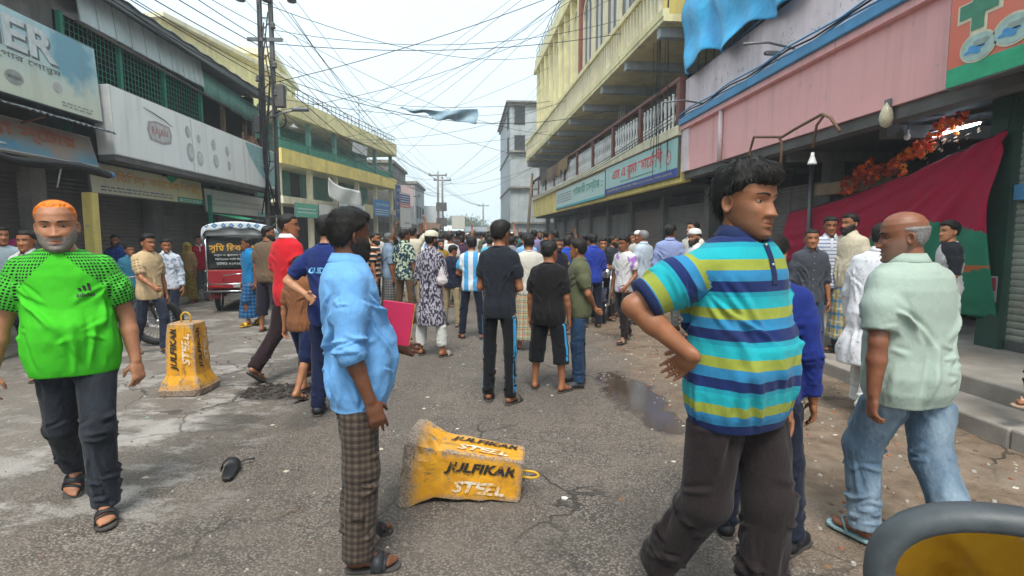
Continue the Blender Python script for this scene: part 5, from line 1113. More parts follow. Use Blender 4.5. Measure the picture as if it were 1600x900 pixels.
# ---------------------------------------------------------------- cloth materials; 'cuv' = (metres round, metres along, part) on every garment
def cloth(name, col, pat=None, rough=.88, var=.10, wr=.35, **k):
    key = ('cloth', name)
    if key in MATS: return MATS[key]
    m, t = newmat(name); P = t.coord('Object'); at = t.attr('cuv'); sp = t.n('SeparateXYZ', Vector=at.outputs['Vector']); U, Vv = sp.outputs[0], sp.outputs[1]
    c = col
    if pat == 'stripes':                                   # k: period, ramp [(pos,col)...]
        f = t.math('FRACT', t.math('ADD', t.math('DIVIDE', Vv, k['period']), k.get('phase', 0.0)))
        rp = t.n('ValToRGB', Fac=f); rp.color_ramp.interpolation = 'CONSTANT'; el = rp.color_ramp.elements
        for i, (p, cc) in enumerate(k['ramp']):
            e = el[i] if i < 2 else el.new(p)
            e.position = p; e.color = (*cc, 1)
        c = rp.outputs[0]
    elif pat == 'vstripes':                                # across the body, by local x
        sx = t.n('SeparateXYZ', Vector=P).outputs[0]
        f = t.math('FRACT', t.math('ADD', t.math('DIVIDE', sx, k['period']), k.get('phase', .5)))
        rp = t.n('ValToRGB', Fac=f); rp.color_ramp.interpolation = 'CONSTANT'; el = rp.color_ramp.elements
        for i, (p, cc) in enumerate(k['ramp']):
            e = el[i] if i < 2 else el.new(p)
            e.position = p; e.color = (*cc, 1)
        c = rp.outputs[0]
    elif pat == 'check':                                   # k: period, lines [(width, col, strength)]
        pu = k['period']
        for ax in (U, Vv):
            f = t.math('FRACT', t.math('DIVIDE', ax, pu))
            for (a, b, cc, stg) in k['lines']:
                g = t.math('MULTIPLY', t.math('GREATER_THAN', f, a), t.math('LESS_THAN', f, b)); c = t.mix(t.math('MULTIPLY', g, stg), c, cc)
    elif pat == 'print':                                   # k: col2, scale, thr, stretch
        n = t.noise(t.mapv(P, k.get('stretch', (1, 1, 1))), k.get('scale', 25), 2, .4); c = t.mix(t.rng(n, k.get('thr', .5)-.02, k.get('thr', .5)+.02), col, k['col2'])
        if 'col3' in k:
            n = t.noise(t.mapv(P, k.get('stretch', (1, 1, 1)), (5, 3, 1)), k.get('scale', 25)*1.3, 2, .4); c = t.mix(t.rng(n, .56, .6), c, k['col3'])
    elif pat == 'dots':
        vo = t.n('TexVoronoi', Vector=at.outputs['Vector'], Scale=k.get('scale', 30), Randomness=k.get('rand', .15)); c = t.mix(t.rng(vo.outputs[0], k.get('thr', .33), k.get('thr', .33)+.05), k['col2'], col)
    n1 = t.noise(P, 6, 5, .6); c = t.mix(1.0, c, t.mix(t.rng(n1, .3, .7), (1-var*1.5,)*3, (1+.0,)*3), 'MULTIPLY'); c = t.mix(1.0, c, t.mix(t.rng(t.noise(P, 500, 1), .3, .7), (.86,)*3, (1.0,)*3), 'MULTIPLY')
    fade = k.get('fade')
    if fade:                                               # worn denim: paler on thighs and along the shin
        g = t.rng(t.noise(t.mapv(P, (1, 1, .45)), 7, 4), .42, .68, 0, k.get('fadek', .6)); c = t.mix(g, c, fade)
    dirt = k.get('dirt', 0)
    if dirt: c = t.mix(t.rng(t.noise(P, 5, 5, .6), .55, .8, 0, dirt), c, (.12, .10, .08))
    t.set(Base__Color=c, Roughness=rough); t.b.inputs['Specular IOR Level'].default_value = .18; t.b.inputs['Sheen Weight'].default_value = k.get('sheen', .08)
    wv = t.noise(t.mapv(P, (9, 9, 5), rot=(.4, .3, .2)), 1.6, 3, .5); rid = t.math('ABSOLUTE', t.math('SUBTRACT', wv, .5))
    wv2 = t.noise(t.mapv(P, (1, 1, .55), rot=(.3, .5, .1)), 26, 4, .6); rid2 = t.math('ABSOLUTE', t.math('SUBTRACT', wv2, .5)); h = t.math('ADD', t.math('ADD', t.math('MULTIPLY', rid, 1.0), t.math('MULTIPLY', rid2, .28)), t.math('MULTIPLY', t.noise(P, 330, 2), .05))
    t.set(Normal=t.bump(h, min(1, wr*1.5), .03)); MATS[key] = m; return m

# ---------------------------------------------------------------- the body
TZ = V(.78, .84, .92, 1.00, 1.08, 1.16, 1.25, 1.33, 1.39, 1.425, 1.45, 1.475, 1.50)
TX = V(.142, .157, .158, .146, .140, .144, .153, .156, .138, .108, .081, .064, .058)
TF = V(.082, .094, .096, .094, .095, .102, .111, .108, .092, .077, .068, .060, .056)
TB = V(.100, .117, .116, .095, .088, .093, .100, .102, .094, .080, .068, .060, .056)
SKINS = dict(a=(.41,.185,.092), b=(.325,.135,.064), c=(.235,.092,.044), d=(.15,.060,.031), e=(.46,.235,.13))
def person(loc, yaw, H=1.66, label='', group=None, skin='b', lod=1, seed=1, shirt=None, pants=None, feet=('sandal', (.03,.027,.025)), pose=None, fat=-.05, belly=0.0, head=None,
           hairc=(.012,.010,.009), vox=None, top=True, cat='person', bs=0.0, beardc=(.03,.025,.022), vest=None):
    """builds one person; returns (root object, dict of pieces with local data)"""
    pose = pose or {}; head = dict(head or {}); rng = np.random.default_rng(seed*17+3)
    vox = (vox*1.38 if vox else None) or {0: .0078, 1: .0185, 2: .022}[lod]
    info = {}
    arm = {}; J = {}
    dfl = dict(la=((.20, .04, -1), (.08, -.16, -1)), ra=((-.20, .04, -1), (-.08, -.16, -1)), ll=((.04, -.02, -1), (.02, .04, -1), (.18, -1, 0)), rl=((-.04, -.02, -1), (-.02, .04, -1), (-.18, -1, 0)))
    G = lambda k: pose.get(k, dfl[k])
    soleth = {'sandal': .017, 'shoe': .016, 'thong': .014, 'bare': 0.0}[feet[0] if feet else 'bare']
    # legs
    legs = {}; lowest = 9
    for sd, k in ((1, 'll'), (-1, 'rl')):
        th, sh, toe = G(k)[:3]; hip = V(sd*.088, 0, 0); kn = hip+nrm(th)*.42; an = kn+nrm(sh)*.40
        toe = nrm(toe); side0 = np.cross(toe, V(0, 0, 1)); side0 = nrm(side0); up = nrm(np.cross(side0, toe)); side = side0*(1 if np.dot(side0, V(-sd, 0, 0)) > 0 else -1)   # side = big-toe side
        legs[sd] = [hip, kn, an, toe, side, up]
        for f in (-.05, .17): lowest = min(lowest, (an+toe*f-up*(.0835+soleth))[2])
    pz = -lowest; off = pz-.90
    for L in legs.values():
        for i in range(3): L[i] = L[i]+V(0, 0, pz)
    lean = V(*pose.get('lean', (0, 0))); tw = R(pose.get('twist', 0))
    zrel = lambda z: np.clip((np.asarray(z)-.95)/.45, 0, 1.3)
    ZO = lambda z: np.asarray(z)+off
    OX = lambda z: lean[0]*zrel(z); OY = lambda z: lean[1]*zrel(z)+.012*np.sin(np.pi*np.clip((np.asarray(z)-.85)/.6, 0, 1))
    TW = lambda z: tw*ss(np.asarray(z, float), .95, 1.30)
    fx = 1+fat; bel = belly*np.exp(-((TZ-1.045)/.115)**2); belx = .22*belly*np.exp(-((TZ-1.03)/.12)**2)
    bx, bf, bb = TX*fx+belx, TF*fx+bel, TB*fx+.15*bel
    nk = TZ > 1.44; bx[nk] = TX[nk]*(1+.5*fat); bf[nk] = TF[nk]*(1+.5*fat); bb[nk] = TB[nk]*(1+.5*fat)
    # arms
    rot2 = lambda p, a: V(p[0]*math.cos(a)-p[1]*math.sin(a), p[0]*math.sin(a)+p[1]*math.cos(a), p[2])
    UA, FA = .285, .25
    for sd, k in ((1, 'la'), (-1, 'ra')):
        g = G(k); sp_ = pose.get('shrug', 0); sh = rot2(V(sd*.155*(1+.7*fat), .006, 0), tw)+V(float(OX(1.37)), float(OY(1.37)), 1.362+off+sp_)
        u = rot2(nrm(g[0]), tw) if pose.get('armtwist', True) else nrm(g[0]); f = rot2(nrm(g[1]), tw) if pose.get('armtwist', True) else nrm(g[1])
        el = sh+u*UA; wr = el+f*FA; pn = g[2] if len(g) > 2 and g[2] is not None else (-sd*.9, .15, -.1); curl = g[3] if len(g) > 3 else .45
        th = g[4] if len(g) > 4 else (0, -1, 0)
        arm[sd] = dict(sh=sh, el=el, wr=wr, u=u, f=f, hand=hand_prims(wr+f*.012, rot2(nrm(g[5]), tw) if len(g) > 5 else f, rot2(nrm(pn), tw), rot2(nrm(th), tw), curl, pose.get('spread', .15), 1.0))
    # head frame
    hy, hp, hr = head.get('turn', (0, 0, 0)); HM = np.array(Euler((R(hp), R(hr), R(hy)), 'XYZ').to_matrix())
    piv = V(float(OX(1.5)), float(OY(1.5))-.004, 1.492+off)
    HX = lambda p: (p+V(0, -.016, .094)) @ HM.T+piv
    # ---- body surface
    pts = [p for L in legs.values() for p in L[:3]]+[p for A_ in arm.values() for p in (A_['sh'], A_['el'], A_['wr'])]+[piv]
    lo = np.min(pts, 0)-.26; hi = np.max(pts, 0)+.26; lo[2] = min(L[2][2] for L in legs.values())-.13; hi[2] = max(piv[2]+.10, max(A_['wr'][2] for A_ in arm.values())+.24)
    F = Field(lo, hi, vox)
    sl = .88
    F.loft(ZO(TZ), bx*sl, bf*sl, bb*sl, OX(TZ), OY(TZ), TW(TZ), k=.02, z0=.86+off, z1=1.47+off)
    F.cone(V(float(OX(1.40)), float(OY(1.40)), 1.40+off), piv+HM@V(0, .002, .055), .060*(1+.6*fat), .053*(1+.7*fat), .03)
    for sd, A_ in arm.items():
        fa = .94*(1+.7*fat)
        F.cone(A_['sh'], A_['sh']+A_['u']*UA*.55, .053*fa, .049*fa, .03); F.cone(A_['sh']+A_['u']*UA*.55, A_['el'], .048*fa, .039*fa, .02)
        F.cone(A_['el'], A_['el']+A_['f']*FA*.35, .0385*fa, .0405*fa, .015); F.cone(A_['el']+A_['f']*FA*.35, A_['wr'], .0405*fa, .0265*fa, .015)
        if lod == 0:
            for i, (a, b, r0, r1, e) in enumerate(A_['hand']): F.cone(a, b, r0, r1, .012 if i < 3 else .004, e)
        else:
            for i, (a, b, r0, r1, e) in enumerate(A_['hand'][:3]): F.cone(a, b, r0*1.05, r1*1.05, .012, e)
    for sd, (hip, kn, an, toe, side, up) in legs.items():
        F.cone(hip, kn, .074*(1+.6*fat), .050*(1+.5*fat), .02); lf_ = 1+.5*fat; F.cone(kn, kn+(an-kn)*.3, .049*lf_, .051*lf_, .015); F.cone(kn+(an-kn)*.3, an, .051*lf_, .033, .015)
        for i, (a, b, r0, r1, e) in enumerate(foot_prims(an, toe, side, up, lod)): F.cone(a, b, r0, r1, .012 if i < 6 else .005, e)
    P, Q = F.mesh(); P = relax(P, Q, 1, .4); tone = np.zeros((len(P), 3)); tone[:, 2] = 0
    PP, QQ, TT = [P], [Q], [tone]; o = len(P)
    if lod > 0:                                             # fingers as tubes
        for A_ in arm.values():
            for (a, b, r0, r1, e) in A_['hand'][3:]:
                mb = MB(); d = nrm(b-a); mb.tube([a-d*r0*.6, a, b, b+d*r1*.8], [r0*.7, r0*1.1, r1*1.1, r1*.45], 5)
                q = np.array(mb.v); qf = np.array([f for f in mb.f if len(f) == 4]); PP.append(q); QQ.append(qf+o); TT.append(np.zeros((len(q), 3))); o += len(q)
    head.setdefault('seed', seed); head['lod'] = lod
    sk, eyes, hairs, hg = head_mesh(head)
    hs_ = head.get('size', 1.0); hv = HX(sk[0]*hs_); PP.append(hv); QQ.append(sk[1]+o); TT.append(sk[2])
    S = H/1.7
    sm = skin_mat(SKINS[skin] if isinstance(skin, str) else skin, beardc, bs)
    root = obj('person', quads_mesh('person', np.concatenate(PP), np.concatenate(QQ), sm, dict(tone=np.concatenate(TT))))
    root.location = loc; root.rotation_euler = (0, 0, R(yaw)); root.scale = (S, S, S); tag(root, label, cat, group)
    hm = hair_mat(hairc); bm_ = hair_mat(beardc)
    for nm, VV, Q2, T2 in hairs:
        obj(nm, quads_mesh(nm, HX(VV*hs_), Q2, bm_ if nm == 'beard' else (hair_mat((.02,.016,.013)) if nm == 'eyebrow' else hm), None, T2), root)
    for ey in eyes or []:
        me = quads_mesh('eye', HX(ey[0]*hs_), ey[1], None); a, b = eye_mats(); me.materials.append(a); me.materials.append(b); me.polygons.foreach_set('material_index', ey[2].tolist()); obj('eye', me, root)
    info.update(HX=lambda p: HX(np.asarray(p, float)*hs_), hg=hg, arm=arm, legs=legs, off=off, S=S, OX=OX, OY=OY)
    # ---- headwear
    cap = head.get('cap')
    if cap:
        Pg, Qg, Ng = hg; zc = cap.get('z', .045); m = ss(Pg[:, 2]-(zc+.10*np.clip(-Pg[:, 1]-.05, 0, 1)), -.004, .004)
        CP = Pg+Ng*(.014*m-.012*(1-m))[:, None]; topm = ss(Pg[:, 2], .055, .1); CP[:, 2] += .012*topm*m; CP[:, :2] *= 1+.10*(topm*m)[:, None]
        obj('cap', quads_mesh('cap', HX(CP*hs_), Qg, cap['mat']), root)
    sc_f = head.get('scarf')
    if sc_f:
        Fh = Field((-.2, -.2, -.35), (.2, .2, .2), .012)
        Fh.cone(V(0, .02, .01), V(0, .025, -.02), .118, .112, .01); Fh.cone(V(0, .03, -.04), V(0, .03, -.22), .095, .15, .05, (V(0, 1, 0), .8))
        Fh.op((-.2, -.3, -.3), (.2, .3, .3), lambda X, Y, Z: np.sqrt((X/.064)**2+((Y+.13)/.10)**2+((Z+.02)/.10)**2)*.06-.06, 0, 'sub')
        Ps, Qs = Fh.mesh(); Ps = relax(Ps, Qs, 2); Ns = vnormals(Ps, Qs); Ps = Ps+Ns*(.008*(vn(Ps[:, 0]*20+7, Ps[:, 1]*20+7, Ps[:, 2]*9+9)-.5))[:, None]
        obj('headscarf', quads_mesh('headscarf', HX(Ps*hs_), Qs, sc_f), root)
    # ---- garments
    def ease(e, p, hemz, flare=0.0):
        zz = np.concatenate([[min(.30, hemz-.02), .60], TZ]); ex = np.concatenate([[bx[1]*.96, bx[1]], bx])+e; ef = np.concatenate([[bf[1], bf[1]], bf])+e; eb = np.concatenate([[bb[1]*.95, bb[1]], bb])+e
        # cloth hangs straight down from belly, chest and seat
        for arr, kk in ((ef, .45), (ex, .12)):
            for i in range(len(zz)-2, -1, -1):
                if zz[i] < 1.2: arr[i] = max(arr[i], arr[i+1]*kk+arr[i]*(1-kk), arr[i+1]-.022)
        low = np.clip((.86-zz)/.45, 0, 1)*flare; ex = ex+low; ef = ef+low; eb = eb+low
        top = zz > 1.37; ex[top] += .004
        return zz, ex, ef, eb
    if shirt:
        slv = shirt.get('sleeve', .62); hem = shirt.get('hem', .80); loose = shirt.get('loose', .02); vs_ = shirt.get('vox', vox)
        rs = shirt.get('sr', .069)*(1+.6*fat)
        zz, ex, ef, eb = ease(loose, None, hem, shirt.get('flare', .0))
        lo2 = lo.copy(); lo2[2] = hem+off-.05; hi2 = hi.copy(); F = Field(lo2, hi2, vs_)
        top = shirt.get('top', 1.456)
        F.loft(ZO(zz), ex, ef, eb, OX(zz), OY(zz), TW(zz), k=.02, z0=hem+off, z1=top+off, p=2.35)
        ends = {}
        for sd, A_ in arm.items():
            sv = shirt.get('sleeve_l' if sd > 0 else 'sleeve_r', slv)
            a = A_['sh']-A_['u']*.01; t = min(sv, 1.0); e = A_['sh']+A_['u']*UA*t
            nb_ = V(float(OX(1.45)), float(OY(1.45))+.008, 1.428+off)+rot2(V(sd*.035, 0, 0), tw)
            F.cone(nb_, A_['sh']+V(0, 0, -.004), .050, .052*(1+.5*fat), .03)
            mid = A_['sh']+A_['u']*UA*min(.42, t*.7); F.cone(a, mid, .056*(1+.6*fat), rs*.99, .035); F.cone(mid, e, rs*.99, rs*(.97-.12*t), .03, None, cut=sv <= 1); ends[sd] = (e, A_['u'], rs*(.97-.12*t))
            if sv > 1:
                t = sv-1; e2 = A_['el']+A_['f']*FA*t; F.cone(A_['el'], e2, rs*.84, rs*(.80-.18*t), .03, None, cut=True); ends[sd] = (e2, A_['f'], rs*(.80-.18*t))
        nc = V(float(OX(1.48)), float(OY(1.48))-.075, 1.495+off); cf0 = shirt.get('collar'); F.op(nc-.1, nc+.1, lambda X, Y, Z: np.sqrt((X-nc[0])**2+(Y-nc[1])**2*.8+(Z-nc[2])**2)-(.050 if cf0 == 'crew' else .062), 0, 'sub')
        P, Q = F.mesh(); P = relax(P, Q, 1, .3)
        # where is each vertex: torso or sleeve
        cu = np.zeros((len(P), 3)); zl = P[:, 2]-off; cu[:, 1] = P[:, 2]
        xl, yl = P[:, 0]-OX(zl), P[:, 1]-OY(zl); cu[:, 0] = np.arctan2(xl, -yl)*.17; tors = np.abs(xl)-np.interp(zl, zz, ex)*1.02; wr_w = np.zeros(len(P))
        for sd, A_ in arm.items():
            q = P-A_['sh']; t = q@A_['u']; dperp = np.linalg.norm(q-np.clip(t, 0, UA)[:, None]*A_['u'], axis=1)-rs
            q2 = P-A_['el']; t2 = q2@A_['f']; dp2 = np.linalg.norm(q2-np.clip(t2, 0, FA)[:, None]*A_['f'], axis=1)-rs*.8
            onf = (dp2 < dperp) & (slv > 1.02); al = np.where(onf, UA+t2, t); dd = np.minimum(dperp, np.where(slv > 1.02, dp2, 9))
            s_ = ((dd < tors+.004) | ((xl*sd > .20*fx) & (dd < .03))) & (al > .03) & (xl*sd > .02) & (al < ((UA+(slv-1)*FA) if slv > 1 else UA*slv)+.015)
            e1 = nrm(np.cross(A_['u'], V(0, 1, .2))); e2 = np.cross(A_['u'], e1)
            ang = np.arctan2(q@e2, q@e1)
            cu[s_, 0] = ang[s_]*.07; cu[s_, 1] = (A_['sh'][2]+.035-al[s_]); cu[s_, 2] = sd
            wr_w[s_] += np.exp(-((al[s_]-UA)/.09)**2)*(1 if slv > 1 else .3)
        N = vnormals(P, Q); x, y, z = P.T; sdv = rng.random(3)*20+30; am = shirt.get('wr', 1.35)
        n1 = vn(x*7+sdv[0], y*7+sdv[1], z*4+sdv[2]); n3 = vn((x-z*.7)*24+sdv[2], y*22+9, (z+.5*x)*15+sdv[0])
        d = .009*(n1-.5)+.0025*(n3-.5); tor = cu[:, 2] == 0; nf = {0: 1.0, 1: .8, 2: .4}[lod]; U1 = rng.uniform
        sp_ = []
        for sg in (-1, 1):
            for bk in (0, 1):                               # from the armpit down across chest / back
                for q in range(int(5*nf)):
                    a0 = sg*(1.25 if not bk else 1.9)+U1(-.2, .2); a1 = sg*(U1(.15, .9) if not bk else U1(2.2, 3.0)); z0 = 1.30+U1(-.08, .03); sp_.append((a0*.17, z0, a1*.17, z0-U1(.08, .30), U1(.008, .014), U1(.005, .010)))
        for q in range(int(16*nf)):                         # soft hanging folds over the lower half
            a0 = U1(-3.1, 3.1); z0 = hem+U1(.0, .08); sp_.append((a0*.17, z0, (a0+U1(-.35, .35))*.17, z0+U1(.12, .32), U1(.010, .022), U1(.005, .011)))
        for q in range(int(12*nf)):                         # crushed folds at the waist
            a0 = U1(-3.1, 3.1); z0 = U1(.93, 1.12); dl = U1(.25, .7)*(1 if U1(0, 1) > .5 else -1); sp_.append((a0*.17, z0, (a0+dl)*.17, z0+U1(-.05, .07), U1(.007, .012), U1(.004, .008)))
        if hem < .7:
            for q in range(14): a0 = U1(-3.1, 3.1); sp_.append((a0*.17, hem, (a0+U1(-.1, .1))*.17, hem+U1(.25, .5), U1(.012, .024), U1(.008, .016)))
        dt = folds(np.arctan2(xl, -yl)*.17, zl, sp_, 2*math.pi*.17)
        spl = []; Lm = (UA+(slv-1)*FA) if slv > 1 else UA*slv
        for q in range(int((10 if slv <= 1 else 26)*nf)):
            v0 = U1(.05, Lm); a0 = U1(-3.1, 3.1); dl = U1(.5, 1.4)*(1 if U1(0, 1) > .5 else -1); spl.append((a0*.07, v0, (a0+dl)*.07, v0+U1(-.02, .07), U1(.006, .011), U1(.003, .006)))
        if slv > 1:
            for q in range(int(9*nf)): v0 = UA+U1(-.05, .05); a0 = U1(-3.1, 3.1); spl.append((a0*.07, v0, (a0+U1(.8, 1.6))*.07, v0+U1(-.015, .015), U1(.006, .009), U1(.006, .010)))
        d = d+np.where(tor, dt, folds(cu[:, 0], A_['sh'][2]+.035-cu[:, 1] if False else (arm[1]['sh'][2]*.5+arm[-1]['sh'][2]*.5+.035-cu[:, 1]), spl, 2*math.pi*.07))
        capm = ss(np.abs(N[:, 2]), .55, .9)*(zl < hem+.03); d = d*(1-capm); N[:, 2] *= 1-.8*np.exp(-((zl-hem)/.04)**2)
        vs2 = arm[1]['sh'][2]*.5+arm[-1]['sh'][2]*.5+.035-cu[:, 1]; d = np.where(tor, d, d*(1-.8*ss(vs2, Lm-.035, Lm-.005)))
        P = P+N*(d*am)[:, None]
        hemw = np.exp(-((zl-hem)/.03)**2); P[:, 2] += hemw*.012*(vn(x*9+sdv[0], y*9+sdv[1], 0*z+3)-.5)
        so = obj('shirt', quads_mesh('shirt', P, Q, shirt['mat'], dict(cuv=cu)), root); info['shirt'] = (so, P, Q); info['ends'] = ends
        if shirt.get('sleeve_mat'):                          # raglan / patterned sleeves: second slot
            so.data.materials.append(shirt['sleeve_mat']); fm = np.zeros(len(so.data.polygons), int); rag = shirt.get('raglan', 0.0)
            ctr = P[Q].mean(1); zc = ctr[:, 2]-off; issl = (cu[Q][:, :, 2] != 0).sum(1) >= 2
            if rag: issl = issl | ((np.abs(ctr[:, 0]-OX(zc)) > rag-.9*np.clip(zc-1.27, 0, .2)) & (zc > 1.20))
            fm[:len(Q)] = issl; so.data.polygons.foreach_set('material_index', fm.tolist())
        cf = shirt.get('collar')
        if cf and lod < 2:
            mb = MB(); nn = 28
            C0 = V(float(OX(1.47)), float(OY(1.47))-.002, 1.468+off); g = .30 if cf != 'crew' else 0
            if cf == 'crew':
                mb.tube([C0+V(.074*math.sin(2*math.pi*i/nn), -.072*math.cos(2*math.pi*i/nn), -.014*math.cos(2*math.pi*i/nn)-.014) for i in range(nn+1)], .009, 6, cap=False)
            else:
                vs = []
                for i in range(nn+1):
                    a = g+(2*math.pi-2*g)*i/nn; s1, c1 = math.sin(a), -math.cos(a); fr = max(0, -c1)
                    dp = .010*fr
                    for (r, zz_) in ((.066, -.012), (.063, .030-dp*1.5), (.067, .036-dp*1.5), (.088+.012*fr, -.004-.034*fr), (.086+.012*fr, -.010-.034*fr), (.072, .018-dp)):
                        vs.append(C0+V(r*s1*(1+.4*fat), r*c1*1.02, zz_))
                fs = [(i*6+j, i*6+(j+1) % 6, (i+1)*6+(j+1) % 6, (i+1)*6+j) for i in range(nn) for j in range(6)]+[tuple(range(6)), tuple(nn*6+j for j in range(6))[::-1]]
                mb.add(vs, fs, 0, True)
            me = mb.mesh('collar', shirt.get('cmat', shirt['mat'])); obj('collar', me, so)
        cu_ = shirt.get('cuff')
        if cu_ and lod < 2:
            for sd in (1, -1):
                e, d, r = ends[sd]; w_ = cu_.get('w', .02); mb = MB(); a_, b_ = e-d*w_*1.3, e+d*.003
                mb.tube([a_, a_+d*.002, e-d*w_*.5, b_, b_], [r*.9, r+.003+cu_.get('p', .0), r+.005+cu_.get('p', .0), r+.003+cu_.get('p', .0), r*.82], 20); mb.build('cuff', cu_['mat'], so)
        if shirt.get('placket') and lod < 2:
            from mathutils.bvhtree import BVHTree
            bv = BVHTree.FromPolygons([Vector(p) for p in P], Q.tolist()); mb = MB(); vs = []; nz = 24; z1 = 1.455; z0 = 1.30 if shirt['placket'] == 'polo' else hem+.02
            for i in range(nz):
                zq = z1+(z0-z1)*i/(nz-1)+off
                for xx in (-.014, .014):
                    hit = bv.ray_cast(Vector((xx+float(OX(zq-off)), -.6, zq)), Vector((0, 1, 0)))[0]
                    vs.append((hit if hit else Vector((xx, float(OY(zq-off))-.1, zq)))+Vector((0, -.003, 0)))
            mb.add(vs, [(i*2, i*2+1, i*2+3, i*2+2) for i in range(nz-1)], 0, True); mb.build('placket', shirt.get('cmat', shirt['mat']), so)
            bm2 = flat('shirt_button', (.5, .48, .42), .3); nb = 2 if shirt['placket'] == 'polo' else 6
            for i in range(nb):
                q = Vector(vs[2*int(3+i*(nz-4)/nb)])+Vector((.014, -.002, 0)); MB().lathe([(.0005, -.002), (.005, -.002), (.005, .001), (.0005, .001)], q, 8, axis='y').build('button', bm2, so)
    if pants:
        typ = pants.get('type', 'trousers'); vp = pants.get('vox', vox); wz = pants.get('waist', .985); wz = min(wz, shirt['hem']+.06) if shirt and shirt.get('hem', .8) < .9 and 'hem' in shirt else (min(wz, .87) if shirt and 'hem' not in shirt else wz)
        F = Field(lo, hi, vp)
        if typ == 'lungi':
            zb = pants.get('len', .14); zz = V(zb, .30, .55, min(.80, wz-.03), wz-.01, wz); kx = .5*(legs[1][2][0]-legs[-1][2][0]); an0 = .5*(legs[1][2]+legs[-1][2]); fr = np.clip((.9-zz)/.8, 0, 1)
            ex = bx[2]+.008+fr*(.02+max(0, abs(kx)-.06))-.02*(zz > wz-.05); sy = .5*abs(legs[1][2][1]-legs[-1][2][1]); ef = bf[2]+.006+fr*(.03+.8*sy); eb = bb[2]+.004+fr*(.01+.8*sy)
            F.loft(ZO(zz), ex, ef, eb, fr*an0[0]*.7, fr*an0[1]*.7, zz*0, k=.02, p=2.2)
            # walking leg pushes the cloth
            for L in legs.values(): F.cone(L[0]*.6+L[1]*.4, L[1], .088, .085, .05)
        else:
            r_t, r_k, r_a = pants.get('r', (.088, .068, .061)); r_k *= 1+.9*fat; r_a *= 1+.6*fat; fr = pants.get('len', 1.0)      # len: 0 hip .. 1 knee .. 2 ankle
            zz = V(.80, .83, .85, wz-.005, wz); F.loft(ZO(zz), np.interp(zz, TZ, bx)+.010, np.interp(zz, TZ, bf)*.98+.006, np.interp(zz, TZ, bb)+.010, OX(zz), OY(zz), TW(zz), k=.04)
            for sd, (hip, kn, an, toe, side, up) in legs.items():
                h2 = hip+V(0, .008, .0); fxx = 1+.8*fat
                if fr <= 1: F.cone(h2, h2+(kn-h2)*fr, r_t*fxx, r_t*fxx+(r_k-r_t)*fr, .03, None, cut=True)
                else:
                    F.cone(h2, kn, r_t*fxx, r_k, .03); t = min(fr-1, 1.0); e = kn+(an-kn)*t; ee = e+nrm(an-kn)*(.03 if fr >= 1.95 else 0)
                    bk = V(0, .006, 0)
                    F.cone(kn, ee+bk, r_k, r_k+(r_a-r_k)*t, .03, None, cut=True)
        P, Q = F.mesh(); P = relax(P, Q, 1, .3); cu = np.zeros((len(P), 3)); x, y, z = P.T; N = vnormals(P, Q); jw = np.zeros(len(P)); aw = np.zeros(len(P))
        lo_d = np.full(len(P), 9.)
        for sd, (hip, kn, an, toe, side, up) in legs.items():
            for (a, b, v0) in ((hip, kn, 0), (kn, an, .42)):
                ab = b-a; L = np.linalg.norm(ab); ax = ab/L; q = P-a; t = q@ax; dp = np.linalg.norm(q-np.clip(t, 0, L)[:, None]*ax, axis=1); s_ = dp < lo_d
                e1 = nrm(np.cross(ax, V(0, 1, 0))); e2 = np.cross(ax, e1); ang = np.arctan2(q@e2, q@e1)
                cu[s_, 0] = ang[s_]*.085; cu[s_, 1] = v0+t[s_]; cu[s_, 2] = sd; lo_d = np.minimum(lo_d, dp)
        if typ == 'lungi': cu[:, 0] = np.arctan2(x, -y)*.2; cu[:, 1] = z
        sdv = rng.random(3)*20+30; ang = cu[:, 0]/.085; vv = cu[:, 1]
        if typ == 'lungi':
            th = np.arctan2(x, -y); fo = ss(.95-(z-off), 0, .5); d = .022*fo*(vn(th*3.4+10+sdv[0], z*1.1+sdv[1], z*0+sdv[2])-.5)+.010*(vn(th*8+20, z*2.5+sdv[1], z*0+sdv[0])-.5)+.006*(np.abs(vn(x*14+sdv[0], y*14+sdv[1], z*10+sdv[2])-.5)*2-.3)
        else:
            n1 = vn(x*9+sdv[0], y*9+sdv[1], z*6+sdv[2]); U1 = rng.uniform; d = .007*(n1-.5); nf = {0: 1.0, 1: .7, 2: .35}[lod]; st_ = pants.get('stack', 1); bend = {}
            for sd in (1, -1):
                hip, kn, an = legs[sd][:3]; sp_ = []
                for q in range(int(9*nf)): a0 = U1(-3.1, 3.1); v0 = .43+U1(-.10, .09); dl = U1(.6, 1.5)*(1 if U1(0, 1) > .5 else -1); sp_.append((a0*.085, v0, (a0+dl)*.085, v0+U1(-.05, .05), U1(.008, .013), U1(.005, .010)))
                for q in range(int(7*nf)): a0 = U1(-3.1, 3.1); v0 = U1(.02, .12); sp_.append((a0*.085, v0, (a0+U1(-.9, .9))*.085, v0+U1(.08, .24), U1(.009, .016), U1(.005, .010)))
                for q in range(int(6*nf)): a0 = U1(-3.1, 3.1); v0 = U1(.45, .62); sp_.append((a0*.085, v0, (a0+U1(-.5, .5))*.085, v0+U1(.12, .25), U1(.009, .015), U1(.004, .009)))
                for q in range(int(13*nf*st_)): a0 = U1(-3.1, 3.1); v0 = U1(.62, .82); dl = U1(.7, 1.8)*(1 if U1(0, 1) > .5 else -1); sp_.append((a0*.085, v0, (a0+dl)*.085, v0+U1(-.03, .04), U1(.007, .012), U1(.006, .012)))
                d = d+np.where(cu[:, 2] == sd, folds(cu[:, 0], vv, sp_, 2*math.pi*.085), 0)
        P = P+N*(d*pants.get('wr', 1.3))[:, None]
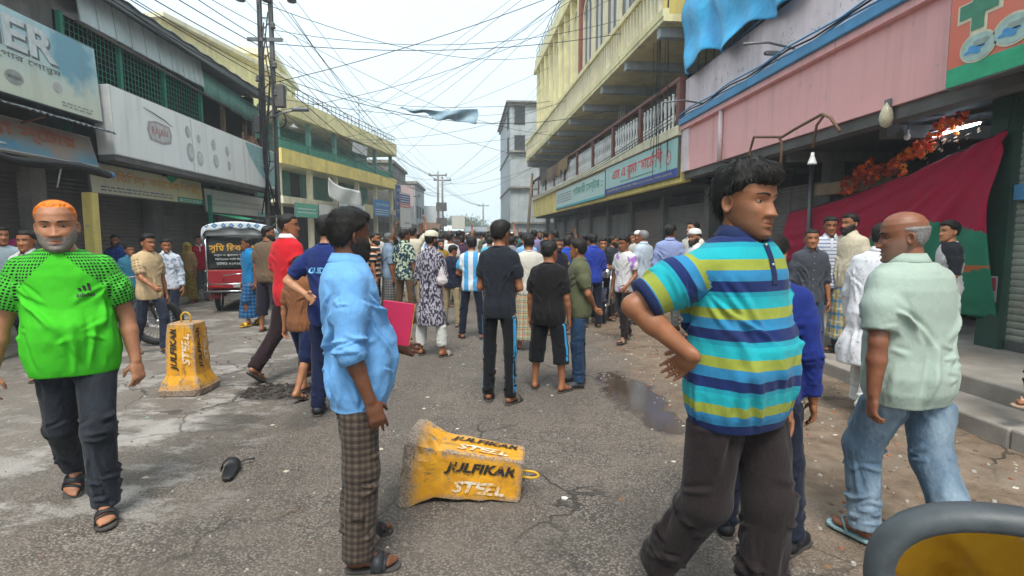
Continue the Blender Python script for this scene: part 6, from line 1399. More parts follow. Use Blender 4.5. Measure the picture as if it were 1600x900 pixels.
        if shirt and shirt.get('hem', .8) < .93:             # tucked inside the shirt above its hem
            hz_ = shirt.get('hem', .80); w_ = ss(P[:, 2]-off, hz_+.002, hz_+.03)*.16; P[:, 0] *= 1-w_; P[:, 1] *= 1-w_*1.3
        nm = {'lungi': 'lungi'}.get(typ, 'shorts' if pants.get('len', 2) < 1.75 else 'trousers')
        po = obj(nm, quads_mesh(nm, P, Q, pants['mat'], dict(cuv=cu)), root); info['pants'] = (po, P, Q)
        if pants.get('stripe'):
            for sd in (1, -1): side_stripe(info, legs[sd], sd, pants['stripe'], po, P, Q)
    # ---- footwear
    if feet and feet[0] != 'bare':
        fm_ = flat('footwear_%d_%d_%d' % tuple(int(c*255) for c in feet[1]), feet[1], .55); sm_ = flat('footwear_sole', (.06, .055, .05), .8) if len(feet) < 3 else flat('sole_%d_%d_%d' % tuple(int(c*255) for c in feet[2]), feet[2], .8)
        for sd, (hip, kn, an, toe, side, up) in legs.items():
            if feet[0] == 'shoe':
                Fs = Field(an-.26, an+.26, max(.007, vox*.7)); W = lambda f, s_, z_: an+toe*f+side*s_+up*z_
                Fs.cone(W(-.02, 0, -.045), W(-.005, 0, .005), .044, .041, .01); Fs.cone(W(-.03, 0, -.055), W(.10, 0, -.058), .040, .046, .03, (up, .72)); Fs.cone(W(.02, 0, -.03), W(.15, .004, -.062), .040, .038, .02, (up, .68)); Fs.cone(W(.13, 0, -.064), W(.175, .004, -.066), .040, .030, .02, (up, .6))
                zc = (an-up*.088); Fs.op(an-.3, an+.3, lambda X, Y, Z: -(-( (X-zc[0])*up[0]+(Y-zc[1])*up[1]+(Z-zc[2])*up[2])), 0, 'none') if False else None
                Ps, Qs = Fs.mesh(); fo = obj('shoe', quads_mesh('shoe', Ps, Qs, fm_), root); mb = MB(); sole_mesh(mb, an, toe, side, up, .017, .010); mb.build('sole', sm_, fo)
            else:
                mb = MB(); sole_mesh(mb, an, toe, side, up, .016)
                if feet[0] == 'sandal': strap(mb, an, toe, side, up, .055, .115, -.026, .050, 1); strap(mb, an, toe, side, up, .118, .135, -.038, .050, 1, slant=.01)
                else:
                    W = lambda f, s_, z_: an+toe*f+side*s_+up*z_
                    for s0 in (.044, -.042): mb.tube([W(.055, s0, -.086), W(.075, s0*.9, -.045), W(.105, s0*.45+.004, -.030), W(.135, .012, -.048), W(.140, .013, -.080)], [.007, .008, .008, .007, .005], 6, 1, flat=.5)
                mb.build('sandal', [sm_, fm_], root)
    info['root'] = root
    return info
def side_stripe(info, leg, sd, spec, po, P, Q):
    """coloured stripe down the outside of a trouser leg, laid on the cloth"""
    from mathutils.bvhtree import BVHTree
    bv = BVHTree.FromPolygons([Vector(p) for p in P], Q.tolist()); hip, kn, an = leg[:3]; mb = MB(); n = 40; w_ = spec.get('w', .022); vs = []; mi = []
    z1, z0 = spec.get('z', (0.06, .97))
    L1, L2 = .42, .40
    for i in range(n+1):
        s_ = z1*.82+(z0-z1)*.82*i/n; c = hip+(kn-hip)*(s_/L1) if s_ < L1 else kn+(an-kn)*((s_-L1)/L2)
        out = nrm(V(sd, spec.get('y', .25), 0)); tan = nrm(np.cross(out, V(0, 0, 1)))
        for q in (-w_, w_):
            o = c+tan*q+out*.3; h = bv.ray_cast(Vector(o), Vector(-out))[0]; vs.append((np.array(h)+out*.003) if h else c+out*.08+tan*q)
    mb.add(vs, [(i*2, i*2+1, i*2+3, i*2+2) for i in range(n)], 0, True); mb.build('side_stripe', spec['mat'], po)
def decal(body, target, P, Q, origin, direction, up, mat, name='lettering', **k):
    """print lettering onto a garment: each point cast onto the cloth"""
    from mathutils.bvhtree import BVHTree
    bv = BVHTree.FromPolygons([Vector(p) for p in P], Q.tolist()); d = Vector(nrm(direction)); u = Vector(nrm(up)); s = d.cross(u); o = Vector(origin)
    me = text_mesh(body, mat=mat, **k) if isinstance(body, str) else body
    bm = bmesh.new(); bm.from_mesh(me); bmesh.ops.triangulate(bm, faces=bm.faces[:])
    bmesh.ops.subdivide_edges(bm, edges=[e for e in bm.edges if e.calc_length() > .012], cuts=1, use_grid_fill=False)
    for v in bm.verts:
        p = o+s*v.co.x+u*v.co.z-d*.4; h = bv.ray_cast(p, d)
        v.co = (h[0]-d*.004) if h[0] else p+d*.4
    bm.to_mesh(me); bm.free(); return obj(name, me, target)
# =================================================================== PEOPLE: the individuals of the photograph
def hx(h): 
    f = lambda c: (c/12.92 if c <= .04045 else ((c+.055)/1.055)**2.4)
    return tuple(f(int(h[i:i+2], 16)/255) for i in (0, 2, 4))
def gpos(px_, py_): p = gnd(px_, py_); return (p.x, p.y, gz(p.x, p.y) if -12 < p.x < 9 and -6 < p.y < 57 else 0)
def fpos(px_, py_):                                        # road, kerb stone or arcade floor, whichever the foot stands on
    for h, x0 in ((.275, 4.62), (.12, 4.02)):
        p = gnd(px_, py_, h)
        if p.x > x0 and p.y < 14: return (p.x, p.y, h)
    return gpos(px_, py_)
def tall(px_, top, p): return at_y(px_, top, p[1]).z-p[2]
WALK_L = dict(ll=((.02, -.34, -1), (.0, .10, -1), (.12, -1, .02)), rl=((-.02, .22, -1), (.0, .85, -1), (-.12, -.80, -.60)))
WALK_R = dict(rl=((-.02, -.34, -1), (.0, .10, -1), (-.12, -1, .02)), ll=((.02, .22, -1), (.0, .85, -1), (.12, -.80, -.60)))
STRIDE = dict(ll=((.02, -.36, -1), (.0, .08, -1), (.12, -1, .0)), rl=((-.02, .18, -1), (.0, .50, -1), (-.12, -.92, -.28)))
STAND2 = dict(ll=((.07, -.06, -1), (.05, .06, -1), (.35, -1, 0)), rl=((-.05, .02, -1), (-.02, .05, -1), (-.25, -1, 0)))
WIDE = dict(ll=((.13, -.02, -1), (.07, .04, -1), (.35, -1, 0)), rl=((-.13, .0, -1), (-.07, .04, -1), (-.35, -1, 0)))
BACKHANDS = dict(la=((.20, .30, -1), (-.62, .28, -.55), (.2, 1, 0), .6), ra=((-.20, .30, -1), (.62, .28, -.55), (-.2, 1, 0), .6))
PHONE_R = dict(ra=((-.25, .05, -1), (.35, -.85, .15), (0, .2, 1), .6))
FOLD = dict(la=((.22, -.10, -1), (-.85, -.45, .12), (0, 1, .2), .7), ra=((-.22, -.10, -1), (.85, -.50, .05), (0, 1, .2), .7))
FRONT2 = dict(la=((.2, -.05, -1), (-.55, -.75, -.15), (0, .3, 1), .6), ra=((-.2, -.05, -1), (.55, -.75, -.2), (0, .3, 1), .6))
HOLD = dict(la=((.2, .02, -1), (-.1, -.9, -.25), (-1, 0, .2), .6))
def pz(*ds, **k):
    o = {}
    for d in ds: o.update(d)
    o.update(k); return o
def who(px_, py_, top, yaw, label, pxt=None, **k):
    p = fpos(px_, py_); H = tall(pxt or px_, top, p)*k.pop('hk', 1.0); return person(p, yaw, H, label, **k)
tee = lambda m, **k: dict(mat=m, collar='crew', **k)
shirt_ = lambda m, **k: dict(mat=m, collar='shirt', placket='shirt', **k)
polo = lambda m, **k: dict(mat=m, collar='polo', placket='polo', **k)
tr = lambda m, **k: dict(mat=m, len=2.0, **k)
C_ = lambda n, h, *a, **k: cloth(n, hx(h) if isinstance(h, str) else h, *a, **k)
jean_d = C_('dark_denim', '23262c', fade=hx('3c424c'), fadek=.5, wr=.5); jean_b = C_('blue_denim', '1f3550', fade=hx('345577'), fadek=.5, wr=.5); jean_p = C_('pale_denim', '5a7186', fade=hx('93a6b4'), fadek=.75, wr=.5)
navyp = C_('navy_trousers', '1d2333'); blackp = C_('black_trousers', '17181b'); brownp = C_('dark_brown_trousers', '2b2324'); khaki = C_('khaki_trousers', '9c8c6c'); whitep = C_('white_trousers', 'c9c9c4', var=.06); greyp = C_('grey_trousers', '4a4b4e')
lun_b = C_('blue_check_lungi', '1d5a8c', 'check', period=.07, lines=[(0, .30, hx('123a63'), .7), (.55, .62, hx('7fb3cf'), .6)])
lun_p = C_('pale_blue_lungi', '7ba3bd', 'check', period=.05, lines=[(0, .2, hx('5a88aa'), .5)]); lun_g = C_('grey_check_lungi', '6a6a68', 'check', period=.05, lines=[(0, .35, hx('3f4044'), .6), (.6, .68, hx('a9a9a4'), .5)])
lun_y = C_('yellow_blue_lungi', 'c9b274', 'check', period=.16, lines=[(0, .22, hx('3d86b4'), .8), (.45, .6, hx('dcd3b4'), .7)]); lun_m = C_('multicolour_lungi', 'b9b58c', 'check', period=.08, lines=[(0, .22, hx('b04a4f'), .6), (.4, .55, hx('3f7f86'), .7)])

# ---- man in the lime green T-shirt
gsl = C_('green_black_hex_sleeve', '46b533', 'dots', col2=hx('0d120c'), scale=62, thr=.30, rand=.12)
gsl_m = MATS[('cloth', 'green_black_hex_sleeve')]
A = who(136, 800, 318, 27, 'stout man with orange-dyed hair and lime green T-shirt striding toward us', pxt=95, lod=0, skin=(.40,.185,.10), seed=3, fat=.16, belly=.075, bs=.34, beardc=hx('7c736b'), hairc=(.80,.20,.02),
        shirt=tee(C_('lime_green_jersey', '48c62a', wr=.25, sheen=.0), sleeve=.72, sleeve_mat=gsl, raglan=.175, hem=.80, sr=.078, loose=.018), pants=tr(jean_d, stack=1.3), feet=('sandal', (.02,.022,.025)),
        head=dict(hair='recede', hairth=.0075, beard='full', beardth=.0012, age=1.0, full=.16, turn=(2, 3, -2), seed=4, eye=.24, size=1.09),
        pose=pz(WALK_L, la=((.30, .10, -1), (.14, -.18, -1), (-.6, .7, 0), .55, (-.2, -1, 0)), ra=((-.34, .06, -1), (-.22, -.02, -1), (.6, .6, 0), .55, (.2, -1, 0)), lean=(-.02, -.02)))
lk = ink('logo_black', (.012,.014,.012)); so, SP, SQ = A['shirt']
zc = 1.26+A['off']; decal('adidas', so, SP, SQ, (.085, 0, zc-.028), (0, 1, 0), (0, 0, 1), lk, w=.075, bold=.02)
lm = MB()
for k in range(3): x0 = -.026+k*.019; h = .016+.011*k; lm.add([(x0, 0, 0), (x0+.013, 0, 0), (x0+.006, 0, h), (x0-.007, 0, h)], [(0, 1, 2, 3)])
decal(lm.mesh('logo', lk), so, SP, SQ, (.085, 0, zc-.008), (0, 1, 0), (0, 0, 1), lk, 'logo')

# ---- man in the sky blue shirt
B = who(566, 868, 336, 110, 'man in rolled-sleeve sky blue shirt and brown checked trousers, hand in pocket', pxt=545, lod=0, skin='d', seed=7, fat=.07, belly=.085, bs=.5,
        shirt=dict(mat=C_('sky_blue_shirt', '6fa9e0', wr=.3, var=.06), collar='shirt', placket='shirt', sleeve=1.22, hem=.76, sr=.072, loose=.022, wr=1.7, cuff=dict(mat=C_('sky_blue_shirt', '6fa9e0'), w=.06, p=.006)),
        pants=tr(C_('brown_check_trousers', '54483f', 'check', period=.032, lines=[(0, .38, hx('2c2522'), .55), (.62, .70, hx('7b6c5c'), .5)], wr=.4), r=(.094, .078, .072)), feet=('sandal', (.018,.02,.024)),
        head=dict(hair='short', hairth=.019, beard='full', beardth=.009, turn=(24, 2, 0), seed=9, full=.05),
        pose=pz(STAND2, ra=((-.20, .07, -1), (-.06, -.34, -1), (.9, .1, 0), .3, (.2, -1, 0)), la=((.18, -.05, -1), (-.12, -.95, -.30), (-1, 0, .2), .7), lean=(0, .03)))
# ---- man in the striped polo
SB, ST, SG, SD = hx('17406e'), hx('27b7c4'), hx('a4b043'), hx('2a84b5')
stripe = C_('striped_polo', '1d2f5c', 'stripes', period=.232, phase=.12, ramp=[(0, hx('18265a')), (.17, hx('2f86b8')), (.34, hx('9fae3c')), (.52, hx('25b9c4')), (.70, hx('18265a')), (.80, hx('2f86b8')), (.86, hx('9fae3c')), (.95, hx('25b9c4'))], wr=.22, var=.06)
stripe2 = C_('striped_polo_even', '1d2f5c', 'stripes', dirt=.12, period=.165, phase=.10, ramp=[(0, hx('1a2b5e')), (.22, hx('2f80ad')), (.44, hx('949e40')), (.66, hx('1fa6b0')), (.90, hx('1c92a4'))], wr=.22, var=.06)
navyc = C_('navy_rib', '1a2750')
cp = at_y(1158, 450, 1.98); cp = (cp.x, cp.y, gz(cp.x, cp.y))
Cm = person(cp, 27, tall(1185, 276, (0, cp[1]-.02, cp[2])), 'man in turquoise, green and navy striped polo with one hand on his hip', lod=0, skin=(.30,.125,.06), seed=11, fat=.13, belly=.085, bs=.35,
        shirt=polo(stripe2, sleeve=.86, hem=.78, sr=.080, loose=.020, cmat=navyc, cuff=dict(mat=navyc, w=.022), vox=.007), pants=tr(brownp, r=(.096, .080, .074)), feet=('thong', (.55,.16,.05)),
        head=dict(hair='low', hairth=.026, turn=(2, 3, 2), seed=12, age=.7, full=.04, eye=.26, size=1.08, gaze=.10),
        pose=pz(STRIDE, ll=((.02, -.20, -1), (0, .05, -1), (.12, -1, 0)), rl=((-.03, .10, -1), (0, .62, -1), (-.12, -.85, -.5)), ra=((-.80, .42, -.52), (.51, -.55, -.62), (-.9, .1, -.35), .45, (0, .1, 1), (.22, .80, -.50)), la=((.2, .06, -1), (.05, -.25, -1)), lean=(0, .015)))
# ---- bald man in pale green polo
D = who(1400, 856, 336, -168, 'balding older man in pale mint polo and faded jeans walking away', pxt=1410, lod=0, skin=(.225,.088,.045), bs=.30, beardc=(.20,.18,.165), seed=15, fat=.17, belly=.05,
        hairc=(.22,.21,.20), shirt=polo(C_('mint_polo', 'a2b2a6', wr=.22, var=.05), sleeve=.82, hem=.77, sr=.078, loose=.030, wr=1.0), pants=tr(jean_p, r=(.095, .076, .068)), feet=('thong', hx('7fa0a4'), hx('8fb0b2')),
        head=dict(hair='bald', hairth=.006, turn=(48, 6, 0), seed=16, age=1.0, full=.08, size=1.05), pose=pz(STRIDE, la=((.22, .16, -1), (.06, .02, -1), (-.8, .3, 0), .6), ra=((-.2, -.1, -1), (-.06, -.35, -1)), lean=(0, -.03)))
# ---- man in navy behind the striped polo
who(1183, 846, 372, 146, 'man in dark navy shirt and trousers half hidden behind the striped polo', pxt=1215, lod=0, skin='b', seed=19, fat=.05, belly=.03, vox=.009, shirt=shirt_(C_('deep_navy_shirt', '1d2f7a', wr=.3), sleeve=1.9, hem=.80), pants=tr(navyp), feet=('shoe', (.012,.012,.014)),
    head=dict(hair='short', hairth=.012, beard='full', beardth=.007, turn=(-18, 0, 0)), pose=pz(WIDE))

# ---- the middle distance
print_k = C_('patterned_kurta', 'a9a5b0', 'print', col2=hx('3a3646'), scale=30, thr=.49, stretch=(1.6, 1.6, .7))
who(781, 628, 349, 160, 'slim youth in black T-shirt and black track pants with pink and blue side stripes', lod=1, vox=.0095, skin='b', seed=21, fat=-.12, shirt=tee(C_('charcoal_tee', '23272f'), sleeve=.68, hem=.80), pants=dict(mat=C_('black_track', '16171a'), len=2.0, stripe=dict(mat=C_('pink_blue_stripe', '2a8fc4', 'stripes', period=.16, ramp=[(0, hx('2f9ad0')), (.45, hx('e0508c')), (.6, hx('2f9ad0')), (.8, hx('274a9a'))]), w=.02, y=.55)),
    head=dict(hair='short', hairth=.020, turn=(-12, 4, 0)), pose=pz(FRONT2, ll=((.05, -.06, -1), (.02, .04, -1), (.3, -1, 0)), rl=((-.06, .06, -1), (-.02, .06, -1), (-.3, -1, 0))), feet=('sandal', (.09,.08,.07)))
who(675, 556, 364, 158, 'man in white prayer cap and long black-and-white patterned kurta', lod=1, vox=.011, skin='b', seed=23, fat=-.10, shirt=dict(mat=print_k, collar='shirt', sleeve=1.95, hem=.42, flare=.05, loose=.025), pants=dict(mat=whitep, len=1.88, r=(.09, .078, .075)), head=dict(hair='short', hairth=.010, beard='full', beardth=.014, beardlen=.05, turn=(-14, 4, 0), cap=dict(mat=C_('cream_cap', 'd8d2bc'))),
    pose=pz(WIDE, FRONT2), feet=('sandal', hx('9a8f80')))
who(857, 610, 380, 152, 'shorter man in black T-shirt and black three-quarter shorts with blue stripe', lod=1, vox=.0105, skin='b', seed=25, fat=.06, belly=.02, shirt=tee(C_('black_tee', '1c1b1d'), sleeve=.85, hem=.76, loose=.03), pants=dict(mat=C_('black_shorts', '15171a'), len=1.42, r=(.098, .088, .085), stripe=dict(mat=C_('blue_stripe', '2f9ad6'), w=.016, y=.4, z=(.06, .66))),
    head=dict(hair='short', hairth=.013, turn=(-16, 0, 0)), pose=pz(WIDE, ra=((-.18, .0, -1), (-.04, -.30, -1))), feet=('thong', (.07,.06,.05)))
who(903, 602, 377, -98, 'man in olive polo and jeans with hands clasped behind his back', lod=1, vox=.0105, skin='b', seed=27, fat=.06, belly=.075, shirt=polo(C_('olive_polo', '5c5f45'), sleeve=.80, hem=.80), pants=tr(jean_b), feet=('shoe', (.03,.03,.034)), head=dict(hair='short', hairth=.017, turn=(-28, 0, 0)), pose=pz(BACKHANDS, STAND2))
who(974, 533, 371, -52, 'young man in white T-shirt with a purple paint print stepping past the motorcycle', lod=1, vox=.011, skin='c', seed=29, shirt=tee(C_('white_purple_tee', 'd6d4d4', 'print', col2=hx('a877c4'), scale=7, thr=.60, stretch=(1, .2, .6)), sleeve=.70, hem=.80), pants=tr(brownp), feet=('sandal', hx('8d7c68')), head=dict(hair='short', hairth=.018, turn=(-10, 5, 0)), pose=pz(STRIDE, la=((.2, 0, -1), (-.05, -.8, -.6))))
arg = C_('sky_white_stripes', 'ffffff', 'vstripes', period=.155, phase=.25, ramp=[(0, hx('e2e6ea')), (.5, hx('4ea6de'))])
who(738, 529, 372, 172, 'young man in sky blue and white vertical striped football shirt', lod=1, vox=.012, skin='b', seed=31, shirt=tee(arg, sleeve=.75, hem=.80, cmat=C_('white_rib', 'dcdcdc')), pants=dict(mat=navyp, len=1.95, stripe=dict(mat=C_('white_stripe', 'd5d5d5'), w=.007, y=.3)), head=dict(hair='short', hairth=.020, turn=(10, 0, 0)), pose=pz(WIDE, la=((.35, -.1, -1), (-.4, -.7, .2))), feet=('sandal', (.10,.07,.05)))
who(706, 510, 384, 150, 'man in ink navy T-shirt and beige trousers looking down at his hand', lod=1, skin='b', seed=33, shirt=tee(C_('ink_navy_tee', '22263a'), sleeve=.8), pants=tr(khaki), feet=('shoe', hx('8a7a66')), head=dict(hair='short', turn=(-35, 16, 0)), pose=pz(WIDE, PHONE_R))
who(609, 498, 366, 118, 'older man in grey-blue shirt and grey checked lungi with arms at his sides', lod=1, skin='c', seed=35, hairc=(.10,.10,.10), shirt=shirt_(C_('grey_blue_shirt', '7d92a8'), sleeve=1.0, hem=.78), pants=dict(mat=lun_g, type='lungi'), head=dict(hair='recede', hairth=.008, age=1, beard='full', beardth=.004, turn=(-8, 0, 0)), beardc=(.25,.24,.23), pose=pz(STAND2))
who(634, 505, 360, 150, 'tall man in dark shirt printed with pale camouflage blotches and brown trousers', lod=1, skin='c', seed=37, shirt=shirt_(C_('blotch_shirt', '24404e', 'print', col2=hx('b9c4a8'), scale=22, thr=.53), sleeve=.95, hem=.78), pants=tr(C_('mid_brown_trousers', '5a4634')), head=dict(hair='short', hairth=.014, turn=(-25, 0, 0)), pose=pz(WIDE))
G = who(520, 648, 341, 168, 'man in navy T-shirt with light blue word across the back and navy trousers', lod=1, vox=.0095, skin='e', seed=39, shirt=tee(C_('navy_word_tee', '20316b'), sleeve=.8, hem=.78), pants=tr(C_('indigo_trousers', '1b2444')), feet=('shoe', (.015,.015,.02)), head=dict(hair='short', hairth=.016, turn=(-8, 0, 0)), pose=pz(STAND2, la=((.62, .25, -.72), (-.75, .30, -.35), (0, .9, 0), .5)))
decal('GLIDER', G['shirt'][0], G['shirt'][1], G['shirt'][2], (0, 0, 1.25+G['off']), (0, -1, 0), (0, 0, 1), ink('print_lightblue', (.16,.45,.75)), w=.22, bold=.03)
who(476, 618, 402, 160, 'boy in rust brown T-shirt and navy shorts stepping forward', pxt=486, lod=1, vox=.0095, skin='a', seed=41, shirt=tee(C_('rust_brown_tee', '8a5a3a'), sleeve=.9, hem=.80, loose=.025), pants=dict(mat=C_('navy_shorts', '1d2c50'), len=1.05, r=(.095, .088, .085)), feet=('thong', (.05,.04,.035)), head=dict(hair='short', turn=(-20, 0, 0)), pose=pz(STRIDE, la=((.3, .05, -1), (.1, -.1, -1))))
who(457, 590, 334, 148, 'tall man in red polo with white collar and dark trousers', pxt=462, lod=1, vox=.0105, skin='b', seed=43, shirt=polo(C_('red_polo', 'd0202c'), sleeve=.85, hem=.76, cmat=C_('white_collar', 'dedede')), pants=tr(C_('dark_red_brown', '2a1c20'), r=(.092, .078, .072)), feet=('thong', (.04,.035,.03)), head=dict(hair='short', hairth=.008, turn=(-45, 0, 0)), pose=pz(WALK_R, la=((.15, .05, -1), (.0, -.3, -1))))
who(424, 518, 355, 165, 'burly man in taupe T-shirt and rolled-up dark trousers', lod=1, skin='b', seed=45, fat=.10, belly=.03, shirt=tee(C_('taupe_tee', '6e5c49'), sleeve=.85, hem=.80), pants=dict(mat=C_('aubergine_trousers', '2b2430'), len=1.55, r=(.10, .088, .08)), feet=('thong', (.06,.05,.045)), head=dict(hair='short', hairth=.012, beard='full', beardth=.009, turn=(-55, 0, 0)), pose=pz(WIDE))
who(393, 508, 373, -38, 'man in bright blue shirt and blue checked lungi wearing yellow sandals', lod=1, skin='c', seed=47, shirt=shirt_(C_('bright_blue_shirt', '1f7cb4'), sleeve=.9, hem=.80), pants=dict(mat=lun_b, type='lungi', len=.16), feet=('sandal', hx('d8b21f'), hx('c9a51f')), head=dict(hair='short', hairth=.014, turn=(-20, 4, 0)), pose=pz(STRIDE))
who(240, 552, 368, 62, 'man in beige T-shirt and dark jeans walking with one arm reaching forward', pxt=232, lod=1, vox=.0105, skin='b', seed=49, shirt=tee(C_('beige_tee', 'cbb189', sleeve_dots=1), sleeve=.85, hem=.78, sleeve_mat=C_('beige_spot_sleeve', 'c4aa82', 'dots', col2=hx('6e5a44'), scale=22, thr=.22)), pants=tr(C_('slate_jeans', '272d3d', fade=hx('3f4759'), fadek=.4)), feet=('thong', (.1,.05,.03)), head=dict(hair='short', hairth=.021, turn=(8, 2, 0)), pose=pz(STRIDE, ra=((-.1, -.45, -.9), (.05, -.85, -.45), None, .9)))
who(268, 522, 375, 20, 'man in untucked white printed shirt beside the yellow barrier', lod=1, skin='b', seed=51, shirt=shirt_(C_('white_floral_shirt', 'cdd3dc', 'print', col2=hx('8fa0b8'), scale=16, thr=.58), sleeve=1.9, hem=.80), pants=tr(navyp), head=dict(hair='short', hairth=.016, turn=(15, 4, 0)), pose=pz(STRIDE))
who(189, 500, 369, 12, 'bearded man in dark blue shirt waiting before the closed shutters', lod=1, skin='c', seed=53, shirt=shirt_(C_('royal_navy_shirt', '1c3a80'), sleeve=.95), pants=tr(blackp), head=dict(hair='short', hairth=.012, beard='full', beardth=.010, turn=(5, 0, 0)), pose=pz(STAND2))
who(210, 512, 384, 40, 'person in teal blue shirt just behind the beige T-shirt man', lod=1, skin='b', seed=54, shirt=shirt_(C_('teal_blue_shirt', '3c7c96'), sleeve=.9), pants=tr(greyp), head=dict(hair='short', turn=(20, 0, 0)), pose=pz(STAND2))
who(297, 472, 380, -8, 'woman in olive gold sari with a yellow headscarf', lod=1, skin='b', seed=55, shirt=dict(mat=C_('gold_blouse', 'a8885c'), sleeve=1.3, hem=.90, collar=None), pants=dict(mat=C_('olive_gold_sari', '857032', 'print', col2=hx('a08a4a'), scale=18, thr=.55), type='lungi', len=.08), feet=('thong', (.1,.05,.03)), head=dict(hair=None, scarf=C_('yellow_scarf', 'b3a04a'), turn=(30, 6, 0)), pose=pz(STAND2, ra=((-.15, .0, -1), (.0, -.7, -.7))))
who(315, 470, 370, 40, 'man in red polo standing beside the three-wheeler', lod=1, skin='b', seed=57, shirt=polo(C_('crimson_polo', 'a81e30'), sleeve=.85, cmat=C_('white_collar', 'dedede')), pants=tr(C_('grey_jeans', '56606c')), head=dict(hair='short', hairth=.018, turn=(-15, 0, 0)), pose=pz(STAND2, la=((.2, -.1, -1), (0, -.7, -.6))))
who(18, 560, 354, 30, 'dark-haired man in pale grey T-shirt walking behind the green T-shirt man', lod=1, skin='b', seed=59, shirt=tee(C_('pale_grey_vest', '9fb0b8'), sleeve=.5), pants=tr(navyp), head=dict(hair='short', hairth=.018, turn=(25, 0, 0)), pose=pz(WALK_R, ra=((-.3, -.4, -.8), (.3, -.7, .4))))
who(60, 590, 360, 5, 'man in plain white long-sleeved shirt close behind the green T-shirt man', lod=1, skin='b', seed=61, shirt=shirt_(C_('plain_white_shirt', 'cfd0ce'), sleeve=1.9), pants=tr(C_('maroon_trousers', '3a2026')), feet=('thong', hx('b0303c')), head=dict(hair='short', hairth=.014, turn=(5, 0, 0)), pose=pz(WALK_L))
who(36, 520, 376, 40, 'woman with bright pink headscarf behind the green T-shirt man', lod=1, skin='b', seed=62, shirt=dict(mat=C_('dusty_pink_blouse', 'a06a78'), sleeve=1.6, hem=.6), pants=dict(mat=C_('plum_skirt', '4a2c3c'), type='lungi', len=.1), head=dict(hair=None, scarf=C_('pink_scarf', 'c83c80'), turn=(20, 0, 0)), pose=pz(STAND2))
who(150, 486, 374, 35, 'man in maroon shirt shading his face by the yellow post', lod=1, skin='a', seed=64, shirt=shirt_(C_('maroon_shirt', '7a2436'), sleeve=.9), pants=tr(greyp), head=dict(hair='short', turn=(25, 0, 0)), pose=pz(STAND2, ra=((-.7, -.4, .2), (.6, -.4, .5))))

# right-hand side
who(1003, 505, 362, -150, 'man in light blue lungi and pale shirt with his back to the olive polo man', pxt=1018, lod=1, skin='b', seed=65, hairc=(.2,.2,.2), shirt=shirt_(C_('pale_blue_white_shirt', 'b9c6d2'), sleeve=.95), pants=dict(mat=lun_p, type='lungi'), head=dict(hair='recede', hairth=.008, turn=(10, 0, 0)), pose=pz(STAND2, FOLD))
who(1043, 515, 354, 160, 'man in lavender blue long-sleeved shirt seen from behind', lod=1, skin='b', seed=67, fat=.05, shirt=shirt_(C_('lavender_shirt', '8f9cc8'), sleeve=1.95, hem=.74, loose=.03), pants=tr(C_('stone_trousers', '6b6a68')), head=dict(hair='short', hairth=.018, turn=(-25, 0, 0)), pose=pz(STAND2))
who(1082, 530, 361, -68, 'man in white crocheted prayer cap and white kurta turned sideways', lod=1, skin='b', seed=69, shirt=dict(mat=C_('white_kurta', 'd8d8d6'), collar='shirt', sleeve=1.95, hem=.45, flare=.04, loose=.028), pants=dict(mat=whitep, len=1.9), head=dict(hair='short', hairth=.008, beard='full', beardth=.012, cap=dict(mat=C_('white_cap', 'e2e2de')), turn=(0, 2, 0)), pose=pz(STAND2))
who(1078, 505, 349, -60, 'fair young man in white shirt looking up beside the prayer-cap man', lod=1, skin='e', seed=71, shirt=shirt_(C_('ivory_shirt', 'd8d4c8'), sleeve=1.0), pants=tr(greyp), head=dict(hair='short', hairth=.02, turn=(-15, -8, 0)), pose=pz(STAND2))
who(1258, 570, 361, -10, 'man in dark grey button shirt standing on the kerb side', lod=1, vox=.011, skin='b', seed=73, shirt=shirt_(C_('charcoal_shirt', '474a52'), sleeve=1.15, hem=.80), pants=tr(C_('steel_blue_trousers', '3a4c66')), feet=('sandal', (.1,.06,.04)), head=dict(hair='short', hairth=.010, age=.6, turn=(-12, 0, 0)), pose=pz(STAND2))
who(1287, 548, 342, -20, 'man in white finely striped polo in front of the crimson cloth', pxt=1288, lod=1, vox=.012, skin='c', seed=75, shirt=polo(C_('white_fine_stripe_polo', 'd2d4da', 'stripes', period=.045, ramp=[(0, hx('d6d8de')), (.72, hx('6b7aa8'))]), sleeve=.9), pants=tr(greyp), head=dict(hair='short', hairth=.016, turn=(-5, 0, 0)), pose=pz(STAND2))
who(1318, 552, 337, -75, 'bearded man in cream shirt and yellow and blue striped lungi', pxt=1322, lod=1, vox=.011, skin='b', seed=77, fat=.06, belly=.03, shirt=shirt_(C_('cream_shirt', 'cfc4ac'), sleeve=1.9, hem=.80), pants=dict(mat=lun_y, type='lungi', len=.16), head=dict(hair='short', hairth=.013, beard='full', beardth=.014, turn=(-6, 0, 0)), pose=pz(STAND2))
who(1352, 642, 352, 122, 'man in long white dotted kurta striding in brown sandals', pxt=1375, lod=1, vox=.010, skin='b', seed=79, fat=.04, shirt=dict(mat=C_('white_dotted_kurta', 'd5d6da', 'dots', col2=hx('9aa0b4'), scale=24, thr=.16, rand=.5), collar='shirt', sleeve=1.95, hem=.46, flare=.07, loose=.03), pants=dict(mat=whitep, len=1.97, r=(.095, .085, .082)), feet=('thong', hx('6a3a26')), head=dict(hair='short', hairth=.014), pose=pz(STRIDE, lean=(0, -.10)))
who(1470, 572, 349, -110, 'youth in white and black raglan T-shirt facing the crimson cloth', lod=1, vox=.011, skin='a', seed=81, shirt=tee(C_('white_raglan', 'd2d2d4'), sleeve=1.0, sleeve_mat=C_('black_sleeve', '24262c'), raglan=.15), pants=tr(C_('wine_trousers', '4c2b30')), feet=('sandal', (.08,.06,.05)), head=dict(hair='short', hairth=.020, turn=(12, 0, 0)), pose=pz(STAND2, FOLD))
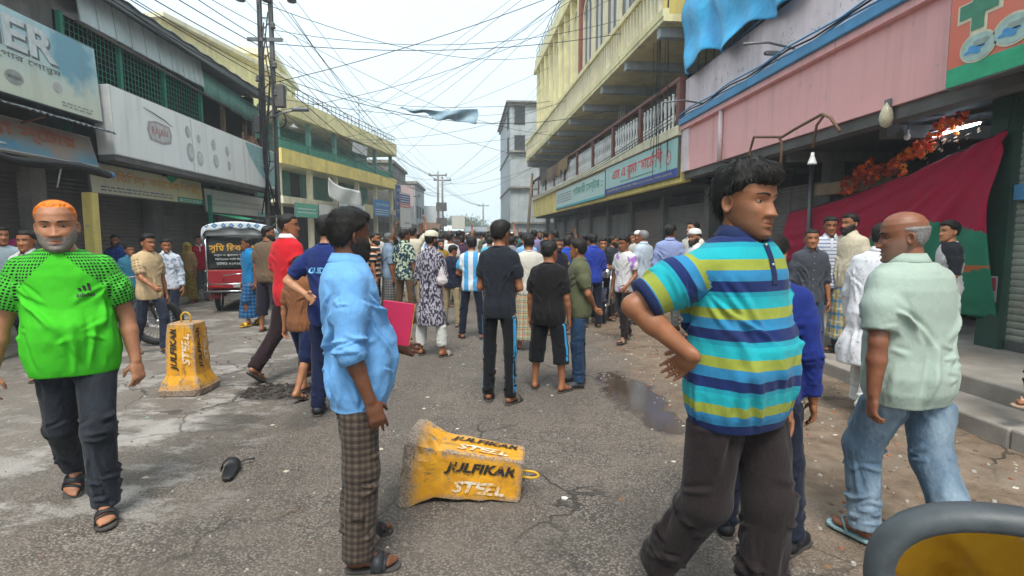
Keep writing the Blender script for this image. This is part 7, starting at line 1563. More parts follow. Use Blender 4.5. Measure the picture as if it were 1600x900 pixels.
pf = gnd(1652, 640, .27); person((pf.x, pf.y, .28), -75, 1.68, 'man in dark trousers stepping along the arcade floor in pale sandals', lod=1, skin='b', seed=83, shirt=shirt_(C_('slate_shirt', '3b4048'), sleeve=.9), pants=tr(C_('night_trousers', '1c1f2b')), feet=('thong', hx('b59a86'), hx('a88c78')), head=dict(hair='short'), pose=pz(WALK_R))
# crowd edge between the recognisable ones
edge = [(588, 500, 366, 95, 'man in orange, white and black striped T-shirt at the crowd edge', C_('orange_black_stripes', 'c87a30', 'stripes', period=.10, ramp=[(0, hx('22242a')), (.3, hx('d8d4cc')), (.5, hx('d0782a')), (.7, hx('22242a'))]), 'trousers'),
 (560, 505, 372, 120, 'man in dark green shirt beyond the sky blue shirt', C_('dark_green_shirt', '2f4a3c'), 'trousers'), (655, 470, 374, 170, 'youth in white T-shirt and lungi beyond the patterned kurta', C_('white_vest', 'd4d4d0'), 'lungi'),
 (690, 480, 376, 30, 'man in mustard T-shirt facing back out of the crowd', C_('mustard_tee', 'a5812c'), 'trousers'), (722, 472, 370, 200, 'man in plum shirt near the football shirt', C_('plum_shirt', '4b2f4a'), 'trousers'),
 (765, 478, 372, 160, 'man in cyan T-shirt deep in the gathering', C_('cyan_tee', '58b0c8'), 'trousers'), (826, 545, 369, 185, 'man in cream shirt and multicoloured checked lungi close to the black T-shirt man', C_('offwhite_shirt', 'd0ccc0'), 'lungi'),
 (823, 500, 366, 150, 'man in light blue shirt beside the multicoloured lungi man', C_('light_blue_shirt', '86b4e0'), 'trousers'), (868, 520, 374, 15, 'bearded man in black and gold printed T-shirt facing out of the crowd', C_('black_gold_tee', '1e2230', 'print', col2=hx('b08a3c'), scale=12, thr=.66), 'trousers'),
 (885, 512, 371, 175, 'man in bright blue shirt behind the olive polo man', C_('cobalt_shirt', '1f4aa8'), 'trousers'), (925, 510, 368, 190, 'man in royal blue shirt with back turned by the motorcycle', C_('royal_shirt', '2a3f9c'), 'trousers'), (940, 500, 373, 10, 'man in black shirt facing out by the motorcycle', C_('black_shirt', '22252c'), 'trousers'),
 (955, 495, 370, 60, 'youth in dark grey T-shirt beside the white T-shirt youth', C_('dark_jacket', '30343c'), 'trousers'), (995, 488, 363, -40, 'man in white cap and pale T-shirt near the shutters', C_('pale_vest', 'c4c2ba'), 'lungi'), (985, 482, 366, 20, 'man in brown shirt standing near the closed brown shutter', C_('brown_shirt', '5c4a3a'), 'trousers'),
 (800, 482, 372, 170, 'man in grey striped shirt in the middle of the gathering', C_('grey_stripe_shirt', '80848a', 'stripes', period=.05, ramp=[(0, hx('8a8e94')), (.6, hx('5c6068'))]), 'trousers')]
for i, (a, b, c, yw, lb_, mt, kd) in enumerate(edge):
    who(a, b, c, yw, lb_, lod=1, vox=.0155, skin='bcba'[i % 4], seed=101+i, shirt=(shirt_ if 'shirt' in lb_.split('and')[0] and 'T-shirt' not in lb_ else tee)(mt, sleeve=(.8, 1.9, .95)[i % 3]), pants=dict(mat=(lun_m, lun_g, lun_p)[i % 3], type='lungi') if kd == 'lungi' else tr((navyp, blackp, greyp, khaki, jean_b)[i % 5]),
        head=dict(hair='short', hairth=.010+.003*(i % 4), beard=('full' if i % 3 == 0 or 'bearded' in lb_ else None), turn=((i*37) % 50-25, (i*13) % 12-3, 0), cap=(dict(mat=C_('white_cap', 'e2e2de')) if 'white cap' in lb_ else None)), pose=pz((STAND2, WIDE)[i % 2], *((), (FRONT2,), (FOLD,))[i % 3]), fat=.03*(i % 3))

# ---- the packed crowd: prototypes, then copies with their own colours
protos = []
for i in range(9):
    kw = dict(shirt=[tee, shirt_, polo][i % 3](C_('crowd_base', '808080'), sleeve=(.8, 1.9, .85, 1.0)[i % 4]), pants=dict(mat=C_('crowd_base2', '404040'), type='lungi') if i % 4 == 3 else tr(C_('crowd_base2', '404040')))
    info = person((0, -30-i, 0), 0, 1.66, 'x', lod=2, skin='b', seed=200+i, head=dict(hair='recede' if i == 4 else 'short', hairth=.010+.002*i, cap=dict(mat=C_('white_cap', 'e2e2de')) if i in (5,) else None, turn=((i*31) % 60-30, (i*7) % 14-4, 0), beard='full' if i in (2, 5, 7) else None),
                  pose=pz((STAND2, WIDE)[i % 2], *([], [FOLD], [FRONT2], [], [], [], [dict(ra=((-.45, -.3, .8), (.1, -.15, 1)))], [HOLD], [])[i:i+1][0]), fat=(.0, .06, .03)[i % 3], **kw)
    protos.append(info['root'])
CC = [('white', 'd4d4d2'), ('pale blue', '94aecb'), ('navy', '222c4c'), ('black', '1f2024'), ('maroon', '6a2230'), ('grey', '7c8086'), ('sky blue', '5f9cd0'), ('dark green', '2d4838'), ('beige', 'b8a582'), ('red', 'b02a34'), ('teal', '2c6f78'), ('charcoal', '3a3d44'), ('cream', 'cfc7b0'), ('olive', '5f6044'), ('brown', '5c4434'), ('lilac', '8d88b4')]
cmats = [C_('crowd_'+n.replace(' ', '_'), h) for n, h in CC]; pmats = [navyp, blackp, greyp, khaki, jean_b, brownp]; lmats = [lun_b, lun_p, lun_g, lun_m]
skm = [skin_mat(SKINS[k], (.03,.025,.022), 0.0) for k in 'abcd']
spots = []; rr = random.Random(77)
Y = 12.6
while Y < 44:
    row = []
    xl = -1.9-.055*(Y-12)-(.0 if Y < 20 else .6); xr = 3.0+.02*(Y-12) if Y < 30 else 2.6
    x = xl+rr.uniform(0, .6)
    while x < xr:
        row.append((x+rr.uniform(-.15, .15), Y+rr.uniform(-.3, .3))); x += rr.uniform(.55, .95)*(1+.012*(Y-12))
    spots += row; Y += .95+.03*(Y-12)
spots += [(-4.6+rr.uniform(-.8, .8), 20+i*2.1) for i in range(8)]
sl_word = {0: 'T-shirt', 1: 'shirt', 2: 'polo'}
for i, (x, y) in enumerate(spots):
    k = rr.choice((0, 1, 2, 3, 4, 5, 7, 8, 0, 1, 2, 8)) if rr.random() > .06 else 6
    src = protos[k]; ci = rr.randrange(16); yaw = rr.gauss(178, 35) if rr.random() < .78 else rr.uniform(-60, 60)
    c = src.copy(); COL.objects.link(c); c.location = (x, y, gz(x, y) if y < 57 else 0); c.rotation_euler = (0, 0, R(yaw)); s_ = rr.uniform(.92, 1.04)*1.66/1.7; c.scale = (s_,)*3
    c['label'] = 'person in '+CC[ci][0]+' '+sl_word[k % 3]+(' and prayer cap' if k == 5 else '')+(' raising an arm' if k == 6 else '')+' in the packed crowd up the street'; c['group'] = 'crowd filling the street'
    c.material_slots[0].link = 'OBJECT'; c.material_slots[0].material = skm[rr.randrange(4)]
    for ch in src.children:
        d = ch.copy(); COL.objects.link(d); d.parent = c
        base = ch.name.split('.')[0]
        if base in ('shirt', 'trousers', 'lungi'):
            d.material_slots[0].link = 'OBJECT'; d.material_slots[0].material = cmats[ci] if base == 'shirt' else (rr.choice(pmats) if base == 'trousers' else rr.choice(lmats))
        for g in ch.children:
            e = g.copy(); COL.objects.link(e); e.parent = d
for r_ in protos:
    for ch in list(r_.children):
        for g in list(ch.children): bpy.data.objects.remove(g)
        bpy.data.objects.remove(ch)
    bpy.data.objects.remove(r_)
# =================================================================== OBJECTS
def barrier_paint():
    m, t = newmat('chipped_yellow_paint'); P = t.coord('Object'); sp = t.n('SeparateXYZ', Vector=P); Z = sp.outputs[2]
    n = t.noise(P, 5, 6, .65); n2 = t.noise(P, 22, 6, .7); n3 = t.noise(P, 70, 4, .6)
    y = t.mix(t.rng(n, .3, .7), (.62, .27, .012), (.80, .40, .022)); y = t.mix(t.rng(n2, .52, .72, 0, .55), y, (.36, .15, .015)); y = t.mix(t.rng(t.noise(P, 3.2, 4), .48, .68, 0, .6), y, (.17, .085, .025)); y = t.mix(t.rng(t.noise(t.mapv(P, (18, 18, 3)), 1.0, 5, .7), .58, .70, 0, .7), y, (.10, .06, .03))
    geo = t.n('NewGeometry'); edge = t.rng(t.math('ADD', geo.outputs['Pointiness'], t.math('MULTIPLY', t.math('SUBTRACT', n2, .5), .10)), .515, .56)
    base = t.rng(t.math('ADD', Z, t.math('MULTIPLY', t.math('SUBTRACT', n2, .5), .16)), (.13), .05)
    chip = t.math('MAXIMUM', edge, t.math('MAXIMUM', base, t.rng(t.noise(P, 9, 6, .7), .60, .63)))
    con = t.mix(t.rng(n3, .35, .65), (.10, .075, .055), (.36, .31, .27)); c = t.mix(t.math('MULTIPLY', chip, .92), y, con)
    t.set(Base__Color=c, Roughness=t.mix(chip, (.42, .42, .42), (.9, .9, .9)), Normal=t.bump(t.math('ADD', t.math('MULTIPLY', n3, .5), t.math('SUBTRACT', n2, chip)), .5, .006)); return m
BPM = barrier_paint()
def worn(name, col, thr):
    if name in MATS: return MATS[name]
    m, t = newmat(name); P = t.coord('Object'); n = t.noise(P, 16, 6, .7); t.set(Base__Color=t.mix(t.rng(n, thr-.04, thr+.06), col, (.62, .30, .02)), Roughness=.6); MATS[name] = m; return m
def barrier(label, loc, rot, seed, broken=None):
    t = thing('road_barrier', label, 'barrier', loc); t.rotation_euler = rot; rb_ = random.Random(seed)
    prof = [(0, .200), (.012, .212), (.068, .216), (.075, .211), (.20, .163), (.215, .158), (.74, .132), (.752, .122)]
    bm = bmesh.new(); rings = []
    zs_ = []
    for (z0, h0), (z1, h1) in zip(prof, prof[1:]):
        k = max(1, int((z1-z0)/.03)); zs_ += [(z0+(z1-z0)*i/k, h0+(h1-h0)*i/k) for i in range(k)]
    zs_.append(prof[-1]); m = 9
    for z, h in zs_:
        ring = []
        ch = .007
        for sde in range(4):
            for i in range(m):
                u = -h+ch+(2*h-2*ch)*i/(m-1); p = ((u, -h), (h, u), (-u, h), (-h, -u))[sde]; ring.append(bm.verts.new((p[0], p[1], z)))
        rings.append(ring)
    n = 4*m
    for a, b in zip(rings, rings[1:]):
        for i in range(n): bm.faces.new((a[i], a[(i+1) % n], b[(i+1) % n], b[i]))
    bm.faces.new(rings[-1]); bm.faces.new(rings[0][::-1])
    for v in bm.verts:
        x, y, z = v.co; q = Vector((x*9+seed, y*9, z*9)); from_edge = abs(abs(x)-abs(y)) < .05 or z < .02
        d = (vn(np.array(x*14+40+seed), np.array(y*14+40), np.array(z*14+40))-.5)*(.006 if not from_edge else .016); v.co += Vector((x, y, 0)).normalized()*float(d)
        if broken and (v.co-Vector(broken[0])).length < broken[1]: v.co += (Vector((0, 0, .12))-v.co)*.16*(1-(v.co-Vector(broken[0])).length/broken[1])+Vector((rb_.uniform(-.008, .008), rb_.uniform(-.008, .008), rb_.uniform(-.008, .008)))
    me = bpy.data.meshes.new('body'); bm.to_mesh(me); bm.free(); me.materials.append(BPM); bo = obj('body', me, t)
    bk, wh = worn('stencil_black', (.02, .017, .012), .60), worn('stencil_white', (.70, .64, .52), .50)
    tl_ = math.atan((.160-.132)/.525)
    for k in range(4):
        fr = Matrix.Rotation(k*math.pi/2, 4, 'Z'); 
        for (w_, col, off, wd, hh) in (('JULFIKAR', bk, .055, .44, .082), ('STEEL', wh, -.060, .33, .080)):
            me = text_mesh(w_, mat=col, w=wd, h=hh, bold=.045, shear=.25, spacing=1.05)
            o = obj('lettering', me, t)
            # text runs up the shaft: local text x -> +z, text z -> -x
            M4 = Matrix(((0, 0, -1, -off*0-off), (0, 1, 0, -.1515), (1, 0, 0, .485), (0, 0, 0, 1)))
            o.matrix_local = fr @ Matrix.Translation((0, 0, .485)) @ Matrix.Translation((0, 0, -.485)) @ Matrix.Translation((0, -.1445-.009, .485)) @ Matrix.Rotation(-tl_, 4, 'X') @ Matrix(((0, 0, -1, -off), (0, 1, 0, 0), (1, 0, 0, 0), (0, 0, 0, 1)))
    MB().tube([(-.045, 0, .72)]+[(-.048*math.cos(a)*1.0, .0, .80+.055*math.sin(a)) for a in [math.pi*i/10 for i in range(11)]]+[(.045, 0, .72)], .009, 8).build('handle_loop', pm('yellow_rod', (.62,.36,.03), .5, .15, 9, .1, 80, grime=.3, world=False), t)
    return t
p = gnd(297, 612); bu = barrier('upright yellow concrete road barrier with black and white stencilled letters', (p.x, p.y, 0.0), (0, 0, R(0)), 3, ((.24, -.24, .03), .12))
bu.scale = (.94,)*3
# fallen: lies on one face, base toward the checked trousers
p0 = gnd(640, 788); ax = R(5.5)
fb = barrier('toppled yellow concrete road barrier lying on its side', (0, 0, 0), (0, 0, 0), 8, ((.22, -.22, .05), .20))
Mf = Matrix.Translation((gnd(632, 792).x, gnd(632, 792).y+.195, .198)) @ Matrix.Rotation(R(-7), 4, 'Z') @ Matrix.Rotation(R(90+5.5), 4, 'Y') @ Matrix.Rotation(R(-90), 4, 'Z')
fb.matrix_world = Mf; fb.location = Mf.to_translation(); fb.rotation_euler = Mf.to_euler(); fb.scale = (.93,)*3

# ---- lost slipper
p = gnd(357, 745); sl = thing('slipper', 'single black slipper lying on the road beside the dark mud', 'slipper', (p.x, p.y, .0), R(14)); mb = MB(); toe, side, up = V(0, 1, 0), V(1, 0, 0), V(0, 0, 1); sole_mesh(mb, V(0, 0, .105), toe, side, up, .02, .006); mb.build('sole', flat('slipper_black', (.016,.016,.018), .5), sl)
mb = MB(); strap(mb, V(0, 0, .105), toe, side, up, .05, .125, -.022, .052); mb.build('band', flat('slipper_black', (.016,.016,.018), .5), sl)
p = gnd(384, 724); st_ = thing('torn_strap', 'torn black strap lying next to the lost slipper', 'strap', (p.x, p.y, .012)); MB().tube([(-.05, -.02, 0), (0, .01, .012), (.04, .05, 0)], .008, 6, flat=.5).build('strap', flat('slipper_black', (.016,.016,.018), .5), st_)

# ---- folder held by the man in the sky blue shirt
fo = at_y(619, 505, B['root'].location.y+.10); fd = thing('folder', 'magenta folder with orange edge held by the sky blue shirt man', 'folder', fo, R(8)); fd.rotation_euler[1] = R(9)
fm = pm('magenta_cover', (.46,.02,.075), .5, .08, 8, .1, 120, world=False); MB().box(-.075, .075, -.012, -.006, -.105, .105, 0, .002).build('front_cover', fm, fd); MB().box(-.075, .075, .006, .012, -.105, .105, 0, .002).build('back_cover', fm, fd); MB().box(-.072, .079, -.005, .005, -.10, .102).build('papers', flat('orange_paper', (.72,.36,.05), .7), fd)

# ---- three-wheeler (rear view)
rp = gnd(374, 489); RK = thing('three_wheeler', 'red battery three-wheeler with black rear curtain, yellow lettering and blue patterned canopy', 'three-wheeler', (rp.x, rp.y, 0), R(15))
redp = pm('red_body_paint', (.30,.018,.026), .35, .12, 4, .05, 60, grime=.3, world=False); chrome = pm('chrome_bar', (.55,.55,.56), .2, .08, 5, 0, 60, metal=.9, world=False); blk = pm('black_curtain', (.016,.018,.018), .6, .2, 5, .2, 60, world=False)
W2 = .56
def bx(n, *a, m=redp, b=.02): return MB().box(*a, 0, b).build(n, m, RK)
bx('tub', -W2, W2, .12, 1.75, .48, .86); bx('floor', -W2+.03, W2-.03, .05, 2.6, .40, .47, m=M['black']); bx('rear_panel', -W2, W2, .06, .12, .50, .88)
cu_ = MB().grid(lambda u, v: (-W2+.02+(2*W2-.04)*u, .07+.025*math.sin(v*9+u*3)-.02*math.sin(u*math.pi), .90+.66*v), 20, 14).build('rear_curtain', blk, RK); solidify(cu_, .006)
yl_ = ink('letter_orange_yellow', (.80,.42,.03))
text(bn('সুমি রিকভিশন'), RK, (0, .008, 1.32), mat=yl_, w=.98, h=.19, bold=.008)
for k, s_ in enumerate(('নতুন ও পুরাতন গাড়ী বিক্রয়', 'কিস্তিতে গাড়ী বিক্রয় করা হয়', 'মোবাঃ ০১৭২৩-৫৮৬০৯০')): text(bn(s_), RK, (0, .010, 1.18-k*.085), mat=ink('sign_white', (.62,.66,.66)), w=.82-.04*k, h=.055)
gv = MB().grid(lambda u, v: (-W2+2*W2*u, .04, 1.56+.18*v*math.sin(math.pi*(.12+.76*u))), 16, 4).build('grey_valance', pm('grey_vinyl', (.30,.31,.31), .5, .1, 5, .1, 60, world=False), RK); solidify(gv, .006)
def canmat():
    m, t = newmat('blue_diamond_canopy'); P = t.coord('Object'); v = t.mapv(P, (6.5, 6.5, 6.5), rot=(0, 0, 0)); sp = t.n('SeparateXYZ', Vector=v)
    d = t.math('ADD', t.math('ABSOLUTE', t.math('SUBTRACT', t.math('FRACT', t.math('ADD', sp.outputs[0], sp.outputs[1])), .5)), t.math('ABSOLUTE', t.math('SUBTRACT', t.math('FRACT', t.math('ADD', sp.outputs[2], t.math('MULTIPLY', sp.outputs[1], .0))), .5)))
    c = t.mix(t.math('LESS_THAN', d, .36), (.62,.66,.68), (.03,.20,.46)); c = t.mix(t.math('LESS_THAN', d, .12), c, (.62,.45,.12)); t.set(Base__Color=c, Roughness=.45); return m
cmx = canmat()
def canopy(u, v):
    a = math.pi*u; return (-(W2+.05)*math.cos(a)*(1 if abs(math.cos(a)) < 1 else 1), .0+2.25*v, 1.60+.24*math.sin(a)**.6-.04*abs(v-.5)+.012*math.sin(v*25))
solidify(MB().grid(canopy, 24, 20).build('canopy', cmx, RK), .012)
solidify(MB().grid(lambda u, v: (lambda q: (q[0]*(1.01), -.012+.01*math.sin(u*30), q[2]+.03-(.13+.02*math.sin(u*26))*v))(canopy(u, 0)), 40, 4).build('canopy_trim', cmx, RK), .006)
for sx in (-1, 1):
    solidify(MB().grid(lambda u, v, sx=sx: (sx*(W2+.045)+.012*math.sin(u*14), .04+2.1*u, 1.66-(.26+.02*math.sin(u*40))*v), 30, 4).build('side_curtain', cmx, RK), .006)
    MB().tube([(sx*W2, .08, .5), (sx*W2, .06, 1.62)], .018, 8).build('canopy_post', chrome, RK); MB().tube([(sx*W2, 1.2, .5), (sx*W2, 1.2, 1.6)], .018, 8).build('canopy_post', chrome, RK); MB().tube([(sx*W2*.9, 2.2, .5), (sx*W2, 2.15, 1.6)], .018, 8).build('canopy_post', chrome, RK)
    MB().tube([(sx*(W2+.02), .0, .86), (sx*(W2+.06), .5, .88), (sx*(W2+.06), 1.1, .72), (sx*(W2+.04), 1.5, .55)], .014, 8).build('side_bar', chrome, RK)
    MB().box(sx*.40-.09, sx*.40+.09, .035, .06, .53, .60, 0, .008).build('tail_lamp', flat('tail_red', (.45,.02,.02), .25), RK)
def wheel(parent, c, r_, w_, spokes=0, axis='x', mat=None):
    t = MB().lathe([(r_*.70, -w_*.4), (r_*.86, -w_*.5), (r_*.98, -w_*.32), (r_, 0), (r_*.98, w_*.32), (r_*.86, w_*.5), (r_*.70, w_*.4)], (0, 0, 0), 28, axis=axis, ring=True); o = t.build('wheel', M['black'], parent, c)
    if not spokes: MB().lathe([(.02, -w_*.42), (r_*.3, -w_*.40), (r_*.66, -w_*.22), (r_*.72, -w_*.40), (r_*.72, w_*.40), (r_*.66, w_*.22), (.02, w_*.3)], (0, 0, 0), 20, axis=axis).build('rim', chrome, o)
    else:
        MB().lathe([(r_*.70, -w_*.3), (r_*.78, -w_*.3), (r_*.78, w_*.3), (r_*.70, w_*.3)], (0, 0, 0), 28, axis=axis, ring=True).build('rim', chrome, o); sp_ = MB()
        for i in range(spokes): a = 2*math.pi*i/spokes; sp_.tube([(w_*.3*(1 if i % 2 else -1), .03*math.cos(a), .03*math.sin(a)), (0, r_*.72*math.cos(a+.12), r_*.72*math.sin(a+.12))], .0035, 3)
        tag(sp_.build('spokes', chrome, o), kind='stuff'); MB().lathe([(.015, -w_*.6), (.035, -w_*.5), (.035, w_*.5), (.015, w_*.6)], (0, 0, 0), 10, axis=axis).build('hub', chrome, o)
    return o
for sx in (-1, 1): wheel(RK, (sx*(W2-.10), .62, .27), .27, .10); MB().grid(lambda u, v, sx=sx: (sx*(W2-.19+.2*v), .62-.31*math.cos(math.pi*u), .27+.31*math.sin(math.pi*u)), 14, 2).build('mudguard', redp, RK)
wheel(RK, (0, 2.75, .26), .26, .09)
MB().tube([(0, 2.75, .26), (0, 2.6, .75), (0, 2.5, 1.05)], .03).build('fork', chrome, RK); MB().tube([(-.35, 2.35, 1.08), (0, 2.5, 1.05), (.35, 2.35, 1.08)], .015).build('handlebar', chrome, RK); bx('driver_seat', -.3, .3, 1.85, 2.2, .6, .75, m=M['black']); bx('bench_seat', -.5, .5, .7, 1.2, .70, .82, m=M['black'], b=.03); bx('front_cowl', -.4, .4, 2.35, 2.5, .45, .95)
for z, yy in ((.46, -.10), (.60, -.06)): MB().tube([(-W2-.03, .3, z), (-W2-.03, yy, z), (W2+.03, yy, z), (W2+.03, .3, z)], .014, 8).build('bumper_bar', chrome, RK)
MB().tube([(-.28, .05, .66), (-.24, -.05, .78), (.24, -.05, .82), (.28, .05, .68)], .012, 8).build('grab_bar', chrome, RK); MB().box(-.09, .12, .02, .045, .52, .62, 0, .004).build('number_plate', flat('plate_grey', (.35,.36,.34), .5), RK)
for x in (-.54, .54): MB().tube([(x, -.10, .46), (x, -.05, .62), (x, .06, .66)], .012, 8).build('bumper_bar', chrome, RK)

# ---- motorcycles
def motorcycle(label, loc, rz, mirrors=True, group=None, mir=None):
    t = thing('motorcycle', label, 'motorcycle', loc, rz); bod = pm('dark_tank_paint', (.03,.03,.05), .25, .1, 4, 0, 60, world=False)      # faces local +Y
    wheel(t, (0, .66, .30), .30, .085, 24); wheel(t, (0, -.62, .30), .30, .10, 24)
    for sx in (-.07, .07): MB().tube([(sx, .66, .30), (sx, .50, .72), (sx, .42, .95)], .022, 8).build('fork', chrome, t)
    MB().grid(lambda u, v: ((v-.5)*.11, .66-.33*math.cos(math.pi*(.15+.75*u)), .30+.335*math.sin(math.pi*(.15+.75*u))), 14, 2).build('front_mudguard', bod, t)
    Fm = Field((-.25, -.5, .5), (.25, .6, 1.05), .015); Fm.cone(V(0, .28, .82), V(0, -.02, .78), .12, .09, .03, (V(1, 0, 0), 1.0)); Pq, Qq = Fm.mesh(); obj('fuel_tank', quads_mesh('fuel_tank', relax(Pq, Qq, 2), Qq, bod), t)
    MB().box(-.11, .11, -.72, -.02, .74, .83, 0, .035).build('seat', M['black'], t); MB().box(-.10, .10, -.05, .26, .28, .62, 0, .03).build('engine', M['steel'], t); MB().tube([(.09, .2, .3), (.13, -.1, .24), (.14, -.8, .36)], [.02, .03, .045], 8).build('exhaust', chrome, t)
    for sx in (-.08, .08): MB().tube([(sx, .40, .88), (sx, .1, .62), (sx, -.3, .62), (sx, -.62, .32)], .016, 6).build('frame_tube', M['black'], t); MB().tube([(sx*1.4, -.45, .72), (sx*1.4, -.60, .32)], .03, 8).build('shock_absorber', chrome, t)
    MB().lathe([(.02, -.06), (.075, -.03), (.09, .05), (.088, .06), (.02, .075)], (0, .52, .88), 16, axis='y').build('headlight', chrome, t)
    MB().tube([(-.36, .22, 1.00), (-.22, .36, 1.02), (0, .40, .98), (.22, .36, 1.02), (.36, .22, 1.00)], .012, 8).build('handlebar', chrome, t)
    for sx in (-1, 1):
        MB().tube([(sx*.36, .22, 1.0), (sx*.25, .33, 1.02)], .018, 8).build('grip', M['black'], t)
        MB().box(sx*.20-.03, sx*.20+.03, -.80, -.76, .70, .76, 0, .01).build('indicator_lamp', flat('amber', (.6,.25,.02), .3), t)
    MB().box(-.05, .05, -.80, -.74, .70, .80, 0, .01).build('tail_lamp', flat('tail_red', (.45,.02,.02), .25), t); MB().grid(lambda u, v: ((v-.5)*.13, -.62-.34*math.cos(math.pi*(.2+.6*u)), .30+.345*math.sin(math.pi*(.2+.6*u))), 14, 2).build('rear_mudguard', bod, t)
    return t
p = gnd(938, 502); motorcycle('dark motorcycle hemmed in by the crowd near the white T-shirt youth', (p.x+.30, p.y+.5, 0), R(158))
# the one the picture is taken from: only its mirror shows
mc = motorcycle('black motorcycle with a large oval mirror catching a mustard shirt', (.12, -.22, 0), 0)
C0 = Vector((0, 0, CAM_H))+ray(1642, 968)*.40
Vw = (Vector((0, 0, CAM_H))-C0).normalized(); nrmv = (Vw+(Vector((.12, -.55, 1.12))-C0).normalized()).normalized(); rx = Vector((0, 0, 1)).cross(nrmv).normalized()*-1; ry = nrmv.cross(rx)*-1
if ry.z < 0: ry = -ry
inv = Matrix.Translation((-.12, .22, 0))
def ell(r1, r2, d, n=48):
    o = []
    for i in range(n):
        a = 2*math.pi*i/n; ca, sa = math.cos(a), math.sin(a); q = C0+rx*(r1*math.copysign(abs(ca)**.85, ca))+ry*(r2*math.copysign(abs(sa)**.85, sa))+nrmv*d; o.append(inv @ q)
    return o
ra, rb2 = .116, .076; n = 48
rings = [ell(ra*s1, rb2*s2, d) for s1, s2, d in ((.81, .72, .000), (.83, .75, .005), (.86, .79, .008), (.975, .96, .002), (1.0, 1.0, -.010), (.97, .96, -.024), (.80, .76, -.045), (.4, .38, -.056), (.05, .05, -.058))]
mb = MB(); vs = [q for r_ in rings for q in r_]; mb.add(vs, [(k*n+i, k*n+(i+1) % n, (k+1)*n+(i+1) % n, (k+1)*n+i) for k in range(len(rings)-1) for i in range(n)], 0, True)
m5, t5 = newmat('mirror_plastic'); P5 = t5.coord('Object'); t5.set(Base__Color=t5.mix(t5.rng(t5.noise(P5, 30, 5), .35, .7), (.040,.048,.053), (.062,.072,.078)), Roughness=t5.rng(t5.noise(P5, 60, 4), .3, .7, .38, .55), Normal=t5.bump(t5.noise(P5, 700, 2), .15, .001))
mh = mb.build('mirror_housing', m5, mc)
m6, t6 = newmat('mirror_glass'); t6.set(Base__Color=(.80,.84,.85), Metallic=1.0, Roughness=t6.rng(t6.noise(t6.coord('Object'), 40, 5, .7), .4, .8, .015, .10))
MB().add(ell(ra*.825, rb2*.735, .002), [tuple(range(n))]).build('mirror_glass', m6, mh)
q = inv @ (C0-nrmv*.05); MB().tube([q, q+Vector((-.02, .02, -.10)), Vector((.30, .30, 1.03))], .007, 8).build('mirror_stem', M['black'], mc)
# its rider, seen only in the mirror
person((.10, -.62, .0), 180, 1.66, 'motorcycle rider in mustard yellow shirt behind the oval mirror', lod=1, skin='b', seed=131, shirt=shirt_(C_('mustard_shirt', 'd99a1c'), sleeve=.95), pants=tr(navyp), feet=('sandal', (.05,.04,.03)), head=dict(hair='short'),
       pose=dict(ll=((.16, -.30, -1), (.12, .02, -1), (.2, -1, 0)), rl=((-.16, -.30, -1), (-.12, .02, -1), (-.2, -1, 0)), la=((.3, -.4, -1), (.1, -.9, .2)), ra=((-.3, -.4, -1), (-.1, -.9, .2))))
# ---- bicycle behind the green T-shirt man
def bicycle(label, loc, rz):
    t = thing('bicycle', label, 'bicycle', loc, rz)
    for y in (.52, -.52): wheel(t, (0, y, .34), .34, .04, 28)
    fr = M['black']; A_, B_, C1, D_ = (0, -.52, .34), (0, -.05, .30), (0, -.18, .80), (0, .36, .78)
    for a, b in ((A_, B_), (B_, C1), (A_, C1), (C1, D_), (B_, D_), (D_, (0, .52, .34))): MB().tube([a, b], .015, 8).build('frame_tube', fr, t)
    MB().tube([D_, (0, .33, .98)], .013).build('stem', chrome, t); MB().tube([(-.28, .18, .98), (-.1, .33, 1.0), (.1, .33, 1.0), (.28, .18, .98)], .012, 8).build('handlebar', chrome, t); MB().box(-.07, .07, -.32, -.06, .86, .92, 0, .025).build('saddle', M['black'], t); MB().tube([C1, (0, -.19, .88)], .013).build('seat_post', chrome, t)
    return t
p = gnd(176, 545); bicycle('black bicycle wheeled along behind the green T-shirt man', (p.x, p.y+.1, 0), R(-78))
# ---- phone, bags, notice
for (px_, py_, Y_, nm, lb_, col, sz) in ((690, 432, None, 'plastic_bag', 'small white plastic bag hanging by the patterned kurta man', (.55,.50,.50), (.09, .05, .12)), (588, 478, None, 'plastic_bag', 'small yellow plastic bag hanging near the grey checked lungi', (.62,.50,.06), (.06, .04, .09))):
    base = gnd(675, 556).y-.12 if px_ == 690 else gnd(609, 498).y-.2; p = at_y(px_, py_, base); t = thing(nm, lb_, 'bag', p); mb = MB()
    Fb = Field((-.2, -.2, -.25), (.2, .2, .2), .012); Fb.cone(V(0, 0, -sz[2]*.4), V(0, 0, sz[2]*.3), sz[0]*.8, sz[0]*.45, .02, (V(0, 1, 0), .6)); Fb.cone(V(0, 0, sz[2]*.3), V(0, 0, sz[2]*1.1), .02, .012, .03); Pq, Qq = Fb.mesh(); Nq = vnormals(Pq, Qq); Pq = Pq+Nq*(.014*(np.abs(vn(Pq[:, 0]*30+9, Pq[:, 1]*30+9, Pq[:, 2]*22+9)-.5)*2-.3))[:, None]; obj('bag', quads_mesh('bag', Pq, Qq, flat('bag_%d' % px_, col, .35)), t)
nt_ = thing('paper_notice', 'pink and white paper notice pasted low on the dark green pillar', 'notice', (SX-.104, 5.92, .80), R(-90)); MB().add([(-.10, 0, 0), (.10, 0, 0), (.10, 0, .30), (-.10, 0, .30)], [(0, 1, 2, 3)]).build('sheet', flat('notice_white', (.62,.58,.56), .7), nt_); MB().add([(-.085, -.003, .13), (.085, -.003, .13), (.085, -.003, .28), (-.085, -.003, .28)], [(0, 1, 2, 3)]).build('pink_print', flat('notice_pink', (.60,.08,.14), .7), nt_)
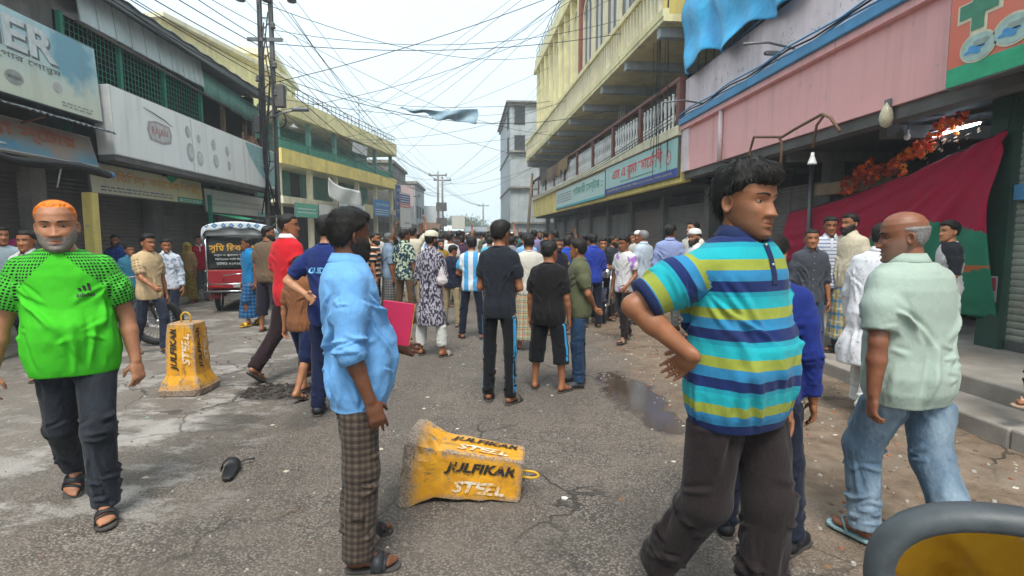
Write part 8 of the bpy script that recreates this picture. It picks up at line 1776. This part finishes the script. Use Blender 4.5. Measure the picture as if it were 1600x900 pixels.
# ---- litter, grit and leaves on the road
rl = np.random.default_rng(9)
def scatter(name, n, cols, size, xr, yr, flatk, label, bias=1.0):
    mb = MB()
    for i in range(n):
        y = yr[0]+(yr[1]-yr[0])*rl.random()**bias; x = xr[0]+(xr[1]-xr[0])*rl.random(); s_ = size*rl.uniform(.4, 1.6); a = rl.uniform(0, 6.28); k = rl.integers(4, 7); z0 = gz(x, y)
        pts = [(x+s_*math.cos(a+2*math.pi*j/k)*rl.uniform(.6, 1.1), y+s_*math.sin(a+2*math.pi*j/k)*rl.uniform(.5, 1.0)) for j in range(k)]
        h = s_*flatk; top = [(px_*.75+x*.25, py_*.75+y*.25, z0+h*rl.uniform(.6, 1.2)) for px_, py_ in pts]
        mb.add([(px_, py_, z0-.002) for px_, py_ in pts]+top, [tuple(range(k, 2*k))]+[(j, (j+1) % k, k+(j+1) % k, k+j) for j in range(k)], int(rl.integers(0, len(cols))))
    return tag(mb.build(name, cols), label, None, None, 'stuff')
scatter('grit', 1600, [pm('grit_grey', (.20,.18,.16), .9, .2, 9, .2, 90), pm('grit_brown', (.15,.10,.07), .9, .2, 9, .2, 90), pm('grit_pale', (.36,.33,.29), .9, .2, 9, .2, 90)], .008, (-4, 4), (1.6, 9), .7, 'loose grit and pebbles scattered over the street', 1.5)
scatter('grit', 700, [MATS['grit_brown'], MATS['grit_pale'], pm('brick_crumb', (.30,.12,.07), .9, .2, 9, .2, 90)], .014, (1.7, 4.0), (2.2, 10), .6, 'brick crumbs and dirt clods along the kerb', 1.3)
scatter('litter', 160, [flat('scrap_white', (.60,.58,.54), .8), flat('scrap_cream', (.52,.45,.34), .8), flat('leaf_dry', (.20,.11,.05), .8), flat('scrap_teal', (.20,.38,.36), .8)], .020, (-4.2, 4.0), (1.8, 9), .10, 'scraps of paper, plastic and dry leaves on the street', 1.3)
scatter('mud_clods', 130, [flat('mud_dark', (.035,.026,.02), .7)], .026, (gnd(432, 612).x-.3, gnd(432, 612).x+.35), (gnd(432, 612).y-.25, gnd(432, 612).y+.3), .55, 'dark wet mud clods near the upright barrier')
p = gnd(1512, 812); pp = thing('paper_scrap', 'crumpled white paper scrap on the earth beside the faded jeans', 'paper', (p.x, p.y, 0)); solidify(MB().grid(lambda u, v: (-.04+.08*u, -.05+.1*v, .01+.035*v*(1-u)+.012*math.sin(u*7+v*5)), 6, 6).build('sheet', flat('scrap_white', (.60,.58,.54), .8), pp), .001)
tw_ = thing('twig', 'thin dark twig lying on the asphalt in front of the lost slipper', 'twig', tuple(gnd(455, 800)[:2])+(.006,)); MB().tube([(-.05, -.06, 0), (0, .0, .004), (.03, .06, .0)], .003, 5).build('stem', M['wood'], tw_); MB().tube([(0, 0, .003), (.05, .01, .0)], .002, 5).build('side_shoot', M['wood'], tw_)

# =================================================================== damp hazy air
hb = MB().box(-60, 60, -12, 170, -1.2, 24).build('haze', None); hb.data.materials.clear(); hm_ = bpy.data.materials.new('haze'); hm_.use_nodes = True; hn = hm_.node_tree; hn.nodes.remove(hn.nodes['Principled BSDF']); pv = hn.nodes.new('ShaderNodeVolumePrincipled'); pv.inputs['Color'].default_value = (.90, .96, 1.0, 1); pv.inputs['Density'].default_value = .0026; pv.inputs['Anisotropy'].default_value = .2
hn.links.new(pv.outputs[0], hn.nodes['Material Output'].inputs['Volume']); hb.data.materials.append(hm_); tag(hb, 'thin pale haze in the air over the street', None, None, 'stuff')
